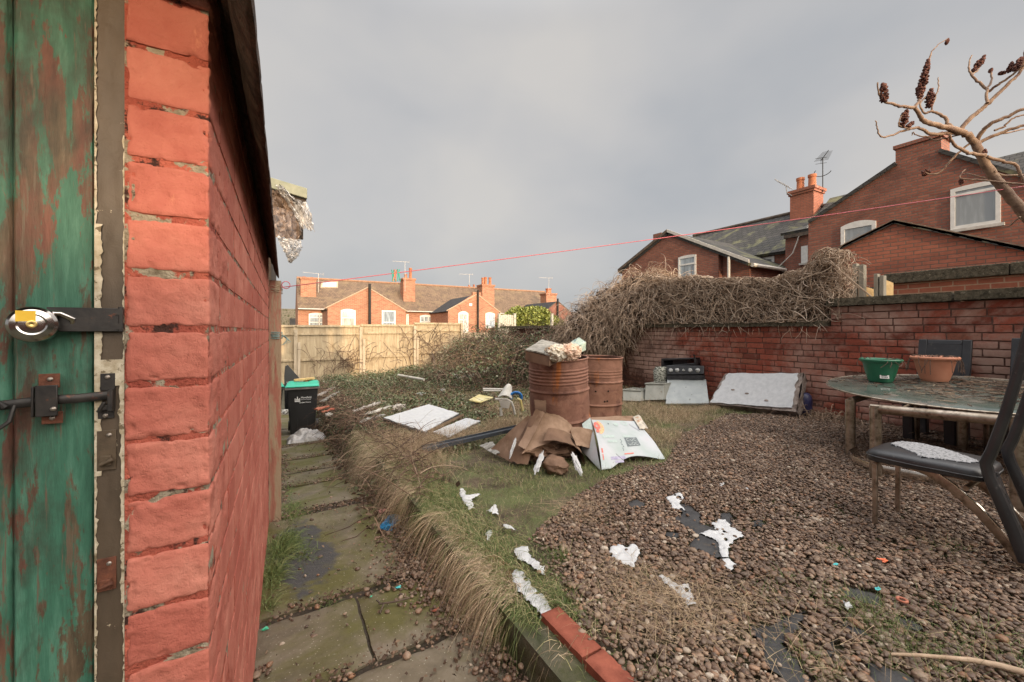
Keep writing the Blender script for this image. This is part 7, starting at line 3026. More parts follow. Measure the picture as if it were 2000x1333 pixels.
for i, (px, py, r, mt_, lab) in enumerate(((778, 796, .10, 'rubble', 'pale broken lump above the larger snow covered board'), (643, 810, .05, 'white_plastic', 'small white ball of rubbish on the bank'), (823, 770, .07, 'snow', 'small white tuft of snow in the far grass, left of two'), (864, 763, .06, 'snow', 'small white tuft of snow in the far grass, right of two'), (561, 797, .10, 'white_plastic', 'dirty white rubbish bag squeezed left of the bin'))):
    b = MB()
    c = G(px, py, .03) if i != 4 else PT(561, 835) + Vector((0, .1, .33))
    b.blob(c, (r, r * .8, r * .55), 3, .5, 2.2, seed=i * 3 + 2, ridged=True)
    tag(b.build('rubbish_lump' if i == 0 else 'rubbish_lump.%03d' % i, M[mt_], smooth=25), lab, 'rubbish', 'small lumps of rubbish on the grass')

# small litter
M['cyan_scrap'] = nmat('cyan_scrap', (.03, .30, .33), (.1, .45, .45), 90, .5, bump=0)
M['orange_scrap'] = nmat('orange_scrap', (.65, .14, .06), (.75, .2, .1), 90, .5, bump=0)
M['green_scrap'] = nmat('green_scrap', (.04, .32, .18), (.08, .4, .25), 90, .5, bump=0)
M['pink_scrap'] = nmat('pink_scrap', (.40, .16, .14), (.5, .24, .2), 90, .5, bump=0)
lit = [(1632, 1102, 'cyan_scrap', .014, 'G', 'tiny turquoise plastic scrap on the gravel'), (1727, 1094, 'orange_scrap', .016, 'G', 'tiny orange plastic scrap with a white stem on the gravel'), (1762, 1172, 'red_scrap', .016, 'G', 'tiny red plastic ring on the gravel'),
       (1714, 1150, 'cyan_scrap', .014, 'G', 'dull blue green scrap at the top of a bare membrane patch'), (778, 1147, 'cyan_scrap', .014, 'P', 'small light blue clip on the spilled path pebbles'), (725, 1165, 'green_scrap', .008, 'P', 'tiny pale green scrap in the middle of a path slab'),
       (518, 1228, 'green_scrap', .014, 'P', 'small green leaf of plastic beside the shed foot'), (852, 1192, 'red_scrap', .018, 'P', 'crumpled red scrap among the path pebbles'), (752, 999, 'pink_scrap', .05, 'P', 'torn pink packaging under the overhanging grass'), (1655, 1183, 'snow', .02, 'G', 'small pale shard beside the green tuft on the gravel')]
for i, (px, py, mt_, r, w, lab) in enumerate(lit):
    c = (G if w == 'G' else PT)(px, py, .03 if w == 'G' else .022)
    b = MB()
    if i == 2:
        b.tube([c + Vector((r * math.cos(a), r * math.sin(a), 0)) for a in [j * math.pi / 7 for j in range(15)]], .005, 6)
    else:
        b.blob(c, (r, r * .6, r * .35), 2, .8, 2.5, seed=i * 2.7, ridged=True)
        if i == 1: b.tube([c, c + Vector((-.03, .02, .006))], .003, 5)
    tag(b.build('litter_scrap' if i == 0 else 'litter_scrap.%03d' % i, M[mt_], smooth=25), lab, 'litter', 'small bits of litter')
# blue rope bundle
M['blue_rope'] = nmat('blue_twine', (.01, .13, .30), (.03, .22, .42), 60, .6, bump=.3)
cA = PT(763, 1027, .02)
P = np.zeros((26, 40, 3))
for k in range(26):
    ph, w1, w2 = R_.uniform(0, 6.3), R_.uniform(.6, 1.1), R_.uniform(.5, 1)
    s_ = np.linspace(0, 6.3 * R_.uniform(.7, 1.2), 40)
    P[k, :, 0] = cA.x + .062 * w1 * np.cos(s_ + ph) + .025 * np.cos(3 * s_)
    P[k, :, 1] = cA.y + .085 * w2 * np.sin(s_ + ph) + .06 * w1 * np.cos(s_ + ph)
    P[k, :, 2] = cA.z + .012 + .016 * np.sin(2 * s_ + ph) + R_.uniform(0, .016)
V, F, T = stems(P, np.full((26, 40), .0028), 5)
tag(mesh_np('twine_bundle', V, F, M['blue_rope'], attr={'tint': T}), 'tangled bundle of bright blue twine on the mossy path', 'twine')
b = MB()
P = [(1740, 1278), (1790, 1280), (1840, 1284), (1900, 1290), (1950, 1300), (2040, 1325)]
b.tube([G(px, py, .035 + .01 * (i % 2)) for i, (px, py) in enumerate(P)], [.0045, .006, .0065, .008, .010, .012], 8)
M['bare_stick'] = nmat('bare_stick', (.30, .21, .14), (.42, .31, .22), 20, .8, bump=.4)
tag(b.build('stick', M['bare_stick'], smooth=60), 'long pale bare stick lying on the gravel at bottom right', 'stick')
b = MB()
b.tube([PT(740, 1180, .03), PT(770, 1176, .035), PT(800, 1168, .035)], .005, 6)
b.tube([PT(742, 1178, .03), PT(735, 1172, .045)], .004, 6)
b.tube([PT(750, 1179, .03), PT(742, 1198, .025)], .004, 6)
M['dark_twig'] = nmat('dark_twig', (.05, .035, .028), (.11, .08, .06), 20, .8, bump=.4)
tag(b.build('twig', M['dark_twig'], smooth=60), 'small dark forked twig lying on a path slab', 'twig')
# ------------------------------------------------------------------ grass, weeds, brambles, vines
STRAW = [(0, (.17, .115, .07)), (.4, (.33, .24, .145)), (.75, (.46, .35, .23)), (1, (.56, .45, .31))]
GREEN = [(0, (.06, .09, .022)), (.45, (.11, .15, .045)), (.7, (.19, .19, .075)), (.86, (.34, .28, .15)), (1, (.44, .36, .22))]
M['straw'] = attrmat('straw_grass', STRAW, rough=.7)
M['grass'] = attrmat('green_grass', GREEN, rough=.6)
M['ivy_leaf'] = attrmat('ivy_leaves', [(0, (.05, .065, .03)), (.4, (.09, .115, .05)), (.7, (.15, .165, .09)), (.88, (.26, .26, .19)), (1, (.20, .12, .07))], rough=.55)
M['dead_leaf'] = attrmat('dead_leaves', [(0, (.05, .03, .02)), (.5, (.11, .07, .045)), (1, (.22, .15, .10))], rough=.85)
M['twigs'] = attrmat('brown_twigs', [(0, (.05, .03, .024)), (.5, (.13, .08, .055)), (.85, (.24, .16, .11)), (1, (.36, .27, .19))], rough=.85)
M['vine'] = attrmat('dead_vine_stems', [(0, (.14, .095, .065)), (.4, (.34, .24, .165)), (.75, (.47, .355, .26)), (1, (.60, .48, .38))], rough=.85, bump=.3)
M['vine_gap_leaf'] = attrmat('vine_gap_shade', [(0, (.02, .013, .01)), (.6, (.05, .032, .022)), (1, (.11, .075, .05))], rough=.9)  # dead leaves darkened to put shade into the gaps between stems
M['hedge_leaf'] = attrmat('hedge_leaves', [(0, (.09, .11, .02)), (.5, (.20, .23, .045)), (1, (.36, .38, .11))], rough=.5)


def unit(a):
    return a / (np.linalg.norm(a, axis=1)[:, None] + 1e-9)


# straw fringe falling over the kerb
n = 23000
yy = R_.uniform(1.15, 5.6, n) ** 1.0
dens = np.array([.45 + 1.3 * nz(y, 3, 2.6) + .8 * nz(y, 8, 8) for y in yy])
thin = np.clip((yy - 1.28) / .45, .07, 1) * np.clip((6.0 - yy) / 1.2, .15, 1)
k = R_.random(n) < np.clip(dens + .30, .12, 1) * thin
yy = yy[k]
n = len(yy)
xx = np.array([kedge(y) for y in yy]) + R_.normal(.0, .036, n) - .02
xx = np.maximum(xx, .84)
roots = np.stack([xx, yy, yard(xx, yy) - .01], 1)
ck1 = np.array([nz(y, 11, 9) for y in yy])
ck2 = np.array([nz(y, 15, 7) for y in yy])
d = unit(np.stack([-.75 + R_.normal(0, .34, n) + .5 * ck2, R_.normal(-.15, .45, n) + 1.3 * ck1, .55 + R_.normal(0, .3, n)], 1))
clump = np.array([.5 + nz(y * 3, 7, 2.4) for y in yy])
L_ = np.clip(R_.normal(.17, .07, n) * (.7 + 1.1 * clump), .05, .46) * np.clip(.62 + .18 * yy, .7, 1.15)
gsel = (R_.random(n) < .20) | (nz(3, 3) * 0 + np.array([nz(y, 21, 3.1) for y in yy]) > .32)
GS = blades(roots[gsel], d[gsel], L_[gsel] * .9, np.full(gsel.sum(), .0013), R_.uniform(.7, 1.6, gsel.sum()), 6, R_.random(gsel.sum()) * .9)
ns = ~gsel
S1 = blades(roots[ns], d[ns], L_[ns], np.full(ns.sum(), .0011), R_.uniform(.8, 1.9, ns.sum()), 6, R_.random(ns.sum()) ** .8)
# straw mounds standing back from the edge (between the kerb and the boards, by the drums, at the gravel fringe)
def mound(cx, cy, rx, ry, n, L0, up=.8, sd=.45, lean=(0, 0), w=.0012, tint=None, droop=(.2, .9), x0=.86):
    x = R_.normal(cx, rx, n)
    y = R_.normal(cy, ry, n)
    k = x > x0
    x, y = x[k], y[k]
    n = len(x)
    r = np.stack([x, y, yard(x, y) - .005], 1)
    d = unit(np.stack([R_.normal(lean[0], sd, n), R_.normal(lean[1], sd, n), np.full(n, up)], 1))
    return blades(r, d, np.clip(R_.normal(L0, L0 * .35, n), .02, 2 * L0), np.full(n, w), R_.uniform(droop[0], droop[1], n), 5, R_.random(n) if tint is None else tint(n))


def Gp(px, py):
    p = G(px, py)
    return p.x, p.y


parts = [S1]
for (px, py, rx, ry, n, L0) in ((790, 880, .13, .45, 2600, .22), (850, 868, .22, .22, 1500, .20), (885, 858, .25, .12, 900, .22), (1010, 800, .25, .25, 1500, .18), (1000, 830, .2, .18, 1300, .16), (955, 842, .3, .15, 900, .14), (1265, 800, .3, .4, 2300, .14), (1320, 815, .3, .25, 1600, .12), (1380, 800, .5, .12, 1300, .11), (1280, 850, .16, .22, 1300, .11), (1245, 775, .3, .2, 1000, .14), (1600, 815, .12, .25, 500, .16)):
    cx, cy = Gp(px, py)
    parts.append(mound(cx, cy, rx, ry, int(n * 1.7), L0 * 1.15, tint=lambda n: R_.random(n) * .8))
# flattened straw on the gravel
for (px, py, rx, ry, n) in ((1290, 1165, .13, .12, 330), (1340, 1210, .13, .10, 300), (1200, 1130, .09, .12, 160), (1440, 1190, .12, .1, 160), (1560, 1290, .2, .12, 60), (1120, 1000, .12, .15, 300), (1700, 1260, .3, .15, 90), (1250, 1210, .12, .1, 120)):
    cx, cy = Gp(px, py)
    x, y = R_.normal(cx, rx, n), R_.normal(cy, ry, n)
    r = np.stack([x, y, yard(x, y) + R_.uniform(.015, .04, n)], 1)
    d = unit(np.stack([R_.normal(0, 1, n), R_.normal(0, 1, n), R_.uniform(-.02, .22, n)], 1))
    parts.append(blades(r, d, R_.uniform(.06, .22, n), np.full(n, .0009), R_.uniform(0, .25, n), 5, R_.random(n) * .6))
V, F, T = cat(parts)
o = mesh_np('straw_grass', V, F, M['straw'], attr={'tint': T}, kind='stuff')
o['label'] = 'dry straw coloured grass drooping over the kerb and in clumps'

# green grass: strip along the kerb, lawn left of the gravel, around the drums
x, y = scatter(.86, 6.4, .9, 6.6, 5200)
gp = ~inpoly(GRAVEL, x - .06, y)
dx = np.array([nz(a, b, 2.6) for a, b in zip(x, y)])
k = gp & (R_.random(len(x)) < np.clip(.62 + .9 * dx - .05 * np.maximum(0, y - 3), .06, 1)) & in_view(x, y, yard(x, y), 200)
x, y = x[k], y[k]
dkerb = x - .95
k = ~((y < 1.36) & (dkerb < .09)) | (R_.random(len(x)) < .2)
x, y = x[k], y[k]
# keep the boards and snow clear
for P in SNOWW[7:]:
    k = ~mask_poly(P, x, y) | (R_.random(len(x)) < .08)
    x, y = x[k], y[k]
n = len(x)
gpart = [GS]
r = np.stack([x, y, yard(x, y) - .008], 1)
d = unit(np.stack([R_.normal(-.1, .45, n), R_.normal(-.05, .45, n), np.full(n, .75)], 1))
tn = np.clip(R_.normal(.50, .25, n) + .25 * np.array([nz(a + 9, b, 1.5) for a, b in zip(x, y)]) + .10 * (x > 1.6), 0, 1)
gpart.append(blades(r, d, np.clip(R_.normal(.075, .03, n), .02, .17), np.full(n, .0013), R_.uniform(.2, .8, n), 4, tn))
print('grass', n)
x, y = R_.normal(1.03, .09, 12500), R_.uniform(1.2, 4.9, 12500)
k = (x > .9) & ~inpoly(GRAVEL, x, y)
for P in SNOWW[7:]:
    k &= ~mask_poly(P, x, y, .0) | (R_.random(len(x)) < .06)
k &= ~((y < 1.37) & (x < 1.04))
x, y = x[k], y[k]
n = len(x)
gpart.append(blades(np.stack([x, y, yard(x, y)], 1), unit(np.stack([R_.normal(-.35, .45, n), R_.normal(-.1, .45, n), np.full(n, .7)], 1)), R_.uniform(.05, .21, n), np.full(n, .0013), R_.uniform(.3, 1.3, n), 5, R_.random(n)))
for (px, py, rx, n, L0) in ((1690, 1195, .05, 130, .06), (1700, 1215, .06, 130, .06), (1745, 1245, .07, 140, .06), (1780, 1285, .07, 120, .06), (1940, 1275, .09, 170, .07), (1640, 1085, .03, 40, .05), (1505, 1178, .05, 70, .05), (1265, 1135, .022, 90, .03), (1560, 1290, .05, 60, .06), (1830, 1085, .05, 40, .05), (1620, 1180, .04, 50, .05), (1545, 1140, .04, 50, .05), (1860, 1075, .04, 50, .05), (1820, 1310, .08, 90, .06), (1620, 1330, .05, 60, .06), (1150, 925, .12, 400, .04), (1500, 1030, .03, 20, .04), (1095, 1090, .03, 120, .05)):
    cx, cy = Gp(px, py)
    gpart.append(mound(cx, cy, rx, rx, int(n * 1.6), L0 * 1.4 + .015, tint=lambda n: R_.random(n) * .8, droop=(.1, .7)))
# tufts at the foot of the shed
for (px, py, rx, ry, n, L0) in ((530, 1130, .025, .09, 650, .11), (545, 1080, .03, .11, 1100, .14), (560, 1065, .03, .10, 350, .12), (565, 1010, .04, .14, 500, .11), (575, 995, .05, .12, 250, .08), (590, 1090, .03, .1, 200, .10), (525, 1185, .02, .06, 160, .08), (560, 965, .03, .3, 300, .08), (640, 1175, .02, .06, 60, .06)):
    p = PT(px, py)
    x, y = np.maximum(R_.normal(p.x, rx, n), -.095), R_.normal(p.y, ry, n)
    rr = np.stack([x, y, pathz(0, y)], 1)
    gpart.append(blades(rr, unit(np.stack([R_.normal(.35, .45, n), R_.normal(-.1, .45, n), np.full(n, .75)], 1)), np.clip(R_.normal(L0, L0 * .3, n) * 1.4, .02, .3), np.full(n, .0019), R_.uniform(.4, 1.2, n), 6, R_.random(n) * .7))
n = 16000
x, y = R_.uniform(.95, 6.3, n), 6.0 + 8.3 * R_.random(n) ** 1.2
k = ~inpoly([G(*p) for p in ((735, 822), (838, 780), (960, 806), (890, 870), (815, 856))], x, y) & (np.array([nz(a, b_, 1.4, 7) for a, b_ in zip(x, y)]) > -.12)
x, y = x[k], y[k]
n = len(x)
gpart.append(blades(np.stack([x, y, yard(x, y)], 1), unit(np.stack([R_.normal(0, .5, n), R_.normal(0, .5, n), np.full(n, .8)], 1)), R_.uniform(.08, .26, n), np.full(n, .0022), R_.uniform(.3, 1.2, n), 5, np.clip(R_.normal(.72, .22, n), 0, 1)))
V, F, T = cat(gpart)
o = mesh_np('green_grass', V, F, M['grass'], attr={'tint': T}, kind='stuff')
o['label'] = 'short rough green grass along the kerb and between the gravel stones'

# ground ivy and dead leaves over the back half of the yard
x, y = scatter(.62, 7.2, 3.9, 14.4, 1100)
dd = np.array([nz(a, b, 1.1, 4) for a, b in zip(x, y)])
edge = (x < np.array([kedge(b) for b in y]))
k = (R_.random(len(x)) < np.clip(.55 + dd * 1.2, .1, 1)) & ~((y < 5.2) & (x > 2.3)) & (x < 6.4)
x, y, edge = x[k], y[k], edge[k]
z = yard(x, y)
ke = np.array([kedge(b) for b in y])
u = np.clip((ke - x) / .22, 0, 1)
z = z + (pathz(0, y) - z) * u
hz = np.clip((y - 6) / 8, 0, 1)
z = z + R_.random(len(x)) ** 1.5 * (.05 + .16 * hz)
C = np.stack([x, y, z], 1)
lf = leafquads(C, R_.uniform(.012, .028, len(C)) * (1 + .3 * hz), .35, np.clip(R_.normal(.5, .25, len(C)) + .25 * dd[k][:len(C)] * 0, 0, 1))
V, F, T = lf
o = mesh_np('ground_ivy', V, F, M['ivy_leaf'], attr={'tint': T}, smooth=False, kind='stuff')
o['label'] = 'grey green ground ivy and low weeds over the back of the yard'
x, y = scatter(.55, 6.4, 2.9, 14.4, 330)
k = (x < .95) | (R_.random(len(x)) < .55)
k &= ~((y < 5) & (x > 1.2))
x, y = x[k], y[k]
ke = np.array([kedge(b) for b in y])
u = np.clip((ke - x) / .20, 0, 1)
z = yard(x, y) + (pathz(0, y) - yard(x, y)) * u + R_.random(len(x)) * .05
p1 = leafquads(np.stack([x, y, z], 1), R_.uniform(.015, .035, len(x)), .3)
# leaf litter in the joints of the path and at the kerb foot
n = 5200
y = R_.uniform(1.0, 9.5, n)
x = .80 - np.abs(R_.normal(0, .10, n))
x2 = R_.uniform(-.1, .8, 1500)
jy = np.array([s[1] for s in SLABS])[R_.integers(1, 9, 1500)] + R_.normal(.05, .03, 1500)
x3, y3 = R_.uniform(-.1, .8, 500), R_.uniform(1, 8, 500)
x = np.concatenate([x, x2, x3])
y = np.concatenate([y, jy + .05 * (x2 - .3), y3])
p2 = leafquads(np.stack([x, y, pathz(0, y) + .016 + R_.random(len(x)) * .025], 1), R_.uniform(.004, .014, len(x)), .6, R_.random(len(x)) * .8)
V, F, T = cat([p1, p2])
o = mesh_np('leaf_litter', V, F, M['dead_leaf'], attr={'tint': T}, smooth=False, kind='stuff')
o['label'] = 'brown leaf litter over the bank and along the path'


def curves(start, dirn, length, K, wander, grav=0.0, curl=0.0):
    """random-walk stems"""
    n = len(start)
    P = np.zeros((n, K, 3))
    P[:, 0] = start
    d = unit(dirn)
    tw = R_.normal(0, 1, (n, 3))
    for i in range(1, K):
        tw = .75 * tw + .45 * R_.normal(0, 1, (n, 3))
        d = unit(d + wander * tw + np.array([0, 0, -grav]) * (i / K))
        P[:, i] = P[:, i - 1] + d * (length / (K - 1))[:, None]
    return P


# dead twigs and bramble canes lying over the back yard and bank
n = 4200
x = R_.uniform(.7, 6.3, n)
y = R_.uniform(4.2, 14.2, n)
bank = R_.random(n) < .38
x[bank] = R_.normal(.92, .14, bank.sum())
y[bank] = R_.uniform(3.0, 13.5, bank.sum())
BRD = [G(*p) for p in ((735, 822), (838, 780), (960, 806), (890, 870), (815, 856))]
k = ~((y < 5.6) & (x > 1.5)) & ~inpoly(BRD, x, y)
x, y = x[k], y[k]
n = len(x)
ke = np.array([kedge(b) for b in y])
u = np.clip((ke - x) / .20, 0, 1)
z = yard(x, y) + (pathz(0, y) - yard(x, y)) * u * .9 + R_.uniform(.02, .12, n)
P = curves(np.stack([x, y, z], 1), np.stack([R_.normal(0, 1, n), R_.normal(0, 1, n), R_.normal(.15, .3, n)], 1), R_.uniform(.15, .6, n), 9, .16, .25)
P[:, :, 2] = np.maximum(P[:, :, 2], (pathz(0, P[:, :, 1])) + .02)
rr = np.linspace(1, .4, 9)[None] * R_.uniform(.0018, .005, n)[:, None]
A = stems(P, rr, 4)
# finer debris among the gravel under the table and by the wall
n = 1700
x = R_.uniform(2.4, 6.4, n)
y = R_.normal(1.2, 1.0, n)
k = inpoly(GRAVEL, x, y) & (R_.random(n) < np.clip((x - 2) / 3, .1, 1))
x, y = x[k], y[k]
n = len(x)
P = curves(np.stack([x, y, yard(x, y) + .03], 1), np.stack([R_.normal(0, 1, n), R_.normal(0, 1, n), np.zeros(n)], 1), R_.uniform(.05, .22, n), 6, .10, .05)
B = stems(P, np.full((n, 6), .0018), 4)
# spidery stalks by the blue barrel
n = 90
c = onX(1600, 800, 6.25)
P = curves(np.stack([R_.normal(c.x - .1, .08, n), R_.normal(c.y - .05, .22, n), np.full(n, float(yard(6.2, 2.6)) + .01)], 1), np.stack([R_.normal(-.3, .5, n), R_.normal(0, .6, n), np.full(n, 1.0)], 1), R_.uniform(.15, .42, n), 10, .16, .8)
D = stems(P, np.full((n, 10), .0035), 4)
D = (D[0], D[1], np.clip(D[2] * .4 + .6, 0, 1))
V, F, T = cat([A, B, D])
o = mesh_np('twig_litter', V, F, M['twigs'], attr={'tint': T}, kind='stuff')
o['label'] = 'dead brown twigs and bramble canes strewn over the yard'

# leaves and bark on the table
n = 520
x, y = R_.normal(5.45, .32, n), R_.normal(1.0, .42, n)
k = ((x - TC.x) / .76) ** 2 + ((y - TC.y) / .95) ** 2 < 1
x, y = x[k], y[k]
n = len(x)
P = curves(np.stack([x, y, tz(x) + .004 + R_.random(n) * .006], 1), np.stack([R_.normal(0, .6, n), R_.normal(0, 1, n), np.zeros(n)], 1), R_.uniform(.03, .14, n), 5, .08)
P[:, :, 2] = np.maximum(P[:, :, 2], tz(P[:, :, 0]) + .003)
V, F, T = stems(P, np.full((n, 5), .0028), 4)
o = mesh_np('fallen_stalks', V, F, M['twigs'], attr={'tint': T}, kind='stuff')
o['label'] = 'dead stalks scattered over the glass table top'

# ------------------------------------------------------------------ bramble mound at the back
def blobpoints(blobs, n, lo=.75):
    """points near the surface of overlapping ellipsoids"""
    w = np.array([b[1][0] * b[1][1] + b[1][0] * b[1][2] + b[1][1] * b[1][2] for b in blobs])
    idx = R_.choice(len(blobs), n, p=w / w.sum())
    d = unit(R_.normal(0, 1, (n, 3)))
    r = R_.uniform(lo, 1.05, n)
    c = np.array([b[0] for b in blobs])[idx]
    s = np.array([b[1] for b in blobs])[idx]
    return c + d * s * r[:, None], d


def bl(px, py, t, rx, ry, rz):
    p = at(px, py, t)
    return ((p.x, p.y, p.z), (rx, ry, rz))


BR = [bl(945, 690, 12.0, .95, .9, .85), bl(905, 705, 12.5, .8, .8, .65), bl(985, 705, 10.5, 1.0, .9, .65), bl(1030, 715, 9.5, 1.0, 1.0, .6), bl(890, 735, 11, 1.1, .8, .35), bl(960, 735, 9.5, 1.2, 1.0, .35), bl(985, 665, 12.5, .7, .6, .5), bl(1060, 690, 9.6, .8, .8, .6)]
br = empty('bramble_mound', (6, 10.5, -1.6), 'big tangled bramble mound at the back corner left of the drums', 'bramble')
S, dn = blobpoints(BR, 3600, .5)
k = S[:, 2] > -1.75
S, dn = S[k], dn[k]
n = len(S)
P = curves(S, np.stack([R_.normal(0, 1, n), R_.normal(0, 1, n), R_.normal(.1, .6, n)], 1), R_.uniform(.3, 1.1, n), 11, .14, .35)
V, F, T = stems(P, np.linspace(1, .35, 11)[None] * R_.uniform(.0025, .0065, n)[:, None], 4)
mesh_np('canes', V, F, M['twigs'], br, attr={'tint': T}, kind='stuff')
S, dn = blobpoints(BR, 15000, .6)
k = S[:, 2] > -1.7
S = S[k]
V, F, T = leafquads(S, R_.uniform(.018, .04, len(S)), .2, np.clip(R_.normal(.45, .3, len(S)), 0, 1))
mesh_np('leaves', V, F, M['ivy_leaf'], br, attr={'tint': T}, smooth=False, kind='stuff')
b = MB()
P = [at(*p) for p in ((1000, 720, 9), (1012, 680, 9.2), (1035, 655, 9.6), (1062, 645, 10.0), (1090, 650, 10.2))]
b.tube(P, .02, 6)
P = [at(*p) for p in ((865, 733, 11), (850, 715, 11.5), (845, 690, 12))]
b.tube(P, .012, 5)
b.build('arching_cane', M['dark_twig'], br, smooth=60)

# dead vine heaped over the corner and along the trellis on the wall
VL = [bl(1258, 580, 8.9, .75, 1.0, .62), bl(1205, 605, 9.2, .8, .9, .62), bl(1295, 568, 8.4, .6, .8, .38), bl(1160, 640, 9.2, .8, .8, .62), bl(1192, 655, 8.8, .6, .6, .45), bl(1235, 610, 8.6, .6, .8, .4), bl(1128, 662, 9.4, .6, .6, .5)]
vl = empty('dead_vine', (6.2, 7.8, -1.2), 'pale dead vine heaped like hay over the left end of the wall', 'vine', 'dead vines on the yard wall')
S, dn = blobpoints(VL, 9500, .5)
n = len(S)
P = curves(S, np.stack([R_.normal(-.4, .7, n), R_.normal(-.2, .7, n), R_.normal(-.2, .7, n)], 1) + dn * .4, R_.uniform(.2, .6, n), 11, .22, .6)
V, F, T = stems(P, np.linspace(1, .4, 11)[None] * R_.uniform(.0025, .0065, n)[:, None], 4)
mesh_np('stems', V, F, M['vine'], vl, attr={'tint': T}, kind='stuff')
S, dn = blobpoints([(c, (r[0] * .8, r[1] * .8, r[2] * .8)) for c, r in VL], 9000, .4)
V, F, T = leafquads(S, R_.uniform(.03, .06, len(S)), .1)
mesh_np('dead_leaves', V, F, M['vine_gap_leaf'], vl, attr={'tint': T}, smooth=False, kind='stuff')

ys0, ys1 = onX(1640, 560, 6.7).y, onX(1290, 560, 6.9).y
vt = empty('dead_vine.001', (6.7, 4.5, -1.2), 'dense dead vine trained along the trellis above the low coping', 'vine', 'dead vines on the yard wall')


def topz(y):
    px = CX + FPX * (6.7 * CS - y * SN) / (6.7 * SN + y * CS)
    pts = [(1240, 535), (1330, 548), (1372, 540), (1400, 548), (1470, 545), (1530, 548), (1560, 535), (1590, 528), (1610, 500), (1630, 488), (1650, 492)]
    py = np.interp(px, [p[0] for p in pts], [p[1] for p in pts])
    t = 6.7 * SN + y * CS
    return (HY - py) / FPX * t


n = 7000
y = R_.uniform(ys0, ys1, n)
tz_ = topz(y)
z = zlow + .08 + (tz_ - zlow - .08) * R_.random(n) ** .8
x = 6.62 + R_.uniform(-.20, .24, n)
P = curves(np.stack([x, y, z], 1), np.stack([R_.normal(0, .35, n), R_.normal(0, 1, n), R_.normal(.1, .9, n)], 1), R_.uniform(.3, .8, n), 14, .34, .12)
# keep within the mass
tp_ = topz(P[:, :, 1]) + .02
P[:, :, 2] = np.where(P[:, :, 2] > tp_, tp_ - (P[:, :, 2] - tp_) * .5, P[:, :, 2])
P[:, :, 2] = np.where(P[:, :, 2] < zlow + .06, zlow + .06 + (zlow + .06 - P[:, :, 2]) * .3, P[:, :, 2])
P[:, :, 0] = np.clip(P[:, :, 0], 6.36, 6.95)
P[:, :, 1] = np.maximum(P[:, :, 1], ys0 - .12)
V, F, T = stems(P, np.linspace(1, .5, 14)[None] * (.0024 + .0085 * R_.random(n) ** 2.2)[:, None], 4)
mesh_np('stems', V, F, M['vine'], vt, attr={'tint': T}, kind='stuff')
# old thick stems and the trellis grid
b = MB()
for k in range(16):
    y = ys0 + (ys1 - ys0) * (k + R_.random()) / 16
    P = [(6.60 + .05 * R_.random(), y + .12 * nz(k, j, 1.9), zlow + .05 + (float(topz(y)) - zlow) * .95 * j / 7) for j in range(8)]
    b.tube(P, [.016 - .001 * j for j in range(8)], 6)
b.tube([(6.5, ys0 + .05, .95), (6.45, ys0 - .25, .62), (6.48, ys0 - .48, .35)], .010, 6)
b.build('thick_stems', M['bare_stick'], vt, smooth=60)
b = MB()
for k in range(12):
    y = ys0 + .1 + (ys1 - ys0) * k / 12
    b.box((6.74, y - .01, zlow + .09), (6.755, y + .01, float(topz(y)) - .08))
for k in range(4):
    b.box((6.757, ys0 + .1, zlow + .2 + k * .16), (6.772, ys1, zlow + .22 + k * .16))
b.build('trellis', M['old_wood'], vt)
S = np.stack([6.74 + R_.uniform(-.10, .10, 9000), R_.uniform(ys0 + .05, ys1, 9000), np.zeros(9000)], 1)
S[:, 2] = zlow + .1 + (topz(S[:, 1]) - zlow - .22) * R_.random(9000)
V, F, T = leafquads(S, R_.uniform(.02, .045, len(S)), .1)
mesh_np('dead_leaves', V, F, M['vine_gap_leaf'], vt, attr={'tint': T}, smooth=False, kind='stuff')
# stray stems hanging on the brickwork and standing off the end of the trellis
n = 150
y = np.concatenate([R_.uniform(2.6, 8.5, 80), R_.uniform(ys0 - .02, ys0 + .05, 70)])
z = np.concatenate([R_.uniform(zlow - .05, zlow + .05, 80), R_.uniform(zlow + .1, 1.05, 70)])
x = np.concatenate([np.full(80, 6.37), R_.uniform(6.45, 6.8, 70)])
dr = np.stack([R_.normal(0, .05, n), R_.normal(0, .5, n), np.concatenate([np.full(80, -.9), R_.normal(0, .6, 70)])], 1)
dr[80:, 1] = -.9
P = curves(np.stack([x, y, z], 1), dr, np.concatenate([R_.uniform(.05, .25, 80) ** 1.0, R_.uniform(.12, .42, 70)]), 12, .13, .2)
P[:80, :, 0] = np.clip(P[:80, :, 0], 6.36, 6.43)
V, F, T = stems(P, np.full((n, 12), .0035) * np.linspace(1, .5, 12)[None], 4)
mesh_np('stray_stems', V, F, M['vine'], vt, attr={'tint': np.clip(T * .5 + .5, 0, 1)}, kind='stuff')

# green hedge beyond, sunlit
hg_ = empty('green_hedge', (12, 20.5, -4), 'rounded sunlit yellow green hedge beyond the white fence', 'hedge')
HB = [bl(1015, 632, 24, 1.1, 1, 1.0), bl(1045, 628, 24, 1.2, 1, .9), bl(1000, 640, 24, 1, 1, .9), bl(1068, 638, 24, 1, 1, .75), bl(1085, 645, 24, .9, .9, .6)]
S, dn = blobpoints(HB, 15000, .72)
V, F, T = leafquads(S, R_.uniform(.05, .10, len(S)), .1, np.clip(R_.normal(.5, .28, len(S)), 0, 1))
mesh_np('foliage', V, F, M['hedge_leaf'], hg_, attr={'tint': T}, smooth=False, kind='stuff')
b = MB()
for px in (1000, 1040, 1075):
    p = at(px, 640, 24)
    b.tube([(p.x, p.y, -4.5), (p.x + .1, p.y, -1.5), (p.x, p.y, p.z)], [.12, .09, .05], 7)
b.build('stem', M['dark_twig'], hg_)

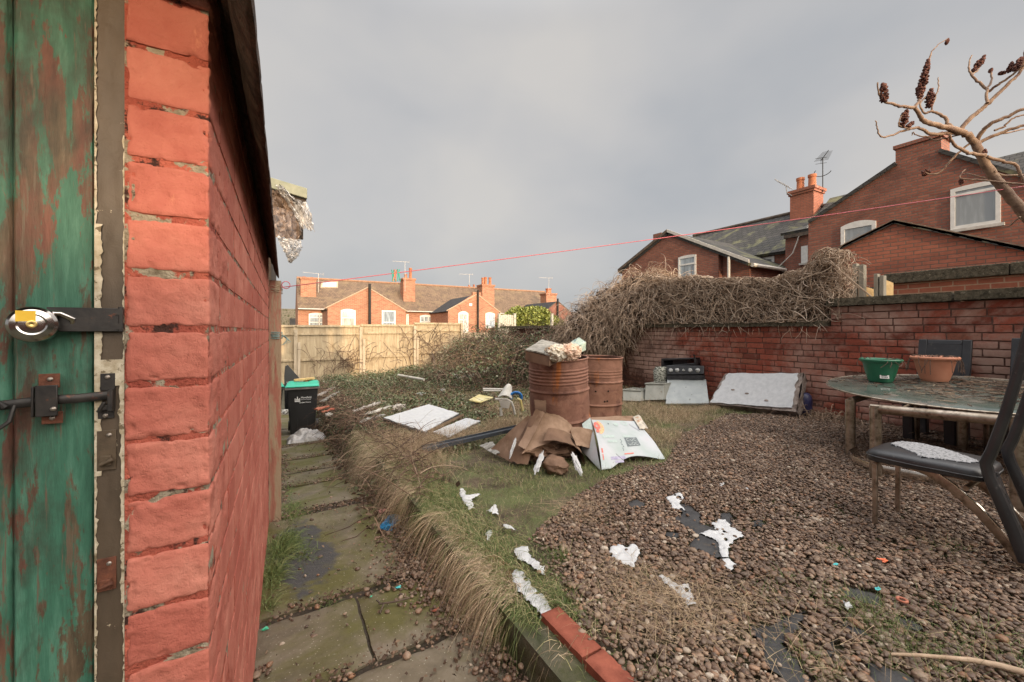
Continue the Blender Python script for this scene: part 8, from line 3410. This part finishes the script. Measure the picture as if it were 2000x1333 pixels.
# climbing twigs on the fence
n = 230
x = np.concatenate([R_.normal(1.8, .5, 70), R_.normal(5.0, .7, 160)])
z = np.concatenate([R_.uniform(-1.5, -1.0, 70), R_.uniform(-1.6, -.3, 160)])
P = curves(np.stack([x, np.full(n, 14.5), z], 1), np.stack([R_.normal(0, .8, n), np.zeros(n), np.full(n, 1.0)], 1), R_.uniform(.3, 1.1, n), 12, .22, .2)
P[:, :, 1] = np.clip(P[:, :, 1], 14.3, 14.53)
V, F, T = stems(P, np.full((n, 12), .006), 4)
o = mesh_np('fence_creeper', V, F, M['twigs'], attr={'tint': T * .8})
tag(o, 'thin dead creeper climbing the right hand panels of the board fence', 'creeper')

# ------------------------------------------------------------------ sumac tree
sm = empty('sumac_tree', (6.1, .25, float(yard(6.1, .2))), 'bare sumac tree with dark red seed cones against the sky at top right', 'tree')
M['bark'] = nmat('sumac_bark', (.17, .105, .075), (.30, .205, .14), 16, .75, bump=.7, bscale=70, bdist=.006, c3=(.12, .07, .055), s3=8, t3=(.55, .65))


def q5(x, y):
    return 1500 + x / 2.667, 60 + y / 2.667


def br_(pts, t0, t1, r0, r1):
    P = []
    n = len(pts)
    for i, (x, y) in enumerate(pts):
        u = i / (n - 1)
        px, py = q5(x, y)
        P.append(at(px, py, t0 + (t1 - t0) * u))
    # smooth
    out = []
    for i in range(n - 1):
        p0, p1, p2, p3 = P[max(i - 1, 0)], P[i], P[i + 1], P[min(i + 2, n - 1)]
        for j in range(5):
            s = j / 5
            out.append(.5 * ((2 * p1) + (p2 - p0) * s + (2 * p0 - 5 * p1 + 4 * p2 - p3) * s * s + (3 * p1 - p0 - 3 * p2 + p3) * s ** 3))
    out.append(P[-1])
    m = len(out)
    out = [p + Vector((nz(i, t0, .9), nz(i, t1 + 3, .9), nz(i, r0 * 99, .9))) * .010 for i, p in enumerate(out)]
    return out, [r0 + (r1 - r0) * i / (m - 1) + .0022 * nz(i * .9, r0, 1) for i in range(m)]


b = MB()
TT = 3.9
base = Vector((6.1, .25, float(yard(6.1, .2)) - .03))
trunk, tr = br_([(1360, 990), (1290, 900), (1215, 810), (1160, 740), (1110, 655), (1080, 585)], 3.85, TT, .044, .033)
b.tube([base, Vector((6.12, .30, -.6)), Vector((6.25, .33, .1)), Vector((6.33, .36, .6))] + [trunk[0] * .5 + Vector((6.33, .36, .6)) * .5] + trunk, [.075, .068, .06, .053, .048] + tr, 12)
b.build('trunk', M['bark'], sm, smooth=80)
BRN = [([(1080, 590), (1040, 545), (990, 522), (930, 505), (860, 488), (810, 470), (780, 425), (762, 400)], TT, 3.7, .030, .014),
       ([(762, 402), (700, 395), (640, 380), (600, 365), (578, 330), (570, 270)], 3.7, 3.55, .014, .005),
       ([(762, 402), (785, 370), (810, 310), (825, 250), (835, 190), (850, 120), (885, 75), (935, 45)], 3.7, 3.8, .013, .003),
       ([(990, 522), (940, 490), (925, 455), (880, 428), (840, 425), (815, 430), (790, 385), (840, 330)], 3.85, 3.95, .016, .006),
       ([(845, 425), (870, 350), (888, 300), (885, 245)], 3.95, 4.0, .008, .004),
       ([(1000, 535), (920, 535), (850, 540), (810, 515), (760, 510), (700, 525), (640, 548), (592, 555), (570, 510), (563, 470)], 3.88, 3.6, .016, .004),
       ([(740, 512), (690, 500), (680, 480), (700, 440)], 3.7, 3.7, .007, .004),
       ([(1010, 540), (930, 560), (870, 572), (830, 555), (770, 545), (755, 530), (748, 545)], 3.9, 4.1, .008, .004),
       ([(1060, 580), (1000, 630), (950, 680), (900, 735), (850, 750), (815, 740)], 3.9, 4.1, .010, .006),
       ([(1130, 650), (1060, 640), (1000, 615), (960, 580), (945, 545)], 3.85, 3.7, .016, .010),
       ([(1000, 520), (1050, 460), (1100, 420), (1150, 375), (1210, 320), (1260, 270), (1310, 220), (1333, 160), (1345, 90)], 3.88, 3.7, .020, .010),
       ([(1140, 380), (1140, 310), (1165, 260), (1160, 205)], 3.8, 3.9, .012, .006),
       ([(1140, 310), (1100, 270), (1060, 230), (1045, 180), (1060, 130)], 3.85, 3.95, .012, .005),
       ([(1060, 230), (1090, 210), (1100, 195)], 3.9, 3.95, .007, .005),
       ([(1150, 320), (1200, 280), (1260, 240), (1333, 180), (1400, 140)], 3.85, 3.6, .012, .008),
       ([(1085, 580), (1120, 520), (1170, 480), (1250, 445), (1333, 410), (1450, 370)], TT, 3.6, .018, .012),
       ([(1095, 585), (1180, 545), (1260, 515), (1333, 490), (1450, 440)], TT, 3.7, .016, .011),
       ([(1180, 520), (1230, 500), (1270, 460), (1333, 440), (1420, 420)], 3.8, 3.7, .009, .006),
       ([(1180, 545), (1260, 530), (1400, 500)], 3.85, 4.0, .009, .006),
       ([(1140, 660), (1220, 680), (1290, 700), (1320, 760), (1350, 820)], 3.85, 3.8, .014, .010),
       ([(1175, 735), (1230, 755), (1333, 750)], 3.85, 3.9, .010, .007),
       ([(1200, 790), (1120, 780), (1050, 775), (1000, 770), (1010, 740), (1030, 725)], 3.85, 4.0, .009, .004),
       ([(1200, 790), (1260, 795), (1340, 800)], 3.85, 3.8, .010, .007),
       ([(1130, 770), (1060, 750), (1020, 745)], 3.9, 4.05, .006, .004),
       ([(1310, 970), (1250, 1020), (1160, 1025)], 3.8, 4.0, .006, .004),
       ([(1333, 920), (1370, 900), (1420, 860)], 3.85, 3.8, .02, .015)]
for i, (pts, t0, t1, r0, r1) in enumerate(BRN):
    b = MB()
    P, rr = br_(pts, t0, t1, r0 * 1.05, r1)
    b.tube(P, rr, 8)
    b.build('limb' if i == 0 else 'limb.%03d' % i, M['bark'], sm, smooth=80)
M['cone'] = attrmat('sumac_cones', [(0, (.035, .014, .012)), (.5, (.095, .036, .028)), (1, (.19, .085, .06))], rough=.9)
CONES = [((605, 370), (598, 275), 3.58, .055), ((700, 505), (722, 415), 3.7, .052), ((722, 505), (757, 478), 3.7, .028), ((790, 355), (835, 150), 3.72, .048), ((785, 340), (800, 265), 3.78, .05), ((840, 400), (850, 305), 3.93, .055), ((1070, 215), (1130, 130), 3.95, .042), ((805, 745), (845, 735), 4.1, .045), ((1125, 650), (1130, 620), 3.86, .028), ((1255, 215), (1270, 165), 3.75, .028), ((1285, 210), (1320, 140), 3.7, .04), ((1205, 225), (1235, 220), 3.8, .022), ((930, 70), (938, 45), 3.8, .018), ((1005, 800), (1008, 770), 4.0, .022), ((1155, 215), (1165, 200), 3.9, .016), ((1350, 200), (1400, 120), 3.6, .045)]
for i, (a_, c_, t_, r_) in enumerate(CONES):
    p0, p1 = at(*q5(*a_), t_), at(*q5(*c_), t_)
    m_ = max(60, int(900 * (p1 - p0).length))
    u = R_.random(m_)
    env = np.sin(np.pi * np.clip(u * .86 + .12, 0, 1)) ** .7
    dd_ = unit(R_.normal(0, 1, (m_, 3)))
    ax_ = np.array(p1 - p0) / ((p1 - p0).length + 1e-9)
    dd_ -= (dd_ @ ax_)[:, None] * ax_
    C = np.array(p0)[None] + u[:, None] * np.array(p1 - p0)[None] + dd_ * (r_ * .62 * env * R_.uniform(.5, 1.1, m_))[:, None]
    V, F, T = pebbles(C, R_.uniform(.008, .014, m_), 1, None, .9)
    mesh_np('seed_cone' if i == 0 else 'seed_cone.%03d' % i, V, F, M['cone'], sm, attr={'tint': T})
